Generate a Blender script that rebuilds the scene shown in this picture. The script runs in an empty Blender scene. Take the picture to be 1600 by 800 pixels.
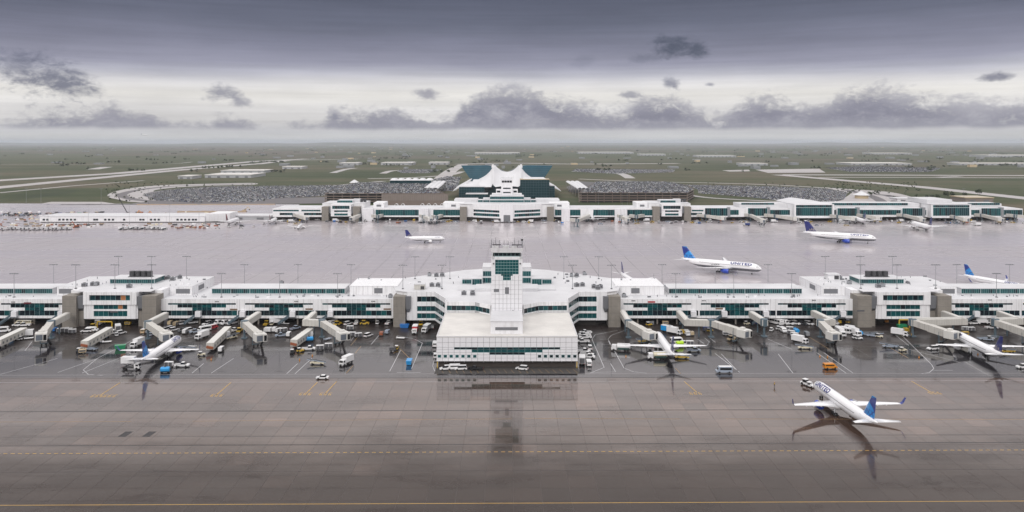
import bpy, bmesh, math, random
from mathutils import Vector, Matrix, noise as mnoise

random.seed(7)
SC = bpy.context.scene
COL = SC.collection
R = math.radians

# ------------------------------------------------------------------ camera
F, H, VX, VY = 1218.0, 90.0, 792.0, 222.0          # focal length in photo pixels, eye height, vanishing point
cam_d = bpy.data.cameras.new("camera")
cam_d.sensor_width = 36.0
cam_d.lens = 36.0 * F / 1600.0
cam_d.shift_x = (800.0 - VX) / 1600.0
cam_d.shift_y = -(400.0 - VY) / 1600.0
cam_d.clip_start = 1.0
cam_d.clip_end = 200000.0
cam = bpy.data.objects.new("camera", cam_d)
COL.objects.link(cam)
cam.location = (0, 0, H)
cam.rotation_euler = (R(90), 0, 0)
SC.camera = cam

# ------------------------------------------------------------------ colour management
SC.view_settings.view_transform = 'Standard'
SC.view_settings.look = 'None'
SC.view_settings.exposure = 0.17
SC.view_settings.gamma = 1.0
SC.view_settings.use_curve_mapping = False
SC.cycles.max_bounces = 6
SC.cycles.diffuse_bounces = 2
SC.cycles.glossy_bounces = 4
SC.cycles.transmission_bounces = 2
SC.cycles.volume_bounces = 0
SC.cycles.use_denoising = True
SC.cycles.sample_clamp_indirect = 4.0

# ------------------------------------------------------------------ node helper
class Nodes:
    def __init__(s, tree):
        s.t = tree
        s.n = tree.nodes
    def new(s, typ, **kw):
        nd = s.n.new(typ)
        for k, v in kw.items():
            setattr(nd, k, v)
        return nd
    def put(s, sock, v):
        if isinstance(v, bpy.types.NodeSocket):
            s.t.links.new(v, sock)
        elif isinstance(v, (tuple, list)):
            sock.default_value = tuple(v) + ((1.0,) if len(v) == 3 and len(sock.default_value) == 4 else ())
        else:
            sock.default_value = v
    def math(s, op, a, b=None, c=None, clamp=False):
        nd = s.new('ShaderNodeMath', operation=op, use_clamp=clamp)
        s.put(nd.inputs[0], a)
        if b is not None: s.put(nd.inputs[1], b)
        if c is not None: s.put(nd.inputs[2], c)
        return nd.outputs[0]
    def vec(s, x, y, z=0.0):
        nd = s.new('ShaderNodeCombineXYZ')
        s.put(nd.inputs[0], x); s.put(nd.inputs[1], y); s.put(nd.inputs[2], z)
        return nd.outputs[0]
    def sep(s, v):
        nd = s.new('ShaderNodeSeparateXYZ'); s.put(nd.inputs[0], v)
        return nd.outputs
    def noise(s, vec, scale=1.0, detail=4.0, rough=0.55, dist=0.0):
        nd = s.new('ShaderNodeTexNoise')
        s.put(nd.inputs['Vector'], vec)
        nd.inputs['Scale'].default_value = scale
        nd.inputs['Detail'].default_value = detail
        nd.inputs['Roughness'].default_value = rough
        nd.inputs['Distortion'].default_value = dist
        return nd.outputs[0]
    def ramp(s, fac, stops, interp='LINEAR'):
        nd = s.new('ShaderNodeValToRGB')
        cr = nd.color_ramp
        cr.interpolation = interp
        while len(cr.elements) > 1: cr.elements.remove(cr.elements[0])
        for i, (p, c) in enumerate(stops):
            e = cr.elements[0] if i == 0 else cr.elements.new(p)
            e.position = p
            e.color = (c, c, c, 1) if not isinstance(c, (tuple, list)) else tuple(c) + (1,)
        s.put(nd.inputs[0], fac)
        return nd.outputs[0]
    def mix(s, fac, a, b, mode='MIX'):
        nd = s.new('ShaderNodeMix', data_type='RGBA', blend_type=mode)
        s.put(nd.inputs[0], fac); s.put(nd.inputs[6], a); s.put(nd.inputs[7], b)
        return nd.outputs[2]
    def smooth(s, v, lo, hi):
        nd = s.new('ShaderNodeMapRange', interpolation_type='SMOOTHSTEP')
        s.put(nd.inputs[0], v); s.put(nd.inputs[1], lo); s.put(nd.inputs[2], hi)
        nd.inputs[3].default_value = 0; nd.inputs[4].default_value = 1
        return nd.outputs[0]
    def mapping(s, vec, scale, loc=(0, 0, 0), rot=(0, 0, 0)):
        nd = s.new('ShaderNodeMapping')
        s.put(nd.inputs[0], vec)
        nd.inputs['Scale'].default_value = scale
        nd.inputs['Location'].default_value = loc
        nd.inputs['Rotation'].default_value = rot
        return nd.outputs[0]

# ------------------------------------------------------------------ world: overcast cloud deck over a Nishita sky
SUN_EL, SUN_AZ = R(33), R(196)
world = bpy.data.worlds.new("World")
SC.world = world
world.use_nodes = True
W = Nodes(world.node_tree)
bg = W.n['Background']
bg.inputs['Strength'].default_value = 0.1
skyt = W.new('ShaderNodeTexSky', sky_type='NISHITA', sun_disc=False, sun_elevation=SUN_EL, sun_rotation=SUN_AZ,
             air_density=1.0, dust_density=2.0)
tc = W.new('ShaderNodeTexCoord')
dx, dy, dz = W.sep(tc.outputs['Generated'])
rad = W.math('SQRT', W.math('ADD', W.math('MULTIPLY', dx, dx), W.math('MULTIPLY', dy, dy)))
el = W.math('DIVIDE', dz, W.math('MAXIMUM', rad, 0.001))          # tangent of the elevation
az = W.math('ARCTAN2', dx, dy)                                    # 0 straight ahead of the terminal axis
el = W.math('MAXIMUM', el, 0.0)
EX = 1.0
def lin(r, g, b, k=0.87):
    f = lambda c: ((c / 255 + 0.055) / 1.055) ** 2.4 if c > 10 else c / 255 / 12.92
    return (f(r) * k, f(g) * k, f(b) * k)
warp = W.noise(W.vec(W.math('MULTIPLY', az, 2.2), W.math('MULTIPLY', el, 9.0)), 1.0, 3.0, 0.5)
el_w = W.math('ADD', el, W.math('MULTIPLY', W.math('SUBTRACT', warp, 0.5), W.math('MULTIPLY', W.smooth(el, 0.03, 0.09), 0.03)))
SKY_STOPS = [
    (0.000, lin(190, 194, 202)), (0.006, lin(212, 212, 212)), (0.013, lin(206, 206, 210)), (0.026, lin(222, 220, 220)), (0.040, lin(228, 226, 226)), (0.060, lin(238, 235, 231)),
    (0.074, lin(226, 224, 226)), (0.086, lin(190, 190, 202)), (0.098, lin(158, 158, 176)), (0.120, lin(134, 135, 154)), (0.150, lin(108, 111, 129)),
    (0.185, lin(92, 95, 112)), (0.23, (0.27, 0.264, 0.29)), (0.29, (0.74, 0.69, 0.69)), (0.37, (0.99, 0.915, 0.89)), (0.55, (1.02, 0.955, 0.93)), ]
# one elevation scale for the whole dome: el/(el+1) keeps the ramp inside 0..1
comp = lambda e: e / (e + 1.0)
fac = W.math('DIVIDE', el_w, W.math('ADD', el_w, 1.0))
stops = [(comp(e), c) for e, c in SKY_STOPS] + [(comp(0.85), (1.04, 1.01, 1.02)), (comp(1.6), (1.2, 1.19, 1.2)), (comp(6.0), (1.36, 1.35, 1.36))]
deck = W.ramp(fac, stops)
streak = W.noise(W.vec(W.math('MULTIPLY', az, 3.0), W.math('MULTIPLY', el, 110.0), 3.0), 1.0, 5.0, 0.6)
billow = W.noise(W.vec(W.math('MULTIPLY', az, 4.0), W.math('MULTIPLY', el, 19.0), 8.0), 1.0, 7.0, 0.6)
st = W.math('ADD', 0.76, W.math('MULTIPLY', streak, 0.40))
st = W.math('ADD', st, W.math('MULTIPLY', W.math('SUBTRACT', billow, 0.5), 0.50))
deck = W.mix(1.0, deck, W.vec(st, st, st), 'MULTIPLY')

# low cumulus bank above the horizon: outline of the tops traced over azimuth
TOPS = [(0,188),(20,184),(45,180),(70,170),(85,164),(105,172),(125,168),(150,170),(175,161),(200,171),(225,171),(245,180),(262,188),(300,194),(330,190),
        (345,178),(372,181),(390,184),(402,194),(470,196),(500,189),(522,173),(560,170),(600,167),(640,172),(662,180),(700,184),(715,160),(740,150),
        (790,137),(830,140),(862,148),(900,158),(930,165),(960,171),(988,161),(1000,151),(1040,149),(1070,159),(1095,170),(1122,177),(1145,164),
        (1172,154),(1200,148),(1230,150),(1260,160),(1292,154),(1330,139),(1360,135),(1400,144),(1450,150),(1500,158),(1550,160),(1600,157)]
fc = W.new('ShaderNodeFloatCurve')
cv = fc.mapping.curves[0]
fc.mapping.extend = 'HORIZONTAL'
AZ0 = 0.70
pts = []
for px, py in TOPS:
    a = math.atan((px - VX) / F)
    pts.append(((a + AZ0) / (2 * AZ0), (VY - py + 0.5) / F * math.cos(a) * 10.0))
cv.points[0].location = (0.0, 0.32); cv.points[1].location = (1.0, 0.45)
for x, y in pts: cv.points.new(x, y)
fc.mapping.update()
W.put(fc.inputs['Value'], W.math('DIVIDE', W.math('ADD', az, AZ0), 2 * AZ0, clamp=True))
top = W.math('MULTIPLY', fc.outputs[0], 0.1)
cn = W.noise(W.vec(W.math('MULTIPLY', az, 22.0), W.math('MULTIPLY', el, 44.0), 1.3), 1.0, 8.0, 0.66, 0.3)
cn2 = W.noise(W.vec(W.math('MULTIPLY', az, 75.0), W.math('MULTIPLY', el, 120.0), 4.3), 1.0, 6.0, 0.65, 0.6)
edge = W.math('ADD', W.math('MULTIPLY', W.math('SUBTRACT', cn, 0.5), 0.062), W.math('MULTIPLY', W.math('SUBTRACT', cn2, 0.5), 0.040))
dtop = W.math('ADD', W.math('SUBTRACT', top, el), edge)
m_top = W.smooth(dtop, -0.007, 0.020)
base_e = W.math('ADD', 0.0150, W.math('MULTIPLY', W.math('SUBTRACT', W.noise(W.vec(W.math('MULTIPLY', az, 14.0), 0.0, 2.0), 1.0, 5.0), 0.5), 0.010))
m_base = W.smooth(W.math('SUBTRACT', el, base_e), -0.002, 0.0045)
m_low = W.math('MULTIPLY', m_top, m_base)
shade = W.math('ADD', W.math('MULTIPLY', cn, 0.9), W.math('MULTIPLY', cn2, 0.35))
cl_col = W.ramp(shade, [(0.38, lin(104, 105, 126)), (0.60, lin(132, 132, 150)), (0.80, lin(172, 171, 182))])
cl_col = W.mix(W.math('SUBTRACT', 1.0, W.smooth(el, 0.010, 0.034)), cl_col, lin(158, 158, 170))
sky_col = W.mix(W.math('MULTIPLY', m_low, 0.90), deck, cl_col)
# loose scraps of cloud higher up
SCRAPS = [(85,122,76,40,0.9,(110,113,132)),(28,104,44,28,0.5,(106,109,129)),(340,146,34,15,0.75,(134,135,152)),(372,160,22,10,0.7,(134,135,152)),(668,147,26,11,0.75,(138,138,155)),
          (1050,70,44,20,0.95,(84,88,105)),(1088,76,30,15,0.9,(86,90,107)),(1008,92,34,9,0.4,(98,102,120)),(1046,130,15,10,0.75,(118,120,140)),
          (1552,121,36,10,0.8,(110,112,132)),(1110,132,9,5,0.7,(134,135,152)),(912,98,26,12,0.25,(110,113,132)),(520,183,12,6,0.7,(134,135,152)),(984,148,20,6,0.7,(134,135,152))]
for px, py, rx, ry, amt, c in SCRAPS:
    a0 = math.atan((px - VX) / F); e0 = (VY - py) / F * math.cos(a0)
    u = W.math('DIVIDE', W.math('SUBTRACT', az, a0), rx / F * math.cos(a0) ** 2)
    v = W.math('DIVIDE', W.math('SUBTRACT', el, e0), ry / F * math.cos(a0))
    d = W.math('SQRT', W.math('ADD', W.math('MULTIPLY', u, u), W.math('MULTIPLY', v, v)))
    q = W.math('ADD', W.math('SUBTRACT', 1.0, d), W.math('ADD', W.math('MULTIPLY', W.math('SUBTRACT', cn, 0.5), 2.6), W.math('MULTIPLY', W.math('SUBTRACT', cn2, 0.5), 1.2)))
    sky_col = W.mix(W.math('MULTIPLY', W.smooth(q, -0.1, 0.9), amt), sky_col, lin(*c))
sky10 = W.mix(1.0, sky_col, (10.0, 10.0, 10.0), 'MULTIPLY')
W.put(bg.inputs['Color'], W.mix(0.03, sky10, skyt.outputs[0]))

# ------------------------------------------------------------------ sun behind the overcast
sun_d = bpy.data.lights.new("sun", 'SUN')
sun_d.energy = 1.1
sun_d.angle = R(30)
sun_d.color = (1.0, 0.97, 0.93)
sun = bpy.data.objects.new("sun", sun_d)
COL.objects.link(sun)
sdir = Vector((math.sin(SUN_AZ) * math.cos(SUN_EL), math.cos(SUN_AZ) * math.cos(SUN_EL), math.sin(SUN_EL)))
sun.rotation_euler = (-sdir).to_track_quat('-Z', 'Y').to_euler()
sun.location = sdir * 500

# ------------------------------------------------------------------ geometry helpers
def P(px, py, z=0.0):
    """world point at height z seen at a photo pixel (used to read sizes and places off the photograph)"""
    Y = F * (H - z) / (py - VY)
    return Vector(((px - VX) * Y / F, Y, z))
def XatY(px, Y): return (px - VX) * Y / F
def ZatY(py, Y): return H - (py - VY) * Y / F

class MB:
    def __init__(s):
        s.v = []; s.f = []; s.m = []
    def add(s, vs, fs, m=0):
        o = len(s.v)
        s.v.extend([tuple(p) for p in vs])
        for f in fs:
            s.f.append(tuple(i + o for i in f)); s.m.append(m)
        return s
    def quad(s, a, b, c, d, m=0): return s.add([a, b, c, d], [(0, 1, 2, 3)], m)
    def box(s, x0, x1, y0, y1, z0, z1, m=0, top=None):
        vs = [(x0,y0,z0),(x1,y0,z0),(x1,y1,z0),(x0,y1,z0),(x0,y0,z1),(x1,y0,z1),(x1,y1,z1),(x0,y1,z1)]
        s.add(vs, [(0,3,2,1),(0,1,5,4),(1,2,6,5),(2,3,7,6),(3,0,4,7)], m)
        s.f.append(tuple(len(s.v) - 8 + i for i in (4,5,6,7))); s.m.append(m if top is None else top)
        return s
    def prism(s, poly, z0, z1, m=0, top=None):
        n = len(poly)
        area = sum(poly[i][0] * poly[(i + 1) % n][1] - poly[(i + 1) % n][0] * poly[i][1] for i in range(n))
        if area < 0: poly = poly[::-1]
        o = len(s.v)
        s.v.extend([(p[0], p[1], z0) for p in poly]); s.v.extend([(p[0], p[1], z1) for p in poly])
        for i in range(n):
            j = (i + 1) % n
            s.f.append((o + i, o + j, o + n + j, o + n + i)); s.m.append(m)
        s.f.append(tuple(o + n + i for i in range(n))); s.m.append(m if top is None else top)
        s.f.append(tuple(o + n - 1 - i for i in range(n))); s.m.append(m)
        return s
    def profile(s, pts, y0, y1, m=0, y0b=None, y1b=None):
        """(x,z) outline pushed through y0..y1"""
        n = len(pts)
        area = sum(pts[i][0] * pts[(i + 1) % n][1] - pts[(i + 1) % n][0] * pts[i][1] for i in range(n))
        if area < 0: pts = pts[::-1]
        o = len(s.v)
        s.v.extend([(p[0], y0, p[1]) for p in pts]); s.v.extend([(p[0], y1, p[1]) for p in pts])
        s.f.append(tuple(o + i for i in range(n))); s.m.append(m)
        s.f.append(tuple(o + n + n - 1 - i for i in range(n))); s.m.append(m)
        for i in range(n):
            j = (i + 1) % n
            s.f.append((o + j, o + i, o + n + i, o + n + j)); s.m.append(m)
        return s
    def frustum(s, b, t, m=0, top=None):
        """b,t = (x0,x1,y0,y1,z)"""
        vs = [(b[0],b[2],b[4]),(b[1],b[2],b[4]),(b[1],b[3],b[4]),(b[0],b[3],b[4]),(t[0],t[2],t[4]),(t[1],t[2],t[4]),(t[1],t[3],t[4]),(t[0],t[3],t[4])]
        s.add(vs, [(0,3,2,1),(0,1,5,4),(1,2,6,5),(2,3,7,6),(3,0,4,7)], m)
        s.f.append(tuple(len(s.v) - 8 + i for i in (4,5,6,7))); s.m.append(m if top is None else top)
        return s
    def beam(s, p, q, w, h, m=0, up=(0, 0, 1)):
        """box of width w, height h along p->q (p,q on its centre line)"""
        p = Vector(p); q = Vector(q); d = (q - p).normalized()
        sd = d.cross(Vector(up))
        if sd.length < 1e-4: sd = Vector((1, 0, 0))
        sd.normalize(); u = sd.cross(d)
        vs = []
        for c in (p, q):
            for a, b in ((-1, -1), (1, -1), (1, 1), (-1, 1)):
                vs.append(c + sd * (a * w / 2) + u * (b * h / 2))
        return s.add(vs, [(3,2,1,0),(4,5,6,7),(0,1,5,4),(1,2,6,5),(2,3,7,6),(3,0,4,7)], m)
    def cyl(s, p, q, r0, r1=None, n=8, m=0, caps=True):
        r1 = r0 if r1 is None else r1
        p = Vector(p); q = Vector(q); d = (q - p).normalized()
        a = d.cross(Vector((0, 0, 1)))
        if a.length < 1e-4: a = Vector((1, 0, 0))
        a.normalize(); b = d.cross(a)
        vs = []
        for c, r in ((p, r0), (q, r1)):
            for i in range(n):
                t = 2 * math.pi * i / n
                vs.append(c + a * (r * math.cos(t)) + b * (r * math.sin(t)))
        fs = [(i, (i + 1) % n, n + (i + 1) % n, n + i) for i in range(n)]
        if caps: fs += [tuple(range(n - 1, -1, -1)), tuple(range(n, 2 * n))]
        return s.add(vs, fs, m)
    def rings(s, rings, m=0, cap0=True, cap1=True):
        n = len(rings[0]); o = len(s.v)
        for r in rings: s.v.extend([tuple(p) for p in r])
        for k in range(len(rings) - 1):
            for i in range(n):
                j = (i + 1) % n
                s.f.append((o + k * n + i, o + k * n + j, o + (k + 1) * n + j, o + (k + 1) * n + i)); s.m.append(m)
        if cap0: s.f.append(tuple(o + n - 1 - i for i in range(n))); s.m.append(m)
        if cap1: s.f.append(tuple(o + (len(rings) - 1) * n + i for i in range(n))); s.m.append(m)
        return s
    def mesh(s, name, mats, smooth=False):
        me = bpy.data.meshes.new(name)
        me.from_pydata(s.v, [], s.f)
        for mm in (mats if isinstance(mats, (list, tuple)) else [mats]): me.materials.append(mm)
        if any(s.m): me.polygons.foreach_set('material_index', s.m)
        if smooth: me.polygons.foreach_set('use_smooth', [True] * len(s.f))
        me.update()
        return me
    def build(s, name, mats, parent=None, smooth=False, kind=None, fix=False, origin=None, label=None):
        """ONE mesh object; origin (a world point) is subtracted when the shape was written in world space"""
        if origin is not None:
            ox, oy, oz = origin
            s.v = [(p[0] - ox, p[1] - oy, p[2] - oz) for p in s.v]
        me = s.mesh(name, mats, smooth)
        if fix:
            bm = bmesh.new(); bm.from_mesh(me); bmesh.ops.recalc_face_normals(bm, faces=bm.faces); bm.to_mesh(me); bm.free()
        return link(name, me, parent, kind, label)

def link(name, me, parent=None, kind=None, label=None):
    o = bpy.data.objects.new(name, me)
    COL.objects.link(o)
    if parent is not None: o.parent = parent
    if kind: o['kind'] = kind
    if label: o['label'] = label
    return o
def tag(o, label=None, cat=None, group=None, kind=None):
    if label: o['label'] = label
    if cat: o['category'] = cat
    if group: o['group'] = group
    if kind: o['kind'] = kind
    return o
def thing(name, label, cat, loc=(0, 0, 0), rz=0.0, group=None):
    o = bpy.data.objects.new(name, None)
    o.empty_display_size = 1.0
    COL.objects.link(o)
    o.location = loc; o.rotation_euler = (0, 0, rz)
    return tag(o, label, cat, group)
CHILD = {}
def dup(root, loc, rz, label, group=None, scale=None):
    r = root.copy(); COL.objects.link(r)
    r.location = loc; r.rotation_euler = (0, 0, rz)
    r['label'] = label
    if group: r['group'] = group
    if scale: r.scale = (scale,) * 3
    kids = CHILD.get(root.name)
    if kids is None:
        kids = [(c, list(c.children)) for c in root.children]; CHILD[root.name] = kids
    for c, gs in kids:
        c2 = c.copy(); COL.objects.link(c2); c2.parent = r
        for g in gs:
            g2 = g.copy(); COL.objects.link(g2); g2.parent = c2
    return r

# ------------------------------------------------------------------ materials
def mat(name, col, rough=0.5, var=0.12, scale=0.6, metal=0.0, spec=0.5, coat=0.0, streak=0.0, lines=None):
    m = bpy.data.materials.new(name); m.use_nodes = True
    N = Nodes(m.node_tree); b = N.n['Principled BSDF']
    tcn = N.new('ShaderNodeTexCoord'); co = tcn.outputs['Object']
    n1 = N.noise(co, scale, 5.0, 0.6)
    k = N.math('ADD', 1.0 - var, N.math('MULTIPLY', n1, 2 * var))
    c = N.mix(1.0, tuple(col), N.vec(k, k, k), 'MULTIPLY')
    if streak:
        n2 = N.noise(N.mapping(co, (0.8, 0.8, 0.06)), 1.0, 5.0, 0.6)
        q = N.smooth(n2, 0.48, 0.75)
        c = N.mix(N.math('MULTIPLY', q, streak), c, (0.16, 0.14, 0.12))
    if lines:
        sx, sz, w, dark = lines
        xs, ys, zs = N.sep(co)
        lx = N.math('LESS_THAN', N.math('FRACT', N.math('DIVIDE', N.math('ADD', xs, ys), sx)), w / sx)
        lz = N.math('LESS_THAN', N.math('FRACT', N.math('DIVIDE', zs, sz)), w / sz)
        c = N.mix(N.math('MULTIPLY', N.math('MAXIMUM', lx, lz), dark), c, (0.10, 0.10, 0.11))
    N.put(b.inputs['Base Color'], c)
    N.put(b.inputs['Roughness'], N.math('ADD', rough - 0.06, N.math('MULTIPLY', n1, 0.12)))
    b.inputs['Metallic'].default_value = metal
    b.inputs['Specular IOR Level'].default_value = spec
    if coat: b.inputs['Coat Weight'].default_value = coat
    return m
M = {}
M['white_panel'] = mat('white_panel', (0.83, 0.83, 0.85), 0.45, 0.07, 0.3, streak=0.32, lines=(2.42, 50.0, 0.10, 0.5))
M['white_plain'] = mat('white_plain', (0.82, 0.82, 0.84), 0.45, 0.07, 0.3, streak=0.26)
M['wall_panel'] = mat('wall_panel', (0.79, 0.79, 0.82), 0.4, 0.08, 0.5, streak=0.24)
M['joint'] = mat('joint', (0.16, 0.16, 0.17), 0.8)
M['roof'] = mat('roof_membrane', (0.63, 0.63, 0.65), 0.5, 0.26, 0.06, spec=0.4, lines=(3.05, 900.0, 0.12, 0.16))
M['roof_dirty'] = mat('roof_dirty', (0.66, 0.64, 0.61), 0.5, 0.30, 0.10, spec=0.4, lines=(4.1, 900.0, 0.12, 0.15))
M['concrete'] = mat('pillar_concrete', (0.235, 0.215, 0.19), 0.75, 0.25, 0.5, streak=0.45, lines=(200.0, 3.4, 0.12, 0.5))
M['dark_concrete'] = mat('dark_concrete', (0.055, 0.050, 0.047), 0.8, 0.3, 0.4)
M['brown_base'] = mat('brown_base', (0.060, 0.048, 0.042), 0.7, 0.25, 0.5)
M['louver'] = mat('louver', (0.16, 0.165, 0.18), 0.5, 0.1, 2.0)
M['louver_dark'] = mat('louver_dark', (0.10, 0.10, 0.11), 0.6, 0.15, 2.0)
M['glass_teal'] = mat('glass_teal', (0.006, 0.075, 0.082), 0.12, 0.45, 0.25, spec=0.3)
M['glass_dark'] = mat('glass_dark', (0.006, 0.012, 0.018), 0.08, 0.5, 0.25, spec=0.3)
M['glass_mid'] = mat('glass_mid', (0.006, 0.040, 0.050), 0.10, 0.45, 0.25, spec=0.3)
M['glass_black'] = mat('glass_black', (0.008, 0.008, 0.010), 0.1, 0.2)
M['plywood'] = mat('plywood', (0.42, 0.17, 0.06), 0.7, 0.15)
M['mullion'] = mat('mullion', (0.24, 0.36, 0.37), 0.4, 0.08)
M['frame_white'] = mat('frame_white', (0.62, 0.63, 0.65), 0.4, 0.05)
M['bridge'] = mat('bridge_cream', (0.53, 0.515, 0.48), 0.45, 0.06, 0.8, streak=0.22, lines=(1.3, 90.0, 0.09, 0.35))
M['bridge_white'] = mat('bridge_white', (0.66, 0.65, 0.62), 0.4, 0.05, 0.8, streak=0.10)
M['grey_blue'] = mat('grey_blue', (0.09, 0.13, 0.16), 0.5, 0.1)
M['curtain'] = mat('grey_curtain', (0.13, 0.15, 0.18), 0.6, 0.15, 3.0)
M['steel'] = mat('galvanised_steel', (0.30, 0.31, 0.33), 0.45, 0.12, metal=0.3)
M['dark_steel'] = mat('dark_steel', (0.05, 0.05, 0.055), 0.5, 0.2)
M['black'] = mat('black_rubber', (0.012, 0.012, 0.013), 0.7, 0.2)
M['tan'] = mat('tan_dirt', (0.30, 0.22, 0.15), 0.9, 0.3)
def paint(key, col, rough=0.3, coat=0.3, var=0.05): M[key] = mat('paint_' + key, col, rough, var, 1.2, coat=coat)
paint('white', (0.78, 0.78, 0.79)); paint('silver', (0.32, 0.37, 0.45)); paint('dark', (0.03, 0.032, 0.038)); paint('black_paint', (0.012, 0.012, 0.014))
paint('blue', (0.015, 0.16, 0.50)); paint('sky_blue', (0.02, 0.30, 0.68)); paint('navy', (0.012, 0.03, 0.16)); paint('red', (0.42, 0.03, 0.04)); paint('orange', (0.66, 0.25, 0.02))
paint('burnt_orange', (0.30, 0.09, 0.04)); paint('yellow', (0.58, 0.38, 0.04)); paint('lime', (0.45, 0.72, 0.02)); paint('green', (0.02, 0.26, 0.12)); paint('dark_green', (0.015, 0.06, 0.055)); paint('tan_paint', (0.55, 0.44, 0.28))
paint('maroon', (0.14, 0.02, 0.035)); paint('grey', (0.26, 0.27, 0.29)); paint('cream', (0.72, 0.66, 0.5)); paint('brown', (0.20, 0.13, 0.08))
paint('plane_white', (0.84, 0.84, 0.86), 0.25, 0.5, 0.02); paint('plane_grey', (0.50, 0.51, 0.53), 0.3, 0.4, 0.03); paint('engine_blue', (0.015, 0.06, 0.44), 0.25, 0.5, 0.03); paint('winglet_navy', (0.03, 0.05, 0.26), 0.3, 0.4)
paint('letters', (0.006, 0.014, 0.16), 0.4, 0.0)
# ================================================================== SETTING: land, aprons, markings
def ground_material():
    m = bpy.data.materials.new('prairie_ground'); m.use_nodes = True
    N = Nodes(m.node_tree); b = N.n['Principled BSDF']
    g = N.new('ShaderNodeNewGeometry'); pos = g.outputs['Position']
    x, y, z = N.sep(pos)
    # square fields of the plain, each with its own crop
    wob = N.math('MULTIPLY', N.noise(pos, 0.0006, 2.0), 500.0)
    cx = N.math('FLOOR', N.math('DIVIDE', N.math('ADD', x, wob), 1250.0)); cy = N.math('FLOOR', N.math('DIVIDE', N.math('ADD', y, wob), 900.0))
    wn = N.new('ShaderNodeTexWhiteNoise', noise_dimensions='2D'); N.put(wn.inputs['Vector'], N.vec(cx, cy))
    field = N.ramp(wn.outputs['Value'], [(0.0, (0.078, 0.096, 0.055)), (0.3, (0.130, 0.110, 0.090)), (0.5, (0.082, 0.100, 0.056)), (0.7, (0.150, 0.118, 0.105)), (0.86, (0.105, 0.105, 0.072)), (1.0, (0.17, 0.15, 0.12))], 'CONSTANT')
    n1 = N.noise(N.mapping(pos, (0.0016, 0.0050, 1.0)), 1.0, 8.0, 0.65)
    near = N.ramp(n1, [(0.32, (0.044, 0.058, 0.028)), (0.47, (0.068, 0.078, 0.042)), (0.58, (0.105, 0.096, 0.062)), (0.72, (0.135, 0.108, 0.084))])
    far = N.mix(0.5, field, near)
    c = N.mix(N.smooth(y, 2600.0, 4600.0), near, far)
    n2 = N.noise(pos, 0.035, 6.0, 0.65)
    k = N.math('ADD', 0.72, N.math('MULTIPLY', n2, 0.56))
    c = N.mix(1.0, c, N.vec(k, k, k), 'MULTIPLY')
    # darker specks: scrub and hedges far out
    n3 = N.noise(N.mapping(pos, (0.006, 0.0012, 1.0)), 1.0, 6.0, 0.7)
    c = N.mix(N.math('MULTIPLY', N.smooth(n3, 0.60, 0.72), 0.55), c, (0.035, 0.045, 0.030))
    N.put(b.inputs['Base Color'], c)
    b.inputs['Roughness'].default_value = 0.95; b.inputs['Specular IOR Level'].default_value = 0.1
    return m
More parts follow.
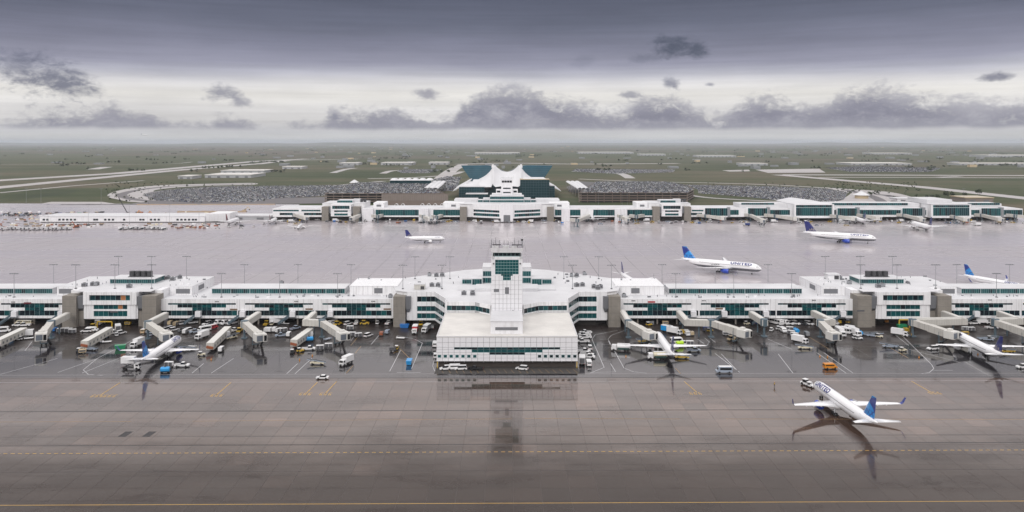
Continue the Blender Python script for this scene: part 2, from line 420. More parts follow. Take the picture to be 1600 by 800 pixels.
def wet_material(name, c1, c2, rough, joint=None, jd=0.5, patch=(0.012, 0.03), dry=0.0, per_piece=False, bump=0.0, spec=0.5, streaks=0.3, coat=0.0, crough=0.06, stains=0.0, inner=None):
    m = bpy.data.materials.new(name); m.use_nodes = True
    N = Nodes(m.node_tree); b = N.n['Principled BSDF']
    g = N.new('ShaderNodeNewGeometry'); pos = g.outputs['Position']
    x, y, z = N.sep(pos)
    n1 = N.noise(N.mapping(pos, (patch[0], patch[1], 1.0)), 1.0, 7.0, 0.62, 0.4)
    n2 = N.noise(N.mapping(pos, (0.012, 0.16, 1.0)), 1.0, 6.0, 0.65)
    n3 = N.noise(pos, 0.9, 6.0, 0.7)
    c = N.mix(N.smooth(n1, 0.36, 0.66), c1, c2)
    k = N.math('ADD', 1.0 - streaks / 2, N.math('MULTIPLY', n2, streaks))
    k = N.math('MULTIPLY', k, N.math('ADD', 0.86, N.math('MULTIPLY', n3, 0.28)))
    r0 = N.math('ADD', rough[0], N.math('MULTIPLY', N.smooth(n1, 0.38, 0.68), rough[1] - rough[0]))
    if per_piece:
        oi = N.new('ShaderNodeObjectInfo')
        rnd = N.math('FRACT', N.math('ADD', oi.outputs['Random'], N.math('MULTIPLY', g.outputs['Random Per Island'], 0.97)))
        k = N.math('MULTIPLY', k, N.math('ADD', 0.90, N.math('MULTIPLY', rnd, 0.20)))
        wn = N.new('ShaderNodeTexWhiteNoise', noise_dimensions='1D'); N.put(wn.inputs['W'], N.math('MULTIPLY', rnd, 91.7))
        k = N.math('MULTIPLY', k, N.math('ADD', 1.0, N.math('MULTIPLY', N.math('GREATER_THAN', wn.outputs['Value'], 0.9), 0.22)))
        r0 = N.math('ADD', r0, N.math('MULTIPLY', N.math('SUBTRACT', wn.outputs['Value'], 0.5), 0.05))
    c = N.mix(1.0, c, N.vec(k, k, k), 'MULTIPLY')
    if stains:
        # rubber and water marks dragged along the taxi direction, with darker spills
        s1 = N.noise(N.mapping(pos, (0.006, 0.55, 1.0)), 1.0, 6.0, 0.7)
        s2 = N.noise(N.mapping(pos, (0.05, 0.09, 1.0)), 1.0, 7.0, 0.7, 0.6)
        c = N.mix(N.math('MULTIPLY', N.smooth(s1, 0.53, 0.72), stains), c, (0.030, 0.023, 0.021))
        c = N.mix(N.math('MULTIPLY', N.smooth(s2, 0.56, 0.74), stains * 0.8), c, (0.120, 0.098, 0.090))
        r0 = N.math('ADD', r0, N.math('MULTIPLY', N.smooth(s2, 0.50, 0.70), 0.16))
    if joint:
        jx, jy, w = joint
        lx = N.math('LESS_THAN', N.math('FRACT', N.math('DIVIDE', x, jx)), w / jx)
        ly = N.math('LESS_THAN', N.math('FRACT', N.math('DIVIDE', y, jy)), 1.8 * w / jy)
        br = N.smooth(N.noise(N.mapping(pos, (0.02, 0.006, 1)), 1.0, 3.0), 0.40, 0.58)
        l = N.math('MULTIPLY', N.math('MAXIMUM', lx, N.math('MULTIPLY', ly, 0.5)), N.math('ADD', 0.35, N.math('MULTIPLY', br, 0.65)))
        c = N.mix(N.math('MULTIPLY', l, jd), c, (0.03, 0.028, 0.028))
        r0 = N.math('ADD', r0, N.math('MULTIPLY', l, 0.25))
    cw = coat
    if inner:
        # on the ramp: duller, darker asphalt close to the building, breaking up towards the concrete stands
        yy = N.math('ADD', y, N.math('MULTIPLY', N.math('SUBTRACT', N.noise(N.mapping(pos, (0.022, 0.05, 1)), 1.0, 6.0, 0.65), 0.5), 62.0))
        q = N.smooth(yy, inner[0], inner[1])  # on slabs: vignette darkening towards the camera, put into the colour
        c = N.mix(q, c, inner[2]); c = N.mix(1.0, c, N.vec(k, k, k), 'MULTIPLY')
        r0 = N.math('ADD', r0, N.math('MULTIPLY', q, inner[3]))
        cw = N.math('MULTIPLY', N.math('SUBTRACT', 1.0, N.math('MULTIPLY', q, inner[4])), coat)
    N.put(b.inputs['Base Color'], c)
    N.put(b.inputs['Roughness'], r0)
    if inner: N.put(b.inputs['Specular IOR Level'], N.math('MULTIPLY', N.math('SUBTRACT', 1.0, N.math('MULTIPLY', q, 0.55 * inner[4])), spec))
    else: b.inputs['Specular IOR Level'].default_value = spec
    N.put(b.inputs['Coat Weight'], cw); b.inputs['Coat Roughness'].default_value = crough; b.inputs['Coat IOR'].default_value = 1.36
    if bump:
        bp = N.new('ShaderNodeBump'); bp.inputs['Strength'].default_value = bump; bp.inputs['Distance'].default_value = 0.05
        N.put(bp.inputs['Height'], N.noise(N.mapping(pos, (0.5, 0.5, 1)), 1.0, 4.0))
        N.put(b.inputs['Normal'], bp.outputs[0])
    return m
M['ground'] = ground_material()
M['apron'] = wet_material('wet_apron_concrete', (0.50, 0.455, 0.475), (0.37, 0.338, 0.355), (0.18, 0.36), joint=(15.4, 15.4, 0.48), jd=0.65, patch=(0.004, 0.014), spec=0.7, streaks=0.26, coat=0.28, crough=0.09)
M['slab'] = wet_material('wet_slab_concrete', (0.078, 0.047, 0.034), (0.050, 0.032, 0.025), (0.05, 0.24), patch=(0.010, 0.05), per_piece=True, spec=0.40, streaks=0.55, coat=0.72, crough=0.035, stains=0.45, inner=(256.0, 205.0, (0.026, 0.016, 0.012), 0.04, 0.88))  # nearest rows darker: lane wear plus vignette shading painted into the colour
M['slab_worn_vignette'] = wet_material('worn_vignette_slab_concrete', (0.036, 0.023, 0.018), (0.024, 0.016, 0.013), (0.08, 0.26), patch=(0.010, 0.05), per_piece=True, spec=0.17, streaks=0.6, coat=0.16, crough=0.06, stains=0.4)  # darker slab copy, wear and vignette shading mixed in its colour
M['slab_bed'] = wet_material('slab_joint_filler', (0.040, 0.030, 0.026), (0.045, 0.033, 0.030), (0.3, 0.5))
M['ramp'] = wet_material('wet_ramp_asphalt', (0.020, 0.018, 0.022), (0.014, 0.012, 0.014), (0.05, 0.20), joint=(7.6, 7.6, 0.16), jd=0.4, patch=(0.012, 0.04), spec=0.35, streaks=0.5, coat=0.66, crough=0.04, stains=0.3, inner=(336.0, 352.0, (0.030, 0.023, 0.021), 0.22, 0.72))
M['asphalt'] = mat('lot_asphalt', (0.045, 0.042, 0.048), 0.5, 0.25, 0.02)
M['road_wet'] = wet_material('wet_road_concrete', (0.46, 0.43, 0.42), (0.38, 0.355, 0.35), (0.3, 0.45), patch=(0.003, 0.01), spec=0.5)
M['road_dark'] = mat('dark_road', (0.085, 0.075, 0.080), 0.45, 0.2, 0.02)
M['line_white'] = mat('marking_white', (0.52, 0.52, 0.54), 0.35, 0.2, 0.8)
M['line_faint'] = mat('marking_faint', (0.30, 0.28, 0.29), 0.3, 0.25, 0.6)
M['line_yellow'] = mat('marking_yellow', (0.46, 0.27, 0.05), 0.35, 0.35, 0.5)
M['line_yellow_faint'] = mat('marking_yellow_worn', (0.30, 0.18, 0.07), 0.35, 0.3, 0.8)
M['drain'] = mat('drain_slot', (0.020, 0.018, 0.020), 0.5, 0.2)

FAR = 90000.0
gm = MB()
nx, ny = 24, 24
gm.quad((-FAR, -3000, -0.25), (FAR, -3000, -0.25), (FAR, FAR, -0.25), (-FAR, FAR, -0.25))
gm.build('ground', M['ground'], kind='structure')
# low rises on the horizon
def ridge(px0, px1, peak, Y, seed):
    mb = MB(); n = 60; rows = []
    for k, (fy, fh) in enumerate(((0, 0), (0.5, 0.6), (1.0, 1.0), (1.6, 0.0))):
        row = []
        for i in range(n + 1):
            t = i / n
            x = XatY(px0 + (px1 - px0) * t, Y) 
            hgt = peak * math.sin(math.pi * t) ** 0.8 * (0.65 + 0.5 * mnoise.noise(Vector((t * 6 + seed, k * 0.3, 0))))
            row.append((x, Y + fy * 1800, -0.3 + max(0, hgt) * fh))
        rows.append(row)
    o = 0
    for r in rows: mb.v.extend(r)
    for k in range(3):
        for i in range(n):
            a = k * (n + 1) + i
            mb.f.append((a, a + 1, a + n + 2, a + n + 1)); mb.m.append(0)
    return mb.build('hills', M['ground'], kind='structure', smooth=True)
ridge(180, 660, 108, 22000, 1.0); ridge(-200, 230, 96, 26000, 5.0); ridge(1180, 1560, 98, 26000, 9.0); ridge(560, 1240, 95, 30000, 14.0); ridge(1450, 1900, 104, 28000, 21.0)

# concrete apron between and around the concourses
ap = MB()
poly = [(-900, 120), (900, 120), (900, 900), (790, 960), (-262, 948), (-300, 1128), (-760, 1145), (-1400, 1150), (-1400, 500)]
ap.add([(p[0], p[1], 0.0) for p in poly], [tuple(range(len(poly)))])
ap.build('apron', M['apron'], kind='structure')
SZ = 7.3
S0 = 297.6 - 16 * SZ
sb = MB(); sb.quad((-420, 115, 0.006), (420, 115, 0.006), (420, 297.6, 0.006), (-420, 297.6, 0.006))
foreground = sb.build('taxi_lane', M['slab_bed'], kind='structure')
def slab_mb(cx, cy, mb=None):
    mb = mb or MB(); h = SZ / 2 - 0.035
    x0, x1, y0, y1, z0, z1 = cx - h, cx + h, cy - h, cy + h, 0.007, 0.03
    vs = [(x0,y0,z0),(x1,y0,z0),(x1,y1,z0),(x0,y1,z0),(x0,y0,z1),(x1,y0,z1),(x1,y1,z1),(x0,y1,z1)]
    mb.add(vs, [(4,5,6,7),(0,1,5,4),(1,2,6,5),(2,3,7,6),(3,0,4,7)])
    return mb
slab_me = slab_mb(0, 0).mesh('slab', [M['slab']]); slab_me_worn_vignette = slab_mb(0, 0).mesh('slab', [M['slab_worn_vignette']])
worn_vignette = lambda i, r_: False
rest = MB(); below = MB(); count = 0
row = 0
cy = S0
while cy + SZ / 2 < 297.6:
    cy = S0 + row * SZ + SZ / 2
    if cy + SZ / 2 > 297.7: break
    wv = (800 / F) * (cy + SZ) + SZ
    n = int(wv / SZ) + 1
    for i in range(-n - 16, n + 17):
        cx = i * SZ - 2.0
        if count < 300 and cy > 186 and abs(cx) < wv - 2:
            o = link('slab', slab_me_worn_vignette if worn_vignette(i, row) else slab_me, foreground); o.location = (cx, cy, 0); count += 1
        else:
            slab_mb(cx, cy, below if worn_vignette(i, row) else rest)
    row += 1
for yy in range(1, 9):
    for i in range(-36, 37): slab_mb(i * SZ - 2.0, S0 - yy * SZ + SZ / 2, rest)
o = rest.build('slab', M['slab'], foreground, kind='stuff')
if below.v: below.build('slab', M['slab_worn_vignette'], foreground, kind='stuff')
rp = MB()
rp.box(-420, 420, 297.6, 432, 0.006, 0.03)
rp.build('ramp', M['ramp'], kind='structure')

# ---- painted lines and drain slots (read off the photograph)
ZL = 0.036
def ribbon(mb, pts, w, z=ZL, m=0):
    pts = [Vector((p[0], p[1], 0)) for p in pts]
    L = []; Rr = []
    for i, p in enumerate(pts):
        d = (pts[min(i + 1, len(pts) - 1)] - pts[max(i - 1, 0)]).normalized()
        nrm = Vector((-d.y, d.x, 0)) * (w / 2)
        L.append((p.x + nrm.x, p.y + nrm.y, z)); Rr.append((p.x - nrm.x, p.y - nrm.y, z))
    n = len(pts)
    mb.add(L + Rr, [(n + i, n + i + 1, i + 1, i) for i in range(n - 1)], m)
def G(*pp): return [P(a, b, 0.03) for a, b in pp]
def line(name, pp, w, mt, z=ZL):
    mb = MB(); ribbon(mb, G(*pp), w, z); return mb.build(name, M[mt], kind='structure')
line('taxi_line', [(-60, 789.8), (1660, 782.6)], 0.26, 'line_yellow')
line('taxi_line', [(-40, 659.5), (205, 658.5)], 0.22, 'line_yellow_faint'); line('taxi_line', [(300, 658), (800, 654.5)], 0.22, 'line_yellow_faint'); line('taxi_line', [(820, 654), (1062, 654.6)], 0.26, 'line_yellow_faint'); line('taxi_line', [(1134, 654.6), (1660, 655.4)], 0.26, 'line_yellow_faint')
dm = MB()
a, b_ = P(-40, 709.2, 0), P(1640, 703, 0)
nd = 150
for i in range(nd):
    ribbon(dm, [a.lerp(b_, i / nd), a.lerp(b_, (i + 0.55) / nd)], 0.34)
dm.build('dashed_taxi_line', M['line_yellow'], kind='stuff')
for y0, y1, w in ((697, 691, 0.45), (643.5, 639, 0.5), (592, 588.5, 0.42), (683, 679, 0.2), (738, 733, 0.15)):
    line('drain_slot', [(-40, y0), (1640, y1)], w, 'drain', 0.033)
line('stand_line', [(-40, 598), (1640, 594.2)], 0.35, 'line_faint'); line('stand_line', [(-40, 586.5), (683, 584)], 0.3, 'line_faint'); line('stand_line', [(905, 584), (1640, 583)], 0.3, 'line_faint')
# stand lead-in lines of the near ramp
for pp in ([(225,522),(152,560),(130,578),(138,585),(160,586.5)], [(205,552),(128,583)], [(150,561),(90,582)], [(39,548),(50,534)], [(262,535),(320,522)], [(300,583),(318,568)], [(330,583),(365,560)], [(448,584),(465,568)], [(461,584),(487,560)],
           [(609,580),(626,547)], [(643,576),(660,536),(648,530),(620,524)], [(620,582),(657,582)], [(684,540),(676,572),(681,583)], [(922,583),(944,574),(925,530),(930,523),(965,516)], [(975,575),(950,530),(955,524),(985,513)], [(975,575),(990,581),(1010,583)],
           [(954,568),(962,581),(925,582)], [(937,530),(950,530),(953,538),(940,538)], [(1117,552),(1156,582)], [(1127,553),(1153,580)], [(1287,551),(1333,583)], [(1276,551),(1322,583)], [(1216,553),(1239,583)], [(1408,523),(1456,570),(1459,576),(1452,582),(1440,584)],
           [(1366,518),(1392,518),(1420,540)], [(1457,578.5),(1489,578.5)], [(1420,546),(1500,566)], [(1090,530),(1100,537)], [(1101,528),(1109,535)], [(1109,528),(1118,535)], [(0,585),(90,560)], [(1200,530),(1238,546)], [(580,538),(592,524)], [(548,533),(556,522)]):
    line('stand_line', pp, 0.22, 'line_white')
for pp in ([(548,540),(562,523)], [(615,552),(625,545),(640,560)], [(1055,575),(1064,584)], [(1262,525),(1296,546)], [(1378,536),(1420,560)], [(541,583),(552,571)], [(555,552),(564,541)]):
    line('lead_line', pp, 0.28, 'line_yellow_faint')
for pp in ([(156,618),(188,597.5)], [(338,617),(361,597.5)], [(478,615),(496,597)], [(508,615),(526,596)], [(1069,596),(1089,613)], [(1424,595.5),(1456,613.5)]):
    line('lead_line', pp, 0.34, 'line_yellow')
# stand numbers sprayed at the ends of the lead-in lines: small illegible yellow figures
def figure_marks(px, py):
    mb = MB(); c = P(px, py, 0)
    for i in range(3):
        x = c.x - 2.0 + i * 1.6
        ribbon(mb, [(x, c.y - 1.2), (x, c.y + 1.2)], 0.3); ribbon(mb, [(x, c.y + 1.35), (x + 0.9, c.y + 1.35)], 0.3); ribbon(mb, [(x + 0.6, c.y - 1.3), (x + 0.6, c.y + 0.2)], 0.3, ZL + 0.001)
    mb.build('stand_marking', M['line_yellow'], kind='stuff')
for q in ((152,619), (172,619), (339,618), (477,616), (509,616), (1087,615), (1461,614.5)): figure_marks(*q)
# patched rectangles of newer pavement
for q in ((196,678.5),(233,678.5)):
    c = P(q[0], q[1], 0); mb = MB(); mb.quad((c.x-1.4,c.y-2.2,0.034),(c.x+1.0,c.y-2.2,0.034),(c.x+1.4,c.y+2.2,0.034),(c.x-1.0,c.y+2.2,0.034)); mb.build('pavement_patch', M['drain'], kind='structure')

# ---- roads, runways, car parks and taxiways beyond
def far_ribbon(name, pp, w, mt, z=0.0):
    mb = MB(); pts = []
    g = [P(a, b, 0) for a, b in pp]
    for i in range(len(g) - 1):
        for k in range(6): pts.append(g[i].lerp(g[i + 1], k / 6))
    pts.append(g[-1])
    ribbon(mb, pts, w, z); return mb.build(name, M[mt], kind='structure')
def far_poly(name, pp, mt, z=0.0):
    mb = MB(); g = [P(a, b, 0) for a, b in pp]
    mb.add([(p.x, p.y, z) for p in g], [tuple(range(len(g)))]); return mb.build(name, M[mt], kind='structure', fix=True)
def curve(pp, n=8):
    """Catmull-Rom through photo points"""
    out = []
    q = [pp[0]] + list(pp) + [pp[-1]]
    for i in range(1, len(q) - 2):
        for k in range(n):
            t = k / n
            out.append(tuple(0.5 * (2 * q[i][c] + (q[i+1][c] - q[i-1][c]) * t + (2*q[i-1][c] - 5*q[i][c] + 4*q[i+1][c] - q[i+2][c]) * t*t + (3*q[i][c] - q[i-1][c] - 3*q[i+1][c] + q[i+2][c]) * t**3) for c in (0, 1)))
    return out + [pp[-1]]
far_ribbon('runway', [(-80,286.5),(180,271),(400,252),(480,248.2)], 62, 'road_wet', -0.10)
far_ribbon('runway', [(-80,301),(0,292.6),(270,266.5),(400,256)], 48, 'road_wet', -0.10)
far_ribbon('taxiway', [(270,266.5),(330,262),(355,259)], 34, 'road_wet', -0.08)
far_ribbon('taxiway', [(400,256.5),(450,250.5),(560,248.3)], 46, 'road_wet', -0.09)
far_ribbon('taxiway', [(145,264.5),(167,260.8)], 40, 'road_wet', -0.10)
far_ribbon('access_road', [(-60,306),(0,301),(110,290.5),(225,282)], 12, 'road_wet', -0.12)
far_ribbon('runway', [(1215,273),(1290,279.3),(1440,292),(1680,318)], 40, 'road_wet', -0.10)
far_ribbon('runway', [(1225,273),(1700,274.5)], 50, 'road_wet', -0.09); far_ribbon('taxiway', [(1280,277.2),(1460,277.2),(1500,275.5)], 22, 'road_wet', -0.08); far_ribbon('taxiway', [(1460,277.4),(1700,278.2)], 22, 'road_wet', -0.08)
far_ribbon('access_road', curve([(430,308),(500,294),(548,287.5),(600,283)]), 15, 'road_wet', -0.08)
far_ribbon('access_road', curve([(398,313),(450,301),(510,291.5)]), 14, 'road_wet', -0.07)
far_ribbon('access_road', curve([(575,279),(640,277.5),(700,273.5),(722,268)]), 20, 'road_wet', -0.10)
far_ribbon('access_road', curve([(598,271),(615,266.5),(655,265.5),(680,267)]), 22, 'road_wet', -0.10)
far_ribbon('access_road', curve([(690,279),(706,266),(716,261),(724,257)]), 40, 'road_wet', -0.09)
far_ribbon('access_road', curve([(520,270),(540,264.5),(555,262.5)]), 22, 'road_wet', -0.10)
far_ribbon('access_road', curve([(905,279.5),(1000,283.5),(1100,285.5),(1200,288.5),(1290,293.5),(1345,297)]), 14, 'road_wet', -0.08)
far_ribbon('access_road', curve([(965,270.5),(975,273),(985,278.5)]), 26, 'road_wet', -0.10)
far_ribbon('access_road', curve([(1072,304),(1110,309),(1180,313),(1250,316)]), 12, 'road_wet', -0.06)
far_ribbon('access_road', curve([(1088,290.5),(1150,298),(1200,306),(1235,312)]), 15, 'road_wet', -0.06)
far_ribbon('access_road', curve([(-40,256.5),(60,256.8),(250,256.2),(300,253)]), 12, 'road_wet', -0.12)
far_ribbon('motorway', curve([(715,256.5),(800,254.8),(900,256.2),(1060,255.2)]), 60, 'road_wet', -0.12)
# looping wet roads round the car parks
far_poly('paved_loop', curve([(172,309),(168,304.5),(182,298.5),(215,292.5),(260,289),(330,287),(395,285.8),(395,288.5),(330,290),(275,293),(240,298),(262,305),(300,311),(360,314),(360,317),(240,316.5),(200,315)]), 'road_wet', -0.09)
far_ribbon('loop_road', curve([(395,287.3),(330,288.8),(262,291.5),(210,298),(190,305),(210,311.5),(250,315)]), 17, 'road_dark', -0.05)
far_ribbon('loop_road', curve([(395,290.5),(330,292),(270,296),(235,302),(240,309)]), 14, 'road_dark', -0.05)
far_poly('paved_loop', curve([(1285,292.5),(1330,295.5),(1390,300),(1425,308),(1432,315),(1300,319),(1318,310),(1330,302)]), 'road_wet', -0.09)
far_ribbon('loop_road', curve([(1320,296.5),(1350,303),(1368,309),(1378,315)]), 16, 'road_dark', -0.05)
far_ribbon('loop_road', curve([(1355,301.5),(1385,305.5),(1402,311),(1396,316)]), 13, 'road_dark', -0.05); far_ribbon('loop_road', curve([(1385,304.5),(1408,308.5),(1416,313.5)]), 9, 'road_dark', -0.05)
LOTS = {'left': [(222,305),(262,297.5),(330,292.5),(420,291),(505,290.2),(546,289.2),(522,301),(502,306.5),(430,310),(395,315.5),(300,316.5),(245,313)],
        'right': [(1092,302),(1090,296),(1074,289),(1052,287),(1082,289.5),(1200,291.5),(1290,295),(1325,301),(1318,312),(1300,316.5),(1240,316),(1180,309),(1110,303)]}
far_poly('car_park', LOTS['left'], 'asphalt', -0.06); far_poly('car_park', LOTS['right'], 'asphalt', -0.06)
far_poly('car_park', [(205,318.3),(240,313),(430,309.5),(560,306.5),(560,317),(430,318.5)], 'road_dark', -0.07)
far_poly('car_park', [(620,267),(640,264.6),(690,265),(668,270.5),(628,270.5)], 'asphalt', -0.06)
far_poly('car_park', [(893,268),(900,264),(1055,265),(1052,269),(960,271.5)], 'asphalt', -0.06)
far_poly('car_park', [(1290,262.5),(1350,259.5),(1470,262.5),(1455,268.5),(1330,268.5)], 'asphalt', -0.06)
far_poly('wet_yard', [(1128,266),(1170,265),(1172,267.5),(1140,268)], 'road_wet', -0.10); far_poly('wet_yard', [(1180,265),(1280,263.5),(1290,269.5),(1200,270)], 'road_wet', -0.10)
far_poly('wet_yard', [(200,320),(60,318.8),(80,315.3),(160,315.3),(178,318)], 'road_wet', -0.05)
far_poly('wet_yard', [(885,292),(905,283),(935,285),(960,300),(940,305),(890,300)], 'asphalt', -0.10); far_poly('wet_yard', [(632,290),(700,276),(720,277),(712,298),(650,300)], 'asphalt', -0.10)
# ================================================================== BUILDINGS
GL = ['glass_dark', 'glass_mid', 'glass_teal', 'plywood']
def glazing(root, a, b, z0, z1, pane, tone=0.3, origin=(0, 0, 0), rows=1, proud=0.0, boards=(), frame=True, bar=0.14):
    """one window: panes in a line from a to b (seen from the right-hand side of a->b ... outward normal = (dy,-dx)), with its bars"""
    a = Vector((a[0], a[1], 0)); b = Vector((b[0], b[1], 0)); L = (b - a).length
    d = (b - a) / L; nrm = Vector((d.y, -d.x, 0))
    n = max(1, round(L / pane)); mb = MB(); fr = MB(); up = Vector((0, 0, 1))
    off = nrm * proud
    for r in range(rows):
        h0 = z0 + (z1 - z0) * r / rows; h1 = z0 + (z1 - z0) * (r + 1) / rows
        for i in range(n):
            p = a + d * (L * i / n) + off; q = a + d * (L * (i + 1) / n) + off
            t = random.random()
            m = 2 if t < tone else (1 if t < tone + 0.35 else 0)
            if (i, r) in boards or (i in boards): m = 3
            mb.quad(p + up * h0, q + up * h0, q + up * h1, p + up * h1, m)
    w = mb.build('window', [M[g] for g in GL], root, origin=origin)
    if frame:
        t = bar / 2
        for i in range(n + 1):
            c = a + d * (L * i / n) + nrm * (proud + 0.03)
            fr.beam(c + up * z0, c + up * z1, bar, 0.10, 0, up=d)
        for r in range(rows + 1):
            z = z0 + (z1 - z0) * r / rows
            fr.beam(a + nrm * (proud + 0.034) + up * z, b + nrm * (proud + 0.034) + up * z, 0.09, bar)
        fr.build('window_frame', M['mullion'], w, kind='stuff', origin=None if origin == (0, 0, 0) else origin)
    return w
def facade(root, a, b, ztop, zbot, rows, mt='white_panel', origin=(0, 0, 0), pane=2.4, thick=0.35, bar=0.14):
    """white cladding from a to b with window bands let into it. rows: (z0, z1, [(u0, u1, tone, nrows, boards)])"""
    a = Vector((a[0], a[1], 0)); b = Vector((b[0], b[1], 0)); L = (b - a).length
    d = (b - a) / L; nrm = Vector((d.y, -d.x, 0)); up = Vector((0, 0, 1))
    mb = MB()
    def slab(u0, u1, z0, z1):
        if u1 - u0 < 0.05 or z1 - z0 < 0.02: return
        p = a + d * u0; q = a + d * u1
        f = [p + nrm * thick, q + nrm * thick, q, p]
        mb.add([(v.x, v.y, z0) for v in f] + [(v.x, v.y, z1) for v in f], [(0,1,5,4),(1,2,6,5),(3,0,4,7),(4,5,6,7),(3,2,1,0)])
    z = ztop
    for (z0, z1, wins) in sorted(rows, key=lambda r: -r[1]):
        slab(0, L, z1, z)
        u = 0
        for wn in sorted(wins):
            u0, u1, tone = wn[:3]
            nr = wn[3] if len(wn) > 3 else 1; bd = wn[4] if len(wn) > 4 else ()
            slab(u, u0, z0, z1); u = u1
            glazing(root, a + d * u0, a + d * u1, z0, z1, pane, tone, origin, nr, 0.0, bd, bar=bar)
        slab(u, L, z0, z1)
        z = z0
    slab(0, L, zbot, z)
    return mb.build('wall', M[mt], root, origin=origin)

YB = 384.0                                             # front of the near concourse
concourse = thing('airport_concourse', 'long white near concourse with teal window bands, concrete piers and flat white roofs', 'concourse', (0, 402, 0))
CO = (0, 402, 0)
def cpart(mb, name, m, **k): return mb.build(name, m if isinstance(m, list) else M[m], concourse, origin=CO, **k)
PX = 3.172                                             # photo pixels per metre on the front
def wing(x0, x1, bays):
    """front wall of a wing between x0 and x1; bays = (start, end, mirrored)"""
    r1, r2, r3, rc = [], [], [], []
    for s, e, mir in bays:
        L = e - s
        w = []
        def iv(lst, p, q, tone, nr=1):
            if mir: p, q = L - q, L - p
            p = max(p, x0 - s + 0.02); q = min(q, x1 - s - 0.02)
            if q - p > 1: lst.append((s + p - x0, s + q - x0, tone, nr))
        iv(r1, 0, L, 0.05)
        iv(r2, 4.8, 11.9, 0.12); iv(r2, 11.94, 21.5, 0.6); iv(r2, 21.54, L - 4.7, 0.12)
        iv(rc, 11.9, 21.5, 0.7)
        iv(r3, -0.6, 11.9, 0.03); iv(r3, 11.94, 21.5, 0.18); iv(r3, 21.54, L + 3.4, 0.03)
    facade(concourse, (x0, YB - 0.19), (x1, YB - 0.19), 12.75, 3.3, [(9.9, 10.72, r1), (8.5, 9.9, r2), (7.1, 8.5, rc), (4.56, 7.1, r3)], origin=CO, thick=0.16, bar=0.10)
RB = [57.4, 95.5, 133.4]                                # bay starts to the right of the centre
BL = 33.4
inner = [(s, s + BL, False) for s in RB]
inner_l = [(-s - BL, -s, True) for s in RB]
wing(55.0, 171.2, inner); wing(-171.2, -55.0, inner_l)
wing(214.5, 330, [(215.8, 249, False), (254, 287.4, False), (292, 325.4, False)]); wing(-330, -214.5, [(-249, -215.8, True), (-287.4, -254, True), (-325.4, -292, True)])
# cores, undercroft and roofs of the wings
for x0, x1 in ((55, 171.2), (-171.2, -55), (214.5, 330), (-330, -214.5)):
    mb = MB(); mb.box(x0, x1, YB - 0.17, 421, 3.3, 12.45); cpart(mb, 'core_wall', 'white_plain')
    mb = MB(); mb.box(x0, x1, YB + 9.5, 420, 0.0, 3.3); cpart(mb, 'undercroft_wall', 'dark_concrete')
    mb = MB(); mb.box(x0, x1, YB + 0.0, 421.2, 12.46, 12.62); cpart(mb, 'roof', 'roof')
    n = int((x1 - x0) / 9.5)
    for i in range(1, n):
        mb = MB(); mb.box(-0.35, 0.35, -0.35, 0.35, 0, 3.3)
        if i == 1: cme = mb.mesh('column', [M['concrete']])
        o = link('column', cme, concourse); o.location = (x0 + i * (x1 - x0) / n, YB + 1.6 - 402, 0)
# clerestory monitors along the ridge
def monitor(x0, x1):
    mb = MB(); mb.box(x0, x1, 396.3, 408, 12.62, 15.5); mb.box(x0 - 0.3, x1 + 0.3, 395.8, 408.6, 15.5, 15.85); cpart(mb, 'roof_monitor', ['x'] and [M['roof']])
    n = max(1, round((x1 - x0) / 9.5))
    for i in range(n):
        a = x0 + (x1 - x0) * i / n; b = x0 + (x1 - x0) * (i + 1) / n
        glazing(concourse, (a + 0.15, 396.28), (b - 0.15, 396.28), 13.1, 15.3, 1.0, 0.6, CO, bar=0.13)
for s in (1, -1):
    for a, b in ((82.3, 150), (231, 300), (304, 330)):
        monitor(*sorted((s * a, s * b)))
    # plain plant boxes beside the centre
    mb = MB(); x0, x1 = sorted((s * 55.5, s * 79.6)); mb.box(x0, x1, 395, 417, 12.62, 16.9); mb.box(x0 - .2, x1 + .2, 394.8, 417.2, 16.9, 17.15); cpart(mb, 'plant_room', 'white_panel')
    mb = MB(); xl = sorted((s * 63.0, s * 67.2)); mb.box(xl[0], xl[1], 394.85, 394.97, 13.4, 16.0); cpart(mb, 'louver', 'louver')

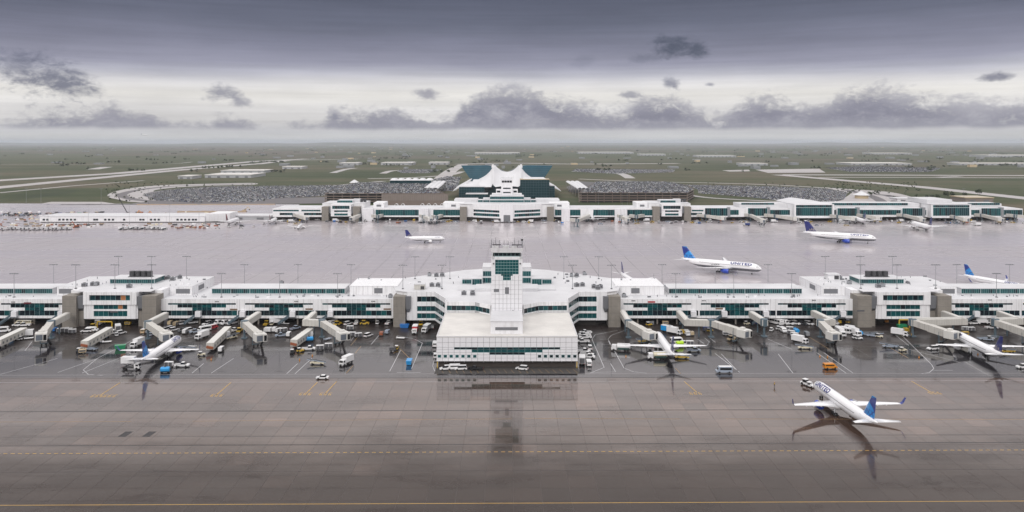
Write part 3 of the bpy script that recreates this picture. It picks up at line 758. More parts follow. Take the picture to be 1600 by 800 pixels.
# ---- gate halls with their concrete piers, left and right
def gate_hall(cx, boards):
    mb = MB(); mb.box(cx - 34, cx + 34, 393.5, 424, 12.62, 16.8); cpart(mb, 'hall_wall', 'white_panel')
    mb = MB(); mb.box(cx - 34, cx + 34, 393.5, 424, 16.8, 17.0); mb.box(cx - 19, cx + 19, 381.0, 393.4, 16.8, 17.0); cpart(mb, 'roof', 'roof')
    mb = MB(); mb.box(cx - 13.2, cx + 13.2, 379.9, 393.4, 3.9, 16.8); mb.box(cx - 22.5, cx - 13.3, 385.5, 393.4, 3.9, 16.8); mb.box(cx + 13.3, cx + 22.5, 385.5, 393.4, 3.9, 16.8); cpart(mb, 'hall_wall', 'white_plain')
    facade(concourse, (cx - 13, 379.85), (cx + 13, 379.85), 17.1, 10.9, [(12.9, 15.6, [(2.9, 22.8, 0.15, 1, boards[0])])], origin=CO, thick=1.0)
    facade(concourse, (cx - 12.4, 379.85), (cx + 12.4, 379.85), 10.88, 3.9, [(8.6, 10.88, [(4.2, 20.6, 0.5, 1, boards[1])]), (5.1, 7.8, [(4.2, 20.6, 0.85)])], origin=CO, thick=0.4)
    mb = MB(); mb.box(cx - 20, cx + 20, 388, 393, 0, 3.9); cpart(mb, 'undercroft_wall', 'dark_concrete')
    for s in (-1, 1):
        mb = MB(); a, b = sorted((cx + s * 22.8, cx + s * 16.0)); mb.box(a, b, 378.2, 386.5, 0, 15.3); cpart(mb, 'concrete_pier', 'concrete')
        mb = MB(); a, b = sorted((cx + s * 15.98, cx + s * 13.2)); mb.box(a, b, 380.5, 386.5, 0, 7.6); cpart(mb, 'concrete_pier', 'concrete')
        mb = MB(); mb.frustum((a, b, 379.5, 386, 9.0), (a, b, 378.8, 386, 15.0)); mb.frustum((a + .6, b - .6, 381.5, 386, 7.4), (a, b, 379.5, 386, 9.0)); cpart(mb, 'duct', 'louver')
        # louvers on the rear block
        mb = MB(); a, b = sorted((cx + s * 26, cx + s * 33)); mb.box(a, b, 393.3, 393.47, 13.6, 15.9); cpart(mb, 'louver', 'louver')
        mb = MB(); xx = cx + s * 34.1; mb.box(xx - 0.08, xx + 0.08, 402, 409, 13.6, 15.9); cpart(mb, 'louver', 'louver')
    # raised roof light
    mb = MB(); mb.box(cx - 11.5, cx + 11.5, 401.5, 413, 17.0, 19.4); mb.box(cx - 11.9, cx + 11.9, 401.0, 413.4, 19.4, 19.7); cpart(mb, 'roof_light', 'roof')
    glazing(concourse, (cx - 11.3, 401.47), (cx + 11.3, 401.47), 17.3, 19.3, 1.1, 0.8, CO)
    sx = -1 if cx > 0 else 1
    if sx > 0: glazing(concourse, (cx + 11.53, 401.6), (cx + 11.53, 412.8), 17.3, 19.3, 1.4, 0.8, CO)
    else: glazing(concourse, (cx - 11.53, 412.8), (cx - 11.53, 401.6), 17.3, 19.3, 1.4, 0.8, CO)
gate_hall(193.0, ((), ())); gate_hall(-193.0, ((6,), (5,)))

# ---- centre pavilion: splayed bays running forward to the tower
def pav(s):
    pts = [(62, 416), (55, 384.5), (48.8, 381), (35, 381), (28, 363.5), (28, 357), (14.5, 356.5), (7.2, 349.5)]
    return [(s * x, y) for x, y in pts]
right = pav(1); left = pav(-1)
outline = right + left[::-1] + [(-55, 420), (-24, 446), (-8, 453), (8, 453), (24, 446), (55, 420)]
mb = MB(); mb.prism([(x, y) for x, y in outline], 16.5, 16.8); cpart(mb, 'roof', 'roof')
inset = [(x * 0.985, 402 + (y - 402) * 0.985) for x, y in outline]
mb = MB(); mb.prism(inset, 3.0, 16.48); cpart(mb, 'core_wall', 'white_plain')
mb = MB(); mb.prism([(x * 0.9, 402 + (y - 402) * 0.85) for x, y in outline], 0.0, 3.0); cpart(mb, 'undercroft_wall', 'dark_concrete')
for s in (1, -1):
    def seg(i, j, rows, zb=3.0, pane=2.4):
        a, b = (right[i], right[j]) if s > 0 else (left[i], left[j])
        if s > 0: a, b = b, a
        L = math.dist(a, b)
        rr = []
        for z0, z1, u0, u1, tone in rows:
            p, q = u0 * L, u1 * L
            if s > 0: p, q = L - q, L - p
            rr.append((z0, z1, [(p, q, tone)]))
        facade(concourse, a, b, 16.95, zb, rr, origin=CO, pane=pane)
    seg(2, 3, [(12.0, 14.6, 0.36, 1.0, 0.1), (7.4, 9.9, 0.36, 1.0, 0.75), (3.9, 6.4, 0.36, 1.0, 0.95)])
    seg(3, 4, [(12.0, 14.6, 0.0, 0.97, 0.02), (7.4, 9.9, 0.0, 0.97, 0.05), (3.9, 6.4, 0.0, 0.97, 0.05)], pane=3.2)
    seg(4, 5, [], 12.0)
    seg(5, 6, [(13.0, 15.2, 0.04, 1.0, 0.45)], 11.6, 2.2)
    seg(6, 7, [(13.0, 15.2, 0.0, 0.96, 0.2)], 11.6, 2.2)
    # concrete pier and duct beside it
    a, b = sorted((s * 55.2, s * 49.4)); mb = MB(); mb.box(a, b, 378.6, 387, 0, 15.0); cpart(mb, 'concrete_pier', 'concrete')
    a, b = sorted((s * 49.38, s * 46.9)); mb = MB(); mb.frustum((a, b, 379.4, 384, 9.0), (a, b, 378.9, 384, 14.9)); mb.frustum((a + .8, b - .8, 380.3, 384, 7), (a, b, 379.4, 384, 9.0)); cpart(mb, 'duct', 'louver')
    # stepped glass lanterns on the roof
    for x0, x1, y0, y1, z0, z1, g0, g1 in ((12.6, 18.0, 399, 408, 16.8, 20.3, 15.9, 18.6), (18.0, 23.2, 401, 407, 16.8, 19.9, 17.0, 18.9), (0.0, 12.6, 402, 416, 16.8, 25.6, 17.2, 19.3)):
        a, b = sorted((s * x0, s * x1)); mb = MB(); mb.box(a, b, y0, y1, z0, z1 - 0.3); mb.box(a - 0.01, b + 0.01, y0 - 0.25, y1, z1 - 0.3, z1); cpart(mb, 'roof_lantern', 'roof')
    gl = lambda x0, x1, y, z0, z1: glazing(concourse, (min(s * x0, s * x1) + 0.1, y - 0.03), (max(s * x0, s * x1) - 0.1, y - 0.03), z0, z1, 1.15, 0.75, CO)
    gl(12.8, 17.8, 399, 17.0, 19.8); gl(18.2, 23.0, 401, 17.2, 19.2); gl(0.2, 12.4, 402, 17.4, 20.0); gl(0.2, 12.4, 402, 20.9, 23.4)
    # low white service blocks on the roof in front of the lanterns
    a, b = sorted((s * 7.2, s * 15.5)); mb = MB(); mb.box(a, b, 382, 394, 16.8, 18.3); cpart(mb, 'plant_room', 'roof')
    a, b = sorted((s * 15.6, s * 24)); mb = MB(); mb.box(a, b, 384, 396, 16.8, 17.5); cpart(mb, 'plant_room', 'roof')

# ---- gate number plates, gate signs, service doors with stairs
def plate(px, py, w=2.0, h=0.55, m='louver_dark', name='gate_number', y=YB - 0.42):
    c = P(px, py, 0); x = XatY(px, y); z = ZatY(py, y)
    mb = MB(); n = 3
    if name == 'gate_number':
        for i in range(n): mb.box(x - w / 2 + i * w / n, x - w / 2 + (i + 0.72) * w / n, y, y + 0.05, z - h / 2, z + h / 2)
        return cpart(mb, name, m, kind='stuff')
    mb.box(x - w / 2, x + w / 2, y, y + 0.06, z - h / 2, z + h / 2); return cpart(mb, name, m)
for q in ((21,472),(339,471.3),(463,471),(583.5,471),(990,470),(1100,469.8),(1272,469.3),(1547,468.7),(1432,472)): plate(*q)
for px, py, mt in ((43,473.6,'maroon'),(365,483.6,'brown'),(483,483,'brown'),(605,483,'brown'),(1018,471.8,'red'),(1124,482.3,'brown'),(1345,485.6,'louver_dark')):
    y = YB - 0.45 if px != 1345 else 378.1
    plate(px, py, 3.6, 0.75, mt, 'gate_sign', y)
plate(178, 487.3, 3.6, 0.6, 'louver_dark', 'gate_sign', 379.3)
def service_door(px):
    x = XatY(px, YB - 0.4)
    mb = MB(); mb.box(x - 1.3, x + 1.3, YB - 2.2, YB - 0.36, 4.3, 7.0); cpart(mb, 'stair_lobby', 'wall_panel')
    mb = MB(); mb.box(x - 1.3, x + 1.3, YB - 2.0, YB - 0.4, 4.05, 4.28)
    for k in range(9): mb.box(x - 1.4 - 0.62 * (k + 1), x - 1.4 - 0.62 * k, YB - 1.9, YB - 0.6, 3.9 - 0.44 * k, 4.1 - 0.44 * k)
    mb.beam((x - 1.4, YB - 1.95, 5.2), (x - 7, YB - 1.95, 1.2), 0.12, 0.9); cpart(mb, 'stair', 'grey_blue', kind='stuff')
for px in (24.5, 97, 311, 380, 458, 517, 1083, 1131, 1196, 1316, 1524): service_door(px)
# grey blue service units hung beneath the wall, yellow gate frames at the halls
def yellow_gate(px0, px1, pyt, y):
    x0, x1 = XatY(px0, y), XatY(px1, y); zt = ZatY(pyt, y)
    mb = MB(); mb.beam((x0, y, zt), (x1, y, zt), 0.45, 0.45); mb.box(x0 - .22, x0 + .22, y - .22, y + .22, 0.04, zt - .23); mb.box(x1 - .22, x1 + .22, y - .22, y + .22, 0.04, zt - .23)
    g = thing('height_gate', 'yellow height-limit gate at the foot of the %s gate hall' % ('left' if px0 < 800 else 'right'), 'height gate', ((x0 + x1) / 2, y, 0))
    mb.build('gate_frame', M['yellow'], g, origin=g.location)
yellow_gate(152, 175, 502.5, 378.0); yellow_gate(1405, 1421, 499.5, 378.0)

# ================================================================== OFFICE BLOCK in front of the tower
block = thing('office_block', 'low wide white office block with stepped teal windows before the control tower', 'office building', (0, 332, 0))
BO = (0, 332, 0)
def bpart(mb, name, m, **k): return mb.build(name, m if isinstance(m, list) else M[m], block, origin=BO, **k)
X0, X1, YF, YR = -28.0, 28.2, 310.0, 354.0
mb = MB(); mb.box(X0 + 0.3, X1 - 0.3, YF + 0.3, YR, 2.75, 12.3); bpart(mb, 'core_wall', 'joint')
mb = MB(); mb.box(X0 + 0.6, X1 - 0.6, YF + 2.2, YR, 0.03, 2.74); bpart(mb, 'base_wall', 'brown_base')
mb = MB(); mb.box(X0, X1, YF, YR, 12.3, 12.55); bpart(mb, 'roof', 'roof_dirty')
mb = MB()
for a in ((X0, X1, YF - .05, YF + .25), (X0 - .05, X0 + .25, YF + .26, YR), (X1 - .25, X1 + .05, YF + .26, YR)): mb.box(*a, 12.55, 12.8)
bpart(mb, 'parapet', 'roof', kind='stuff')
# facing panels, each its own piece, laid round the window openings
PANEL = {}
def panel(parent, w, h, loc, o, facing='y'):
    key = (round(w, 3), round(h, 3), facing)
    if key not in PANEL:
        mb = MB(); g = 0.05
        if facing == 'y': mb.box(-w / 2 + g, w / 2 - g, 0, 0.24, -h / 2 + g, h / 2 - g)
        else: mb.box(0, 0.24, -w / 2 + g, w / 2 - g, -h / 2 + g, h / 2 - g)
        PANEL[key] = mb.mesh('panel', [M['wall_panel']])
    q = link('panel', PANEL[key], parent); q.location = (loc[0] - o[0], loc[1] - o[1], loc[2] - o[2])
NC = 24; PWD = (X1 - X0) / NC
ZR = [2.8, 4.25, 5.45, 6.65, 7.95, 9.25, 10.5, 12.3]
def opening(i, z):
    if 8.6 < z < 9.3 or (7.95 < z < 9.25): return 3 <= i <= 20
    if 6.65 < z < 7.95: return 6 <= i <= 17
    if 5.45 < z < 6.65: return 9 <= i <= 14
    return False
ROWS = [(2.8, 3.95), (3.95, 5.15), (5.15, 6.55), (6.55, 7.85), (7.85, 9.0), (9.0, 10.6), (10.6, 12.3)]
STEP = {2: None}
for k, (z0, z1) in enumerate([(2.8, 4.1), (4.1, 5.4), (5.4, 6.3), (6.3, 7.5), (7.5, 8.4), (8.4, 10.3), (10.3, 12.3)]):
    for i in range(NC):
        if k == 4 and 3 <= i <= 20: continue
        if k == 3 and 6 <= i <= 17: continue
        if k == 2 and 9 <= i <= 14: continue
        panel(block, PWD, z1 - z0, (X0 + (i + 0.5) * PWD, YF + 0.02, (z0 + z1) / 2), BO)
def bwin(i0, i1, z0, z1, tone, pane=PWD): glazing(block, (X0 + i0 * PWD, YF + 0.14), (X0 + i1 * PWD, YF + 0.14), z0, z1, pane, tone, BO, bar=0.16)
bwin(3, 6, 7.5, 8.4, 0.0); bwin(6, 18, 7.5, 8.4, 0.0); bwin(18, 21, 7.5, 8.4, 0.0); bwin(6, 18, 6.3, 7.48, 1.0); bwin(9, 15, 5.4, 6.28, 0.0)
for i in (0, 1, 2, 3, 4, 5, 6, 17, 18, 19, 20, 21, 22, 23):
    xc = X0 + (i + 0.5) * PWD
    glazing(block, (xc - 0.62, YF - 0.01), (xc + 0.62, YF - 0.01), 4.35, 5.55 - 0.2, 2, 1.0 if i < 8 else 0.0, BO, bar=0.1)
# side walls
for xs, f in ((X0 + 0.02, 1), (X1 - 0.26, -1)):
    for k, (z0, z1) in enumerate([(2.8, 7.5), (7.5, 12.3)]):
        for j in range(10):
            panel(block, 4.35, z1 - z0, (xs, YF + 0.3 + (j + 0.5) * 4.35, (z0 + z1) / 2), BO, 'x')
mb = MB()
for i in range(14): mb.box(X0 + 3 + i * 3.9, X0 + 3.25 + i * 3.9, YF + 2.05, YF + 2.18, 1.9, 2.15)
bpart(mb, 'wall_lamp', 'white', kind='stuff')
for xx in (X0 + 0.3, X1 - 0.3):
    mb = MB(); mb.box(xx - .15, xx + .15, YF + 0.4, YF + 0.7, 0.03, 2.74); bpart(mb, 'corner_post', 'yellow')
# lower roof box against the tower
mb = MB(); mb.box(-6.6, 6.4, 315.0, 334.9, 12.55, 17.4); bpart(mb, 'entrance_penthouse', 'wall_panel')
mb = MB(); mb.box(-6.75, 6.55, 314.85, 334.9, 17.4, 17.65); bpart(mb, 'roof', 'roof')
mb = MB(); mb.box(-4.7, 4.4, 314.88, 314.99, 14.0, 15.2); bpart(mb, 'louver', 'louver')
# dark car park strip in front
mb = MB(); mb.box(X0 - 0.2, X1 + 0.2, 302.6, 312.3, 0.03, 0.042); mb.build('car_park', M['dark_concrete'], kind='structure')
mb = MB()
for i in range(20): ribbon(mb, [(X0 + 2 + i * 2.75 + 1.3, 303.5), (X0 + 2 + i * 2.75, 308.6)], 0.13, 0.047)
mb.build('bay_line', M['line_yellow_faint'], kind='stuff')

# ================================================================== CONTROL TOWER
tower = thing('control_tower', 'square white ramp control tower with a teal glazed grid and railed flat top', 'control tower', (0, 341.5, 0))
TO = (0, 341.5, 0)
def tpart(mb, name, m, **k): return mb.build(name, m if isinstance(m, list) else M[m], tower, origin=TO, **k)
TX, TY0, TY1 = 6.7, 335.0, 348.4
mb = MB(); mb.box(-TX + .2, TX - .2, TY0 + .2, TY1 - .2, 0.04, 40.6); tpart(mb, 'shaft', 'joint')
tw = 2 * TX / 8; th = 2.0
zg = [12.6 + th * k for k in range(15)]
for k in range(14):
    z0 = zg[k]; z1 = z0 + th
    for i in range(8):
        zc = (z0 + z1) / 2
        if zc > 32.6 and 1 < i < 6 or (zc > 32.6 and i in (1, 6)): continue
        if 30.6 < zc < 32.7 and 2 < i + 0.0 < 6 and i in (3, 4): continue
        panel(tower, tw, th, (-TX + (i + .5) * tw, TY0 - 0.02, zc), TO)
for xs in (-TX - .02, TX - .22):
    for k in range(7):
        for j in range(4): panel(tower, 3.3, 4.0, (xs, TY0 + .25 + (j + .5) * 3.27, 14.6 + k * 4.0), TO, 'x')
mb = MB(); mb.box(-TX, TX, TY0 - .05, TY1, 39.45, 40.75); mb.box(-TX, -5.03, TY0 - .04, TY0 + 0.3, 32.6, 39.44); mb.box(5.03, TX, TY0 - .04, TY0 + 0.3, 32.6, 39.44); tpart(mb, 'wall', 'wall_panel', kind='stuff')
def tgrid(x0, x1, z0, z1, nx, nz):
    glazing(tower, (x0, TY0 + 0.06), (x1, TY0 + 0.06), z0, z1, (x1 - x0) / nx, 0.95, TO, rows=nz, bar=0.16)
tgrid(-5.03, 5.03, 33.2, 39.44, 8, 5); 
mb = MB(); mb.box(-5.03, -2.52, TY0 - .03, TY0 + .25, 32.6, 33.18); mb.box(2.52, 5.03, TY0 - .03, TY0 + .25, 32.6, 33.18); tpart(mb, 'wall', 'wall_panel', kind='stuff')
tgrid(-2.5, 2.5, 30.62, 33.18, 4, 2)
for x0, x1, z0, z1 in ((-5.6, -3.3, 25.6, 26.9), (-0.8, 0.9, 24.8, 27.6)):
    mb = MB(); mb.box(x0, x1, TY0 - .12, TY0 - .03, z0, z1); tpart(mb, 'louver', 'louver')
for x, z, r in ((-5.7, 37.8, .35), (5.75, 37.8, .35), (2.6, 17.6, .3)):
    mb = MB(); mb.cyl((x, TY0 - .05, z), (x, TY0 - .4, z), r, n=10); tpart(mb, 'wall_vent', 'louver_dark')
# cab: dark band set back under a deep white cap
mb = MB(); mb.box(-5.9, 5.9, TY0 + .5, TY1 - .5, 40.75, 42.5); tpart(mb, 'cab_core', 'glass_black')
glazing(tower, (-5.3, TY0 + .46), (5.3, TY0 + .46), 40.85, 42.45, 1.77, 0.0, TO, bar=0.3)
for x0, x1 in ((-6.5, -5.5), (5.5, 6.5)):
    mb = MB(); mb.frustum((x0, x1, TY0 - 0.4, TY1, 39.9), (x0, x1, TY0 - 0.6, TY1, 40.8)); tpart(mb, 'bracket', 'frame_white')
mb = MB(); mb.frustum((-6.5, 6.5, TY0 - .2, TY1 + .2, 42.5), (-7.1, 7.1, TY0 - .8, TY1 + .8, 44.5), 0); tpart(mb, 'cap', 'wall_panel')
mb = MB(); mb.box(-6.9, 6.9, TY0 - .6, TY1 + .6, 44.5, 44.62); tpart(mb, 'roof', 'apron')
rl = MB()
for (x0, y0, x1, y1) in ((-7, TY0 - .7, 7, TY0 - .7), (-7, TY1 + .7, 7, TY1 + .7), (-7, TY0 - .7, -7, TY1 + .7), (7, TY0 - .7, 7, TY1 + .7)):
    for z in (45.1, 45.75): rl.beam((x0, y0, z), (x1, y1, z), .07, .07)
    for k in range(9):
        t = k / 8; x = x0 + (x1 - x0) * t; y = y0 + (y1 - y0) * t; rl.beam((x, y, 44.5), (x, y, 45.78), .07, .07, up=(0, 1, 0))
tpart(rl, 'railing', 'steel', kind='stuff')
an = MB()
for x, y, h, r in ((-6.7, TY0, 3.6, .09), (-5.9, TY0 + 1, 2.2, .07), (-1.2, TY0 + .6, 3.2, .07), (.6, TY0 + 3, 2.6, .07), (6.5, TY0 + .3, 3.4, .12), (5, TY0 + 5, 2.5, .07), (-3.2, TY0 + 4, 2.8, .07), (2.4, TY0 + 1.5, 2.2, .06), (3.4, TY1 - 2, 3, .07), (-5, TY1 - 2, 3, .07)):
    an.cyl((x, y, 44.6), (x, y, 44.6 + h), r, n=5)
an.cyl((6.5, TY0 + .3, 47.6), (6.5, TY0 + .3, 48.3), .5, n=8)
tpart(an, 'antenna', 'dark_steel', kind='stuff')
mb = MB(); mb.box(-6.4, -3.6, TY0 - .5, TY0 + .4, 44.62, 45.4); mb.box(-1.9, .9, TY0 - .5, TY0 + .6, 44.62, 45.5); mb.box(1.6, 4.3, TY0 - .5, TY0 + .4, 44.62, 45.3); tpart(mb, 'equipment_cabinet', 'white', kind='stuff')
mb = MB(); mb.box(-6.2, -2.6, TY0 + 1.2, TY0 + 1.7, 45.5, 45.9); mb.box(2.2, 6.4, TY0 + 1.2, TY0 + 1.7, 45.4, 45.85); mb.box(-4.6, -4.2, TY0 + 1.3, TY0 + 1.6, 44.62, 45.5); mb.box(4.2, 4.6, TY0 + 1.3, TY0 + 1.6, 44.62, 45.4); tpart(mb, 'antenna_rack', 'dark_steel', kind='stuff')

# ================================================================== things standing on the roofs
def lamp_proto(h):
    t = thing('apron_lamp_mast', 'x', 'lamp mast')
    mb = MB(); mb.cyl((0, 0, 0), (0, 0, h), .15, .09, 8); mb.build('pole', M['steel'], t)
    mb = MB(); mb.box(-.45, .45, -.45, .45, 0, .35); mb.build('base', M['louver_dark'], t)
    mb = MB(); mb.beam((-1.8, 0, h), (1.8, 0, h), .12, .12); mb.build('crossarm', M['steel'], t)
    for x in (-1.8, -0.6, 0.6, 1.8):
        mb = MB(); mb.frustum((x - .35, x + .35, -.55, .25, h - .35), (x - .3, x + .3, -.4, .3, h - .02)); mb.build('floodlight', M['louver'], t)
    return t
ORD = ['leftmost', 'second', 'third', 'fourth', 'fifth', 'sixth', 'seventh', 'eighth', 'ninth', 'tenth', 'eleventh', 'twelfth', 'thirteenth', 'fourteenth', 'fifteenth', 'sixteenth', 'seventeenth', 'eighteenth', 'nineteenth', 'twentieth',
       '21st', '22nd', '23rd', '24th', '25th', '26th', '27th', '28th', '29th', '30th', '31st', '32nd', '33rd', '34th', '35th', '36th', '37th', '38th', '39th', '40th', '41st', '42nd', '43rd', '44th', '45th', '46th', '47th', '48th', '49th', '50th']
def nth(i): return 'leftmost' if i == 0 else ORD[i] + ' from the left'
lamp = lamp_proto(12.0); first = True
front = [22, 118.5, 179.5, 237, 346, 437, 527.5, 629.5, 690.5, 894.5, 955.5, 1056, 1146.5, 1237, 1345, 1401.5, 1462, 1557]
back = [84, 185, 236.5, 291.5, 382, 465.5, 548.5, 648.5, 703, 881, 935.5, 1034.5, 1117.5, 1200, 1289.5, 1344, 1394.5, 1495, 1577.5]
hall_px = lambda px: abs(abs(px - 792) - 612) < 72 or abs(px - 792) < 175
for rowpx, Y, what in ((front, 388.5, 'front'), (back, 417.0, 'rear')):
    for i, px in enumerate(rowpx):
        x = XatY(px, Y); z = 12.62
        if abs(abs(x) - 193) < 22: z = 17.0
        elif what == 'rear' and (abs(abs(x) - 193) < 33 or 55 < abs(x) < 80): z = 17.0
        elif abs(x) < 54: z = 16.8
        lb = 'grey floodlight mast on the %s edge of the near roof, %s' % (what, nth(i))
        if first: lamp.location = (x, Y, z); lamp['label'] = lb; lamp['group'] = 'lamp masts on the near concourse roof'; first = False
        else: dup(lamp, (x, Y, z), 0, lb, 'lamp masts on the near concourse roof')
def hvac_proto():
    t = thing('rooftop_unit', 'x', 'rooftop unit')
    mb = MB(); mb.box(-1.2, 1.2, -.9, .9, .25, 1.7); mb.build('casing', M['grey'], t)
    mb = MB(); mb.box(-1.0, 1.0, -.93, -.91, .45, 1.4); mb.build('grille', M['louver_dark'], t)
    mb = MB(); mb.cyl((0, 0, 1.7), (0, 0, 1.95), .6, n=10); mb.build('fan_cowl', M['dark_steel'], t)
    mb = MB(); mb.box(-1.1, 1.1, -.8, -.6, 0, .25); mb.box(-1.1, 1.1, .6, .8, 0, .25); mb.build('skid', M['dark_steel'], t, kind='stuff')
    return t
hv = hvac_proto(); first = True
HV = [(671,431,16.8),(682,432,16.8),(691,431.5,16.8),(675,447.5,16.8),(684.5,447.5,16.8),(893,432,16.8),(901,432,16.8),(913,429.5,16.8),(901,447.5,16.8),(910,447,16.8),(928,450,16.8),(938,450,16.8),(934,452,16.8),(657,452,16.8),
      (132,447.5,17),(145,446,17),(151,446,17),(202,449.5,17),(256,437,17),(263,436,17),(270,438,17),(281,435,17),(1312,436,17),(1327,443.5,17),(1379,447.5,17),(1372,449,17),(610,465,12.6),(975,464,12.6),(440,444,12.6),(950,449,12.6),(725,460.5,16.8),(738.5,461,16.8)]
HV.sort()
for i, (px, py, z) in enumerate(HV):
    p = P(px, py, z); s = 'left' if px < 792 else 'right'
    lb = 'grey air conditioning unit on the near roof, %s of its kind' % nth(i)
    if first: hv.location = p; hv['label'] = lb; hv['group'] = 'rooftop air conditioning units'; first = False
    else: dup(hv, p, random.choice((0, .4, 1.57)), lb, 'rooftop air conditioning units')
# small vents, pipes and pads scattered over the roofs
random.seed(31); vb = MB()
for i in range(300):
    x = random.uniform(-260, 260); r_ = abs(x); y = random.choice((random.uniform(387, 394), random.uniform(410, 420))); z = 12.62
    if 159 < abs(x) < 227: y = random.uniform(396, 423); z = 17.0
    elif r_ < 50: y = random.uniform(388, 432); z = 16.8
    elif r_ < 80 and y > 393: z = 17.15
    if r_ < 26 and 380 < y < 418: continue
    if abs(r_ - 193) < 13 and 400 < y < 414: continue
    if random.random() < .5: vb.cyl((x, y, z), (x, y, z + random.uniform(.5, 1.1)), .18, n=6, m=random.randrange(2))
    else: w = random.uniform(.3, .9); vb.box(x - w, x + w, y - .4, y + .4, z, z + random.uniform(.25, .9), random.randrange(3))
cpart(vb, 'roof_vent', [M['steel'], M['louver'], M['white_plain']], kind='stuff')
# dark cooling towers above the roof lights, cream hut, white cabins
for cx, side in ((-193, 'left'), (193, 'right')):
    t = thing('cooling_unit', 'dark grey cluster of cooling drums on top of the %s gate hall roof light' % side, 'cooling unit', (cx + (2 if cx < 0 else 0), 407, 19.7))
    for k in range(4):
        mb = MB(); mb.cyl((-4.5 + 3 * k, 0, 0.3), (-4.5 + 3 * k, 0, 3.0), 1.45, 1.45, 12); d = mb.build('drum', M['dark_steel'], t)
    mb = MB(); mb.box(-6.2, 6.2, -1.3, 1.3, 0, .29); mb.build('plinth', M['louver_dark'], t)
p = P(1300, 436, 17)
t = thing('roof_cabin', 'small white cabin with dark open side on the right gate hall roof', 'roof cabin', p)
mb = MB(); mb.box(-3, 3, -2.5, 2.5, 0, 2.6); mb.build('wall', M['white_plain'], t); mb = MB(); mb.box(-3.4, 3.4, -3, 3, 2.6, 3.0); mb.build('roof', M['roof'], t); mb = MB(); mb.box(.2, 2.6, -2.58, -2.5, .3, 2.2); mb.build('door', M['dark_steel'], t)
p = P(656, 451.5, 16.8)
t = thing('roof_hut', 'small cream plant hut on the left roof of the centre pavilion', 'roof hut', p)
mb = MB(); mb.box(-2.6, 2.6, -2.2, 2.2, 0, 2.6); mb.build('wall', M['bridge'], t); mb = MB(); mb.box(.6, 2.4, -2.28, -2.2, .2, 1.8); mb.build('door', M['dark_steel'], t); mb = MB(); mb.box(-2.8, 2.8, -2.4, 2.4, 2.6, 2.8); mb.build('roof', M['roof'], t)
p = P(738.5, 459, 16.8)
t = thing('roof_box', 'small yellow and grey box on the centre roof left of the tower', 'roof box', p)
mb = MB(); mb.box(-.9, .9, -.7, .7, 0, 1.5); mb.build('casing', M['tan_paint'], t); mb = MB(); mb.box(-1, 1, -.8, .8, 1.5, 1.7); mb.build('lid', M['grey'], t)
# ================================================================== FAR CONCOURSE
YA = 891.0
far_c = thing('airport_concourse', 'distant white concourse across the wide wet apron, in front of the tented terminal', 'concourse', (0, 910, 0))
FO = (0, 910, 0)
def fpart(mb, name, m, **k): return mb.build(name, m if isinstance(m, list) else M[m], far_c, origin=FO, **k)
FX = lambda px: (px - 791) * 0.7315
FZ = lambda py: H - (py - VY) * 0.7315
def fbox(name, px0, px1, z0, z1, y0, y1, m='white_plain'):
    mb = MB(); mb.box(FX(px0), FX(px1), y0, y1, z0, z1); return fpart(mb, name, m)
def fglass(px0, px1, v0, v1, y=YA, pane=2.6, tone=0.7, rows=1, bar=0.2):
    return glazing(far_c, (FX(px0), y - 0.06), (FX(px1), y - 0.06), FZ(v1), FZ(v0), pane, tone, FO, rows, bar=bar)
def ffacade(px0, px1, zt, zb, rows, y=YA, **k):
    rr = [(FZ(v1), FZ(v0), [((FX(a) - FX(px0)), (FX(b) - FX(px0)), t) for a, b, t in w]) for v0, v1, w in rows]
    return facade(far_c, (FX(px0), y), (FX(px1), y), zt, zb, rr, origin=FO, pane=2.8, bar=0.2, mt='white_plain', **k)
# wings: cores, roofs, undercrofts
for a, b in ((425, 504), (563, 718), (864, 1019), (1077, 1597)):
    fbox('core_wall', a, b, 4.5, 13.7, YA + .05, 938); fbox('undercroft_wall', a + 1, b - 1, 0.02, 4.49, YA + 9, 936, 'dark_concrete'); fbox('roof', a, b, 13.71, 13.9, YA, 938.2, 'roof')
# left outer wing: stepped bands
ffacade(425, 504, 14.2, 4.5, [(327.8, 330.3, [(426, 466, .7), (470, 500, .7)]), (332.5, 336.2, [(436, 456, .2), (474, 504, .3)])])
ffacade(1077, 1135, 14.2, 4.5, [(327.8, 330.3, [(1080, 1098, .7)]), (332.5, 336.2, [(1078, 1096, .3)])])
for a, b in ((586, 655), (676, 718), (864, 904), (927, 1017)):
    pass
ffacade(563, 718, 14.2, 4.5, [(327.6, 336.8, [(586, 655, .7), (676, 718, .75)])])
ffacade(864, 1019, 14.2, 4.5, [(327.6, 336.8, [(866, 906, .75), (926, 1018, .7)])])
# white stair boxes standing out of the wings
for a, b in ((566, 583), (654, 669), (876, 889), (959, 978)):
    fbox('stair_tower', a, b, 0.03, FZ(325.5), YA - 5, YA - 0.4, 'wall_panel')
for a, b in ((580, 597), (690, 723), (858, 890), (996, 1014)):
    fbox('plant_room', a, b, 13.9, FZ(318), 902, 930); c = (a + b) / 2
    mb = MB(); mb.box(FX(c) - 2.6, FX(c) + 2.6, 901.7, 901.95, 15.4, 17.6); fpart(mb, 'louver', 'louver')
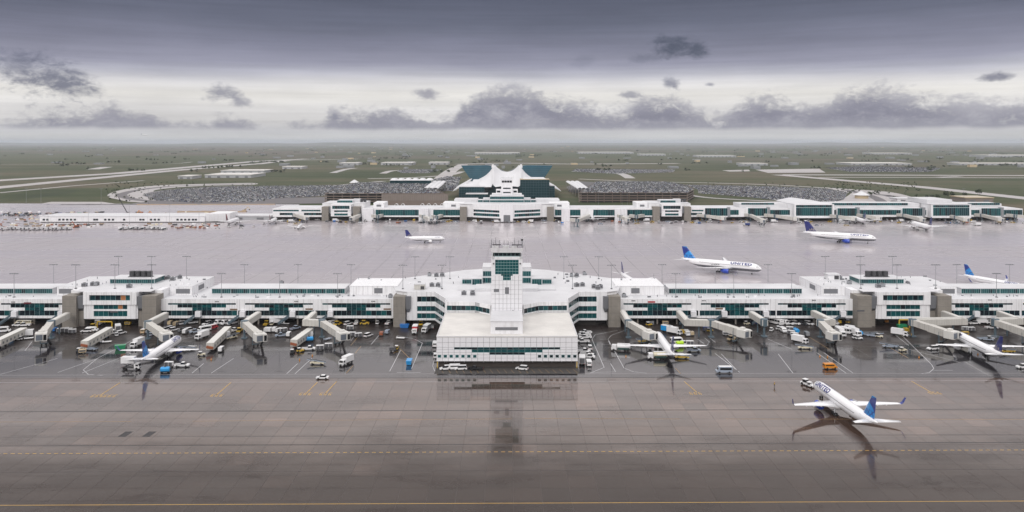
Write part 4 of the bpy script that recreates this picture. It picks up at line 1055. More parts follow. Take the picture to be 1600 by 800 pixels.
# gate halls
for cx in (533, 1047.5):
    fbox('hall_wall', cx - 33, cx + 33, 13.9, 19.2, 899, 940); fbox('roof', cx - 33.2, cx + 33.2, 19.21, 19.45, 898.8, 940.2, 'roof')
    fbox('hall_wall', cx - 16, cx + 16, 5.5, 19.2, YA - 4, 898.9); fbox('undercroft_wall', cx - 18, cx + 18, 0.02, 5.4, YA + 3, 898, 'dark_concrete')
    ffacade(cx - 15.8, cx + 15.8, 19.6, FZ(328), [(321, 326, [(cx - 13.5, cx + 13.5, .15)])], y=YA - 4.1, thick=1.0)
    ffacade(cx - 15.3, cx + 15.3, FZ(328) - .02, 5.5, [(328.1, 330.8, [(cx - 10.5, cx + 10.5, .2)]), (333, 336.3, [(cx - 10.5, cx + 10.5, .9)])], y=YA - 4.1, thick=.4)
    for s in (-1, 1):
        a, b = sorted((cx + s * 29.5, cx + s * 19)); fbox('concrete_pier', a, b, 0.02, 16.5, YA - 6, YA + 4, 'concrete')
        a, b = sorted((cx + s * 18.9, cx + s * 16)); fbox('duct', a, b, 9, 16.2, YA - 4, YA + 4, 'louver')
    fbox('roof_light', cx - 12.5, cx + 12.5, 19.45, 22.2, 908, 926, 'roof'); fglass(cx - 12, cx + 12, 0, 0) if False else None
    glazing(far_c, (FX(cx - 12), 907.9), (FX(cx + 12), 907.9), 19.7, 22.0, 2, .85, FO, bar=.2)
    mb = MB(); c = FX(cx + 17); mb.box(c - 4, c + 4, 915, 922, 19.45, 23.2); fpart(mb, 'plant_room', 'roof')
    mb = MB(); c = FX(cx + 24)
    for k in range(3): mb.cyl((c - 4 + 4 * k, 918, 19.45), (c - 4 + 4 * k, 918, 23.0), 1.8, n=10)
    fpart(mb, 'cooling_drum', 'dark_steel', kind='stuff')
# centre pavilion, convex towards the apron
cpts = [(718, YA), (729, YA - 2), (737, YA - 2), (782, YA - 19), (800, YA - 19), (845, YA - 2), (853, YA - 2), (864, YA)]
poly = [(FX(a), y) for a, y in cpts] + [(FX(870), 935), (FX(835), 965), (FX(747), 965), (FX(712), 935)]
mb = MB(); mb.prism([(x * .985, y + .9) for x, y in poly], 4.5, 19.0); fpart(mb, 'core_wall', 'white_plain')
mb = MB(); mb.prism(poly, 19.01, 19.4); fpart(mb, 'roof', 'roof')
mb = MB(); mb.prism([(x * .93, 912 + (y - 912) * .85) for x, y in poly], 0.02, 4.49); fpart(mb, 'undercroft_wall', 'dark_concrete')
for (i, j) in ((2, 3), (4, 5)):
    a = (FX(cpts[i][0]), cpts[i][1]); b = (FX(cpts[j][0]), cpts[j][1]); L = math.dist(a, b)
    u = (0.05 * L, .95 * L) if i == 2 else (.05 * L, .95 * L)
    facade(far_c, a, b, 19.5, 4.5, [(10.8, 13.4, [(u[0], u[1], .3)]), (6.3, 9.4, [(u[0], u[1], .45)])], 'white_plain', FO, 2.8, .5, .2)
mb = MB(); mb.box(FX(781.5), FX(800.5), YA - 20.5, YA - 17, 1.0, 21.5); fpart(mb, 'centre_pier', 'wall_panel')
mb = MB(); mb.box(FX(786), FX(796), YA - 20.7, YA - 20.52, 1.2, 8.5); fpart(mb, 'louver', 'louver')
for s in (-1, 1):
    a, b = sorted((791 + s * 73, 791 + s * 62.5)); fbox('concrete_pier', a, b, .02, 16.2, YA - 6, YA + 4, 'concrete')
# stepped glazed lanterns and the second ramp tower behind them
for x0, x1, y0, y1, z0, z1 in ((-20, 20, 912, 932, 19.4, 27.0), (-28, -20.1, 913, 930, 19.4, 24.0), (20.1, 28, 913, 930, 19.4, 24.0), (-34, -28.1, 914, 928, 19.4, 22.3), (28.1, 34, 914, 928, 19.4, 22.3)):
    mb = MB(); mb.box(x0, x1, y0, y1, z0, z1 - .3); mb.box(x0, x1, y0 - .4, y1, z1 - .29, z1); fpart(mb, 'roof_lantern', 'roof')
    glazing(far_c, (x0 + .3, y0 - .1), (x1 - .3, y0 - .1), z0 + .4, z0 + 2.5, 2.2, .7, FO, bar=.2)
    if z1 > 25: glazing(far_c, (x0 + .3, y0 - .1), (x1 - .3, y0 - .1), z0 + 4.0, z0 + 6.6, 2.2, .8, FO, bar=.2)
for x0, x1 in ((-62, -34.5), (34.5, 62)):
    mb = MB(); mb.box(x0, x1, 918, 945, 19.4, 22.5); fpart(mb, 'plant_room', 'roof')
# newer eastern gates: big glass halls with white frames
def big_hall(a, b):
    fbox('hall_wall', a - 2.5, b + 2.5, 4.0, 19.5, YA - 8, 940); mb = MB()
    x0, x1 = FX(a - 3), FX(b + 3)
    mb.box(x0, x0 + 1.8, YA - 9.5, YA - 8.01, 4, 19.6); mb.box(x1 - 1.8, x1, YA - 9.5, YA - 8.01, 4, 19.6); mb.box(x0 + 1.81, x1 - 1.81, YA - 9.5, YA - 8.01, 18.9, 19.6); mb.box(x0 + 1.81, x1 - 1.81, YA - 9.5, YA - 8.01, 4, 4.8); fpart(mb, 'hall_frame', 'white_plain')
    fglass(a, b, 319.6, 323.1, YA - 8.02, 2.3, .4); fglass(a, b, 323.7, 336, YA - 8.02, 2.3, .5, 1)
    mb = MB(); xm = (x0 + x1) / 2
    mb.add([(x0, YA - 9, 19.6), (x1, YA - 9, 19.6), (x1, 945, 19.6), (x0, 945, 19.6), (xm - 9, 905, 23.6), (xm - 6, 905, 23.6), (xm - 6, 935, 23.6), (xm - 9, 935, 23.6)], [(0,1,5,4),(1,2,6,5),(2,3,7,6),(3,0,4,7),(4,5,6,7)]); fpart(mb, 'roof', 'roof')
big_hall(1238.5, 1294)
fbox('hall_wall', 1448, 1510, 4.0, 19.5, YA - 8, 940); fglass(1451, 1507, 319.6, 323.1, YA - 8.02, 2.3, .4); fglass(1451, 1507, 323.7, 336, YA - 8.02, 2.3, .5)
fbox('roof', 1450, 1490, 19.5, 24.0, 895, 938, 'roof'); fbox('roof', 1447, 1511, 19.51, 19.8, YA - 8.5, 940, 'roof')
for a, b, y in ((1100, 1135, YA - 2), (1167, 1197, YA - 2), (1306, 1336, YA - 3), (1407, 1438, YA - 3), (1530, 1560, YA - 3)):
    fbox('glass_box', a - .5, b + .5, 4.4, 14.6, y + .05, YA + 5, 'white_plain'); fglass(a, b, 325, 336.8, y, 2.3, .35); fbox('glass_box', b + .6, b + 4, 4.4, 15.6, y - 1, YA + 3, 'steel')
for a, b in ((1139, 1153), (1200, 1233), (1297, 1305), (1341, 1406), (1439, 1446), (1512, 1529), (1565, 1596)): fglass(a, b, 328.0, 335.5, YA - .2, 2.4, .5)
fbox('roof_monitor', 1160, 1236, 13.9, 18.6, 905, 930, 'roof'); fglass(1163, 1215, 318.6, 321.3, 904.9, 2.4, .4)
fbox('roof_monitor', 1297, 1446, 13.9, 19.0, 905, 930, 'roof'); fglass(1307, 1427, 318.7, 322.2, 904.9, 2.4, .4)
fbox('roof_monitor', 1512, 1576, 13.9, 18.6, 905, 930, 'roof'); fglass(1522, 1573, 318.6, 321.8, 904.9, 2.4, .4)

# far ramp tower
ft = thing('control_tower', 'smaller looking distant white ramp tower rising behind the far concourse', 'control tower', (0, 932, 0))
TF = (0, 932, 0)
def ftp(mb, n, m, **k): return mb.build(n, m if isinstance(m, list) else M[m], ft, origin=TF, **k)
mb = MB(); mb.box(-6.8, 6.8, 932, 946, 19.4, 41.5); ftp(mb, 'shaft', 'white_panel')
for z in (29, 34, 24): mb = MB(); mb.box(-4.5, 4.5, 931.85, 931.98, z, z + 1.4); ftp(mb, 'window', 'glass_dark')
mb = MB(); mb.box(-6.0, 6.0, 932.4, 945.6, 41.5, 44); ftp(mb, 'cab', 'glass_black')
for x in (-6.4, -3.2, 0, 3.2, 6.4): mb = MB(); mb.box(x - .2, x + .2, 932.1, 932.38, 41.5, 44); ftp(mb, 'mullion', 'frame_white')
mb = MB(); mb.frustum((-7, 7, 931.6, 946.4, 44), (-7.8, 7.8, 930.9, 947, 45.8)); ftp(mb, 'cap', 'white_plain')
rl = MB()
for z in (46.5, 47.2): rl.beam((-7.6, 931, z), (7.6, 931, z), .12, .12); rl.beam((-7.6, 946.8, z), (7.6, 946.8, z), .12, .12)
for k in range(9): rl.beam((-7.6 + 1.9 * k, 931, 45.8), (-7.6 + 1.9 * k, 931, 47.2 + (k % 3)), .12, .12, up=(0, 1, 0))
ftp(rl, 'railing', 'steel', kind='stuff')
for s in (-1, 1):
    mb = MB(); mb.box(min(s * 7, s * 18), max(s * 7, s * 18), 934, 950, 19.4, 28); mb.box(min(s * 7, s * 13), max(s * 7, s * 13), 936, 950, 28, 33); ftp(mb, 'side_block', 'white_plain')
    for z in (22.5, 29.5): mb = MB(); mb.box(min(s * 8, s * 12), max(s * 8, s * 12), 933.85 + (2 if z > 28 else 0), 933.97 + (2 if z > 28 else 0), z, z + 2.2); ftp(mb, 'window', 'glass_dark')

# ================================================================== TERMINAL: tented roof, hotel, office
term = thing('terminal', 'terminal hall under a white peaked tent roof between glass blocks', 'terminal', (0, 1330, 0))
TE = (0, 1330, 0)
def tp(mb, n, m, **k): return mb.build(n, m if isinstance(m, list) else M[m], term, origin=TE, **k)
# tent: heights from two lines of masts, pulled down along the eaves
masts = [(-23.5 * 1.0 + 0.5, 1285 + 46 * k) for k in range(5)] + [(23.5, 1285 + 46 * k) for k in range(5)]
def tent_z(x, y):
    z = 14.0 + 6.0 * math.exp(-(x / 30) ** 2)
    for mx, my in masts:
        d = math.hypot((x - mx) / 1.0, (y - my) / 0.85)
        z = max(z, 15.0 + 35.0 * math.exp(-d / 16.5))
    sag = 22 + 20 * math.exp(-((y - 1285) % 46 - 0) ** 2 / 200)
    if abs(x) < 23.5: z = max(z, 33.5 + 14 * (abs(x) / 23.5) ** 2.2 - max(0, (1285 - y)) * 0.62)
    return z
mb = MB(); nx, ny = 56, 64
xs = [-64 + 128 * i / nx for i in range(nx + 1)]; ys = [1246 + 240 * j / ny for j in range(ny + 1)]
for j, y in enumerate(ys):
    for i, x in enumerate(xs):
        scal = 6.0 * math.cos(x / 64 * math.pi * 2) if j == 0 else 0
        edge = max(0, (abs(x) - 52) / 12)
        mb.v.append((x, y - (scal if j < 3 else 0), tent_z(x, y) * (1 - .35 * edge)))
for j in range(ny):
    for i in range(nx):
        a = j * (nx + 1) + i
        mb.f.append((a, a + 1, a + nx + 2, a + nx + 1)); mb.m.append(0)
M['tent'] = mat('tent_fabric', (0.66, 0.66, 0.68), 0.6, 0.03, 0.05)
tp(mb, 'tent_roof', 'tent', smooth=True)
for mx, my in masts[:1] + masts[5:6]:
    mb = MB(); mb.cyl((mx, my, 48), (mx, my, 53.5), 2.6, 1.6, 8); tp(mb, 'mast_cap', 'white_plain')
mb = MB(); mb.box(-52, 52, 1262, 1480, 0.02, 15); tp(mb, 'hall_wall', 'glass_mid')
def gbox(x0, x1, y0, y1, z0, z1, n, roof='roof', cells=(4.0, 3.6), name='glass_block'):
    mb = MB(); mb.box(x0, x1, y0, y1, z0, z1); tp(mb, name, 'glass_mid')
    mb = MB(); mb.box(x0 - .3, x1 + .3, y0 - .3, y1 + .3, z1 + .01, z1 + 1.0); tp(mb, 'roof', roof)
    fr = MB()
    k = int((z1 - z0) / cells[1])
    for i in range(1, k): fr.box(x0, x1, y0 - .16, y0 - .02, z0 + (z1 - z0) * i / k - .12, z0 + (z1 - z0) * i / k + .12)
    k = int((x1 - x0) / cells[0])
    for i in range(k + 1): fr.box(x0 + (x1 - x0) * i / k - .09, x0 + (x1 - x0) * i / k + .09, y0 - .13, y0 - .015, z0, z1)
    tp(fr, 'window_frame', 'grey_blue', kind='stuff')
gbox(21, 67, 1230, 1262, 2, 30.5, 0, 'tan_paint'); gbox(67.5, 76, 1240, 1275, 2, 20, 0)
gbox(-76, -36, 1240, 1300, 2, 18.5, 0); gbox(-64, -30, 1215, 1238, 0.03, 8.5, 0)
for x0, x1, y0, y1, z0, z1 in ((-72, -44, 1252, 1330, 19.6, 23), (-60, -40, 1300, 1340, 19.6, 26), (26, 62, 1236, 1258, 31.5, 33.5)):
    mb = MB(); mb.frustum((x0, x1, y0, y1, z0), (x0 + 3, x1 - 3, y0 + 12, y1, z1)); tp(mb, 'upper_roof', 'roof')
for s in (-1, 1):
    # sloping side canopies
    for k in range(3):
        mb = MB(); x0, x1 = s * 64, s * 88; y = 1262 + 56 * k
        mb.add([(x0, y, 24), (x0, y + 55, 24), (x1, y + 50, 11), (x1, y + 4, 11), (x0, y, 22), (x0, y + 55, 22), (x1, y + 50, 10), (x1, y + 4, 10)], [(0,1,2,3),(4,7,6,5),(0,3,7,4),(1,5,6,2),(3,2,6,7),(0,4,5,1)]); tp(mb, 'canopy', 'tent', fix=True)
# hotel with its sagging roofline
hotel = thing('hotel', 'dark blue glass hotel with a sagging roofline behind the white tent roof', 'hotel', (0, 1500, 0))
def hp(mb, n, m, **k): return mb.build(n, m if isinstance(m, list) else M[m], hotel, origin=(0, 1500, 0), **k)
mb = MB(); n = 40; YH = 1490
topz = lambda t: 46.5 - 15.0 * max(0, 1 - abs(t) / 0.42) ** 1.3 - 1.5 * abs(t)
bw = lambda z: 1.0
W_ = 87.5
cols = []
for i in range(n + 1):
    t = -1 + 2 * i / n
    # ends slope inwards towards the foot
    cols.append((t * W_, t * (W_ - 24), topz(t)))
for y in (YH, YH + 24):
    for xt, xb, zt in cols: mb.v.append((xt, y, zt))
    for xt, xb, zt in cols: mb.v.append((xb, y, 10.0))
N1 = n + 1
for i in range(n):
    mb.f += [(N1 + i, N1 + i + 1, i + 1, i), (2 * N1 + i, 2 * N1 + i + 1, 3 * N1 + i + 1, 3 * N1 + i), (i, i + 1, 2 * N1 + i + 1, 2 * N1 + i)]; mb.m += [0, 0, 1]
mb.f += [(0, 2 * N1, 3 * N1, N1), (n, N1 + n, 3 * N1 + n, 2 * N1 + n)]; mb.m += [0, 0]
M['hotel_glass'] = mat('hotel_glass', (0.022, 0.092, 0.130), 0.2, 0.45, 0.08)
hp(mb, 'facade', [M['hotel_glass'], M['louver']], fix=True)
fr = MB()
for k in range(1, 9):
    z = 12 + 3.7 * k
    for sgn in (-1, 1):
        # floors only reach where the roofline is above them
        t0 = next((t / 50 for t in range(0, 51) if topz(t / 50) > z + .5), 1.0)
        if t0 < .98: a, b = sorted((sgn * t0 * W_, sgn * (W_ - 24 + 24 * (z - 10) / 36 - 1.5))); fr.box(a, b, YH - .3, YH - .04, z - .15, z + .15)
hp(fr, 'floor_band', 'grey_blue', kind='stuff')
mb = MB(); mb.box(-62, 62, YH + 1, YH + 23, 0.02, 9.98); hp(mb, 'base', 'dark_concrete')

# ================================================================== car decks, canopies, plaza
CARM = ['white', 'silver', 'dark', 'grey', 'navy', 'maroon', 'black_paint', 'white', 'silver', 'dark']
def tiny_car(mb, x, y, z, rz, m, L=4.6):
    c, s = math.cos(rz), math.sin(rz); w = .95; h = random.uniform(.85, 1.05); h2 = h + random.uniform(.55, .8)
    def q(a, b, zz): return (x + a * c - b * s, y + a * s + b * c, z + zz)
    vs = [q(-L/2, -w, .3), q(L/2, -w, .3), q(L/2, w, .3), q(-L/2, w, .3), q(-L/2, -w, h), q(L/2, -w, h), q(L/2, w, h), q(-L/2, w, h)]
    mb.add(vs, [(0,1,5,4),(1,2,6,5),(2,3,7,6),(3,0,4,7),(4,5,6,7)], m)
    vs = [q(-L*.42, -w*.9, h), q(L*.2, -w*.9, h), q(L*.2, w*.9, h), q(-L*.42, w*.9, h), q(-L*.32, -w*.75, h2), q(L*.05, -w*.75, h2), q(L*.05, w*.75, h2), q(-L*.32, w*.75, h2)]
    mb.add(vs, [(0,1,5,4),(1,2,6,5),(2,3,7,6),(3,0,4,7)], 6); mb.add(vs[4:], [(0,1,2,3)], m)
def inside(p, poly):
    r = False; n = len(poly)
    for i in range(n):
        a, b = poly[i], poly[(i + 1) % n]
        if (a[1] > p[1]) != (b[1] > p[1]) and p[0] < (b[0] - a[0]) * (p[1] - a[1]) / (b[1] - a[1]) + a[0]: r = not r
    return r
def lot_spots(poly, rz, fill):
    """stalls in double rows turned by rz inside a ground polygon"""
    c, s = math.cos(rz), math.sin(rz)
    us = [p[0] * c + p[1] * s for p in poly]; vs_ = [-p[0] * s + p[1] * c for p in poly]
    out = []; v = min(vs_) + 4; k = 0
    while v < max(vs_) - 3:
        u = min(us) + 3
        gaps = random.random() < .12
        while u < max(us) - 3:
            p = (u * c - v * s, u * s + v * c)
            if random.random() < fill * (.55 if gaps else 1) and inside(p, poly): out.append((p[0], p[1], rz + math.pi / 2 + (math.pi if random.random() < .5 else 0)))
            u += 2.9 if (int((u - min(us)) / 2.9) % 30) else 8.0
        v += 5.4 if k % 2 == 0 else 11.6
        k += 1
    return out
# individual cars: two sizes built once, body > windows, the nearest of each car park
def lot_car_proto(m):
    mb = MB(); mb.profile([(-2.3, .3), (2.3, .3), (2.3, .8), (1.2, .95), (-2.3, 1.0)], -.92, .92); mb.frustum((-1.9, .9, -.85, .85, .96), (-1.4, .3, -.7, .7, 1.5), 1, 0)
    return mb.mesh('parked_car', [M[m], M['black_paint']])
LOTCAR = [lot_car_proto(m) for m in ('white', 'silver', 'dark', 'grey', 'navy', 'maroon', 'black_paint')]
def fill_lot(spots, z, singles, label, group, where):
    spots.sort(key=lambda q: q[1] + abs(q[0]) * .02)
    rest = MB()
    for i, (x, y, rz) in enumerate(spots):
        k = random.choices(range(7), (36, 20, 16, 4, 10, 2, 14))[0]
        if i < singles:
            o = link('parked_car', LOTCAR[k]); o.location = (x, y, z); o.rotation_euler = (0, 0, rz); tag(o, label, 'car', group)
        else: tiny_car(rest, x, y, z, rz, k)
    return rest.build('parked_cars', [M[m] for m in ('white', 'silver', 'dark', 'grey', 'navy', 'maroon', 'black_paint')], kind='stuff')
lp = [tuple(P(a, b, 0).xy) for a, b in LOTS['left']]; rpz = [tuple(P(a, b, 0).xy) for a, b in LOTS['right']]
fill_lot(lot_spots(lp, R(24), .72), -.05, 120, 'small car in the crowded open car park behind the far left apron', 'cars in the left open car park', 'left')
fill_lot(lot_spots(rpz, R(-24), .74), -.05, 120, 'small car in the crowded open car park behind the right half of the far concourse', 'cars in the right open car park', 'right')
for pp, rz in (([(620,267),(640,264.6),(690,265),(668,270.5),(628,270.5)], .3), ([(893,268),(900,264),(1055,265),(1052,269),(960,271.5)], -.2), ([(1290,262.5),(1350,259.5),(1470,262.5),(1455,268.5),(1330,268.5)], .1), ([(632,290),(700,276),(720,277),(712,298),(650,300)], 1.2)):
    rest = MB()
    for (x, y, a) in lot_spots([tuple(P(a, b, 0).xy) for a, b in pp], rz, .5): tiny_car(rest, x, y, -.05, a, random.choices(range(7), (36, 20, 16, 4, 10, 2, 14))[0])
    rest.build('parked_cars', [M[m] for m in ('white', 'silver', 'dark', 'grey', 'navy', 'maroon', 'black_paint')], kind='stuff')
# multi-storey car decks either side of the terminal
def car_deck(name, side, poly_px, zt, px0, px1, yf):
    poly = [tuple(P(a, b, zt).xy) for a, b in poly_px]
    t = thing('parking_garage', 'brown concrete parking garage with cars on its roof, %s of the terminal' % side, 'parking garage', (sum(p[0] for p in poly) / len(poly), poly[0][1], 0))
    o = tuple(t.location)
    mb = MB(); mb.prism(poly, zt - .8, zt - .05); mb.build('roof_deck', M['asphalt'], t, origin=o)
    cx = sum(p[0] for p in poly) / len(poly); cy = sum(p[1] for p in poly) / len(poly)
    mb = MB(); mb.prism([(cx + (p[0] - cx) * .97, cy + (p[1] - cy) * .97) for p in poly], 0, zt - .81); mb.build('core', M['dark_concrete'], t, origin=o)
    for k, z in enumerate((3.4, 7.0, 10.6, zt + .3)):
        mb = MB(); mb.prism(poly, z - 1.3, z - .1) if k < 3 else None
        if k == 3:
            n = len(poly)
            for i in range(n): a, b = poly[i], poly[(i + 1) % n]; mb.beam((a[0], a[1], zt + .2), (b[0], b[1], zt + .2), .35, 1.0)
        mb.build('parapet', M['deck_brown'], t, origin=o)
    x0, x1 = sorted((poly[0][0], poly[1][0]))
    mb = MB(); n = int((x1 - x0) / 12)
    for i in range(n + 1): mb.box(x0 + (x1 - x0) * i / n - .5, x0 + (x1 - x0) * i / n + .5, yf - .3, yf + .5, 0, zt - 1)
    mb.build('pillar', M['deck_brown'], t, origin=o, kind='stuff')
    rest = MB()
    for (x, y, a) in lot_spots([(cx + (p[0] - cx) * .98, cy + (p[1] - cy) * .98) for p in poly], 0.0, .74): tiny_car(rest, x, y, zt - .04, a, random.choices(range(7), (36, 20, 16, 4, 10, 2, 14))[0])
    c = rest.build('parked_cars', [M[m] for m in ('white', 'silver', 'dark', 'grey', 'navy', 'maroon', 'black_paint')], kind='stuff')
    return t
M['deck_brown'] = mat('deck_concrete', (0.21, 0.165, 0.14), 0.8, 0.2, 0.1)
car_deck('l', 'left', [(508, 302.5), (695, 302.5), (655, 285.5), (560, 285.5), (545, 288)], 14.0, 508, 695, P(508, 302.5, 14).y)
car_deck('r', 'right', [(905, 301.5), (1074, 301.5), (1085, 296), (1070, 289), (1040, 284), (930, 284)], 14.0, 905, 1074, P(905, 301.5, 14).y)
# brown retaining screen with pale panels and arched entrances in front of the left deck
scr = thing('screen_wall', 'brown ribbed wall with small white arches behind the left part of the far concourse', 'wall', (FX(645), 1105, 0))
so = tuple(scr.location)
y = 1105; x0, x1 = XatY(596, y), XatY(700, y)
mb = MB(); mb.box(x0, x1, y, y + 3, 0.02, ZatY(303.5, y)); mb.build('wall', M['deck_brown'], scr, origin=so)
n = 30
for i in range(n):
    mb = MB(); x = x0 + (x1 - x0) * (i + .5) / n; w = (x1 - x0) / n / 2 - .25
    mb.box(x - w, x + w, y - .25, y - .02, ZatY(313.5, y), ZatY(303.8, y))
    if i == 0: sm = mb; 
    mb.build('panel', M['brown'] if False else M['panel_brown'] if 'panel_brown' in M else M.setdefault('panel_brown', mat('panel_brown', (0.24, 0.20, 0.18), .7, .2, .2)), scr, origin=so)
for px in (599, 619.5, 629.5, 660, 670, 680, 690.5):
    mb = MB(); x = XatY(px, y - 6); z = ZatY(318, y - 6)
    for k in range(6):
        a0, a1 = math.pi * k / 6, math.pi * (k + 1) / 6
        mb.beam((x - 2.6 * math.cos(a0), y - 6, .2 + max(z, 3) * 0 + 3.0 * math.sin(a0)), (x - 2.6 * math.cos(a1), y - 6, .2 + 3.0 * math.sin(a1)), 5.5, .5, up=(0, 0, 1))
    mb.build('arch', M['white_plain'], scr, origin=so)
# white barrel canopies over the kerbside roads
def canopy(pp, z, label):
    g = [P(a, b, z) for a, b in pp]
    t = thing('kerb_canopy', label, 'canopy', (sum(p.x for p in g) / 4, sum(p.y for p in g) / 4, 0)); o = tuple(t.location)
    # three vaults across
    for k in range(3):
        mb = MB(); rows = []
        for e in range(7):
            a = math.pi * e / 6; f = (k + (1 - math.cos(a)) / 2) / 3
            p = g[0].lerp(g[1], f); q = g[3].lerp(g[2], f); dz = 2.2 * math.sin(a)
            rows.append(((p.x, p.y, z + dz), (q.x, q.y, z + dz)))
        for (p, q), (r_, s_) in zip(rows, rows[1:]): mb.quad(p, r_, s_, q)
        mb.quad(rows[0][0], rows[0][1], rows[-1][1], rows[-1][0])
        mb.build('vault', M['tent'], t, origin=o, fix=True)
    mb = MB()
    for e in range(6):
        for f in (0.03, .97):
            p = g[0].lerp(g[3], e / 5); q = g[1].lerp(g[2], e / 5); r_ = p.lerp(q, f); mb.box(r_.x - .5, r_.x + .5, r_.y - .5, r_.y + .5, 0, z)
    mb.build('column', M['concrete'], t, origin=o, kind='stuff')
canopy([(661, 295.5), (684, 295.5), (697, 284), (676, 284)], 14, 'white vaulted canopy over the kerbside road left of the terminal')
canopy([(903, 295.5), (921, 295.5), (905, 284), (884, 284)], 14, 'white vaulted canopy over the kerbside road right of the terminal')
M['shed_grey'] = mat('shed_cladding', (0.42, 0.43, 0.45), .6, .15, .05)
# low flat halls in the middle distance, each its own building
def shed(px0, px1, pyb, h, depth, label, m='roof_dirty', wall='shed_grey', name='warehouse'):
    p = P(px0, pyb, 0); q = P(px1, pyb, 0); t = thing(name, label, 'building', ((p.x + q.x) / 2, p.y, 0)); o = tuple(t.location)
    h *= .7; mb = MB(); mb.box(p.x, q.x, p.y, p.y + depth, -.2, h); mb.build('wall', M[wall], t, origin=o)
    mb = MB(); mb.box(p.x - 1, q.x + 1, p.y - 1, p.y + depth + 1, h + .01, h + 1.2); mb.build('roof', M[m], t, origin=o)
    n = max(2, int((q.x - p.x) / 22)); mb = MB()
    for i in range(n): x = p.x + (q.x - p.x) * (i + .5) / n; mb.box(x - 4, x + 4, p.y - .3, p.y - .03, .2, min(h * .6, 5))
    mb.build('door', M['louver'], t, origin=o, kind='stuff')
    return t
for a in ((278, 300, 279.5, 9, 60, 'small pale shed beside the left taxiway, left end of the hangar row'), (320, 392, 277.8, 10, 120, 'long low grey hangar behind the left car park'), (345, 412, 270.2, 9, 90, 'pale long shed in the second row left of centre'), (441, 472, 264, 10, 70, 'small white shed in the middle of the left service yards'),
          (530, 560, 258, 11, 90, 'white flat shed left of the centre yards'), (595, 645, 257.8, 12, 110, 'white hall among the yards left of the hotel'), (670, 700, 257.2, 12, 90, 'white hall just left of the hotel'),
          (742, 812, 241.0, 16, 200, 'long white warehouse far behind the hotel'), (905, 990, 240.2, 16, 220, 'long white warehouse on the plain right of the hotel'), (1090, 1150, 245.6, 14, 120, 'thin white warehouse on the right plain below the horizon'), (1330, 1425, 258.2, 10, 140, 'low pale depot on the right beyond the runways'), (1363, 1425, 241.3, 14, 160, 'white shed on the far right plain'), (1545, 1660, 245.5, 15, 200, 'long white warehouse at the right edge of the plain'),
          (1160, 1200, 258.5, 10, 80, 'small pale depot right of centre on the plain'), (1000, 1040, 243.2, 14, 120, 'pale shed right of the long white warehouse'), (1500, 1620, 258.0, 9, 90, 'row of pale sheds at the right edge beyond the runway')): shed(*a)
shed(1509, 1552, 316.2, 9, 40, 'brick brown service building behind the right end of the far concourse', 'tan_paint', 'panel_brown', 'service_building')
shed(1402, 1440, 314.5, 5, 25, 'low white service hut by the right loop road', 'roof', 'white_plain', 'service_building')
shed(357, 423, 343.0, 5.2, 22, 'low pale linking building between the construction building and the far concourse', 'roof', 'shed_grey', 'link_building')
# white domed tents
for px, py, r_, lb in ((554, 289, 11, 'small white domed tent at the left end of the roof car park'), (1346, 309.5, 13, 'white peaked tent beside the right loop road')):
    p = P(px, py, 0); t = thing('white_tent', lb, 'tent', (p.x, p.y, 0))
    mb = MB(); mb.cyl((0, 0, 5), (0, 0, 11), r_, 1.0, 12); mb.build('tent_roof', M['tent'], t); mb = MB(); mb.cyl((0, 0, -.2), (0, 0, 4.99), r_ * .8, n=10); mb.build('wall', M['tan_paint'], t)
p = P(648, 287, 14); t = thing('glass_pavilion', 'low white roofed pavilion with blue glass end on the left garage roof', 'pavilion', (p.x, p.y, 14))
mb = MB(); mb.box(-45, 30, 0, 30, 0, 6); mb.build('wall', M['glass_mid'], t); mb = MB()
for k in range(6): mb.frustum((-46 + 13 * k, -33.2 + 13 * k, -2, 32, 6.01), (-42 + 13 * k, -37 + 13 * k, 6, 24, 9.5))
mb.build('roof', M['tent'], t, kind='stuff')
# tiny town buildings and tree belts on the plain: a far mass nobody could count
town = MB(); random.seed(21)
for i in range(420):
    Y = 2600 * math.exp(random.random() * 2.3); px = random.uniform(380, 1660) if random.random() < .75 else random.uniform(-60, 1660)
    if Y < 4200 and (px < 480 or px > 900) and random.random() < .75: continue
    x = XatY(px, Y); w, d, h = random.uniform(8, 32) * (1 + Y / 14000), random.uniform(10, 40), random.uniform(4, 9)
    town.box(x - w / 2, x + w / 2, Y, Y + d, -.25, h, random.choice((1, 2, 2, 2, 2, 2)))
town.build('far_town', [M['white_plain'], M['tan_paint'], M['grey']], kind='stuff')
M['leaf'] = mat('leaf_dark', (0.035, 0.050, 0.024), 0.9, 0.4, 0.3); M['leaf2'] = mat('leaf_light', (0.060, 0.080, 0.032), 0.9, 0.4, 0.3); M['bark'] = mat('bark', (0.07, 0.05, 0.035), .9, .2)
def blob(mb, c, r_, n, leaf):
    for i in range(n):
        d = Vector((random.gauss(0, 1), random.gauss(0, 1), random.gauss(0, .8))); d = d.normalized() * r_ * random.random() ** .4
        p = Vector(c) + d; s = leaf * random.uniform(.6, 1.3)
        a = Vector((random.uniform(-1, 1), random.uniform(-1, 1), random.uniform(-.6, .6))).normalized() * s; b = a.cross(Vector((random.uniform(-1, 1), random.uniform(-1, 1), 1))).normalized() * s
        mb.quad(p - a - b, p + a - b, p + a + b, p - a + b, 0 if random.random() < .6 else 1)
belt = MB()
for i in range(420):
    Y = 2300 * math.exp(random.random() ** .8 * 2.2); px = random.uniform(-60, 1660); x = XatY(px, Y)
    for k in range(random.randint(1, 5)): blob(belt, (x + k * random.uniform(8, 16), Y + random.uniform(-8, 8), 3.5), random.uniform(3, 6), 9, 2.6)
belt.build('far_trees', [M['leaf'], M['leaf2']], kind='stuff')
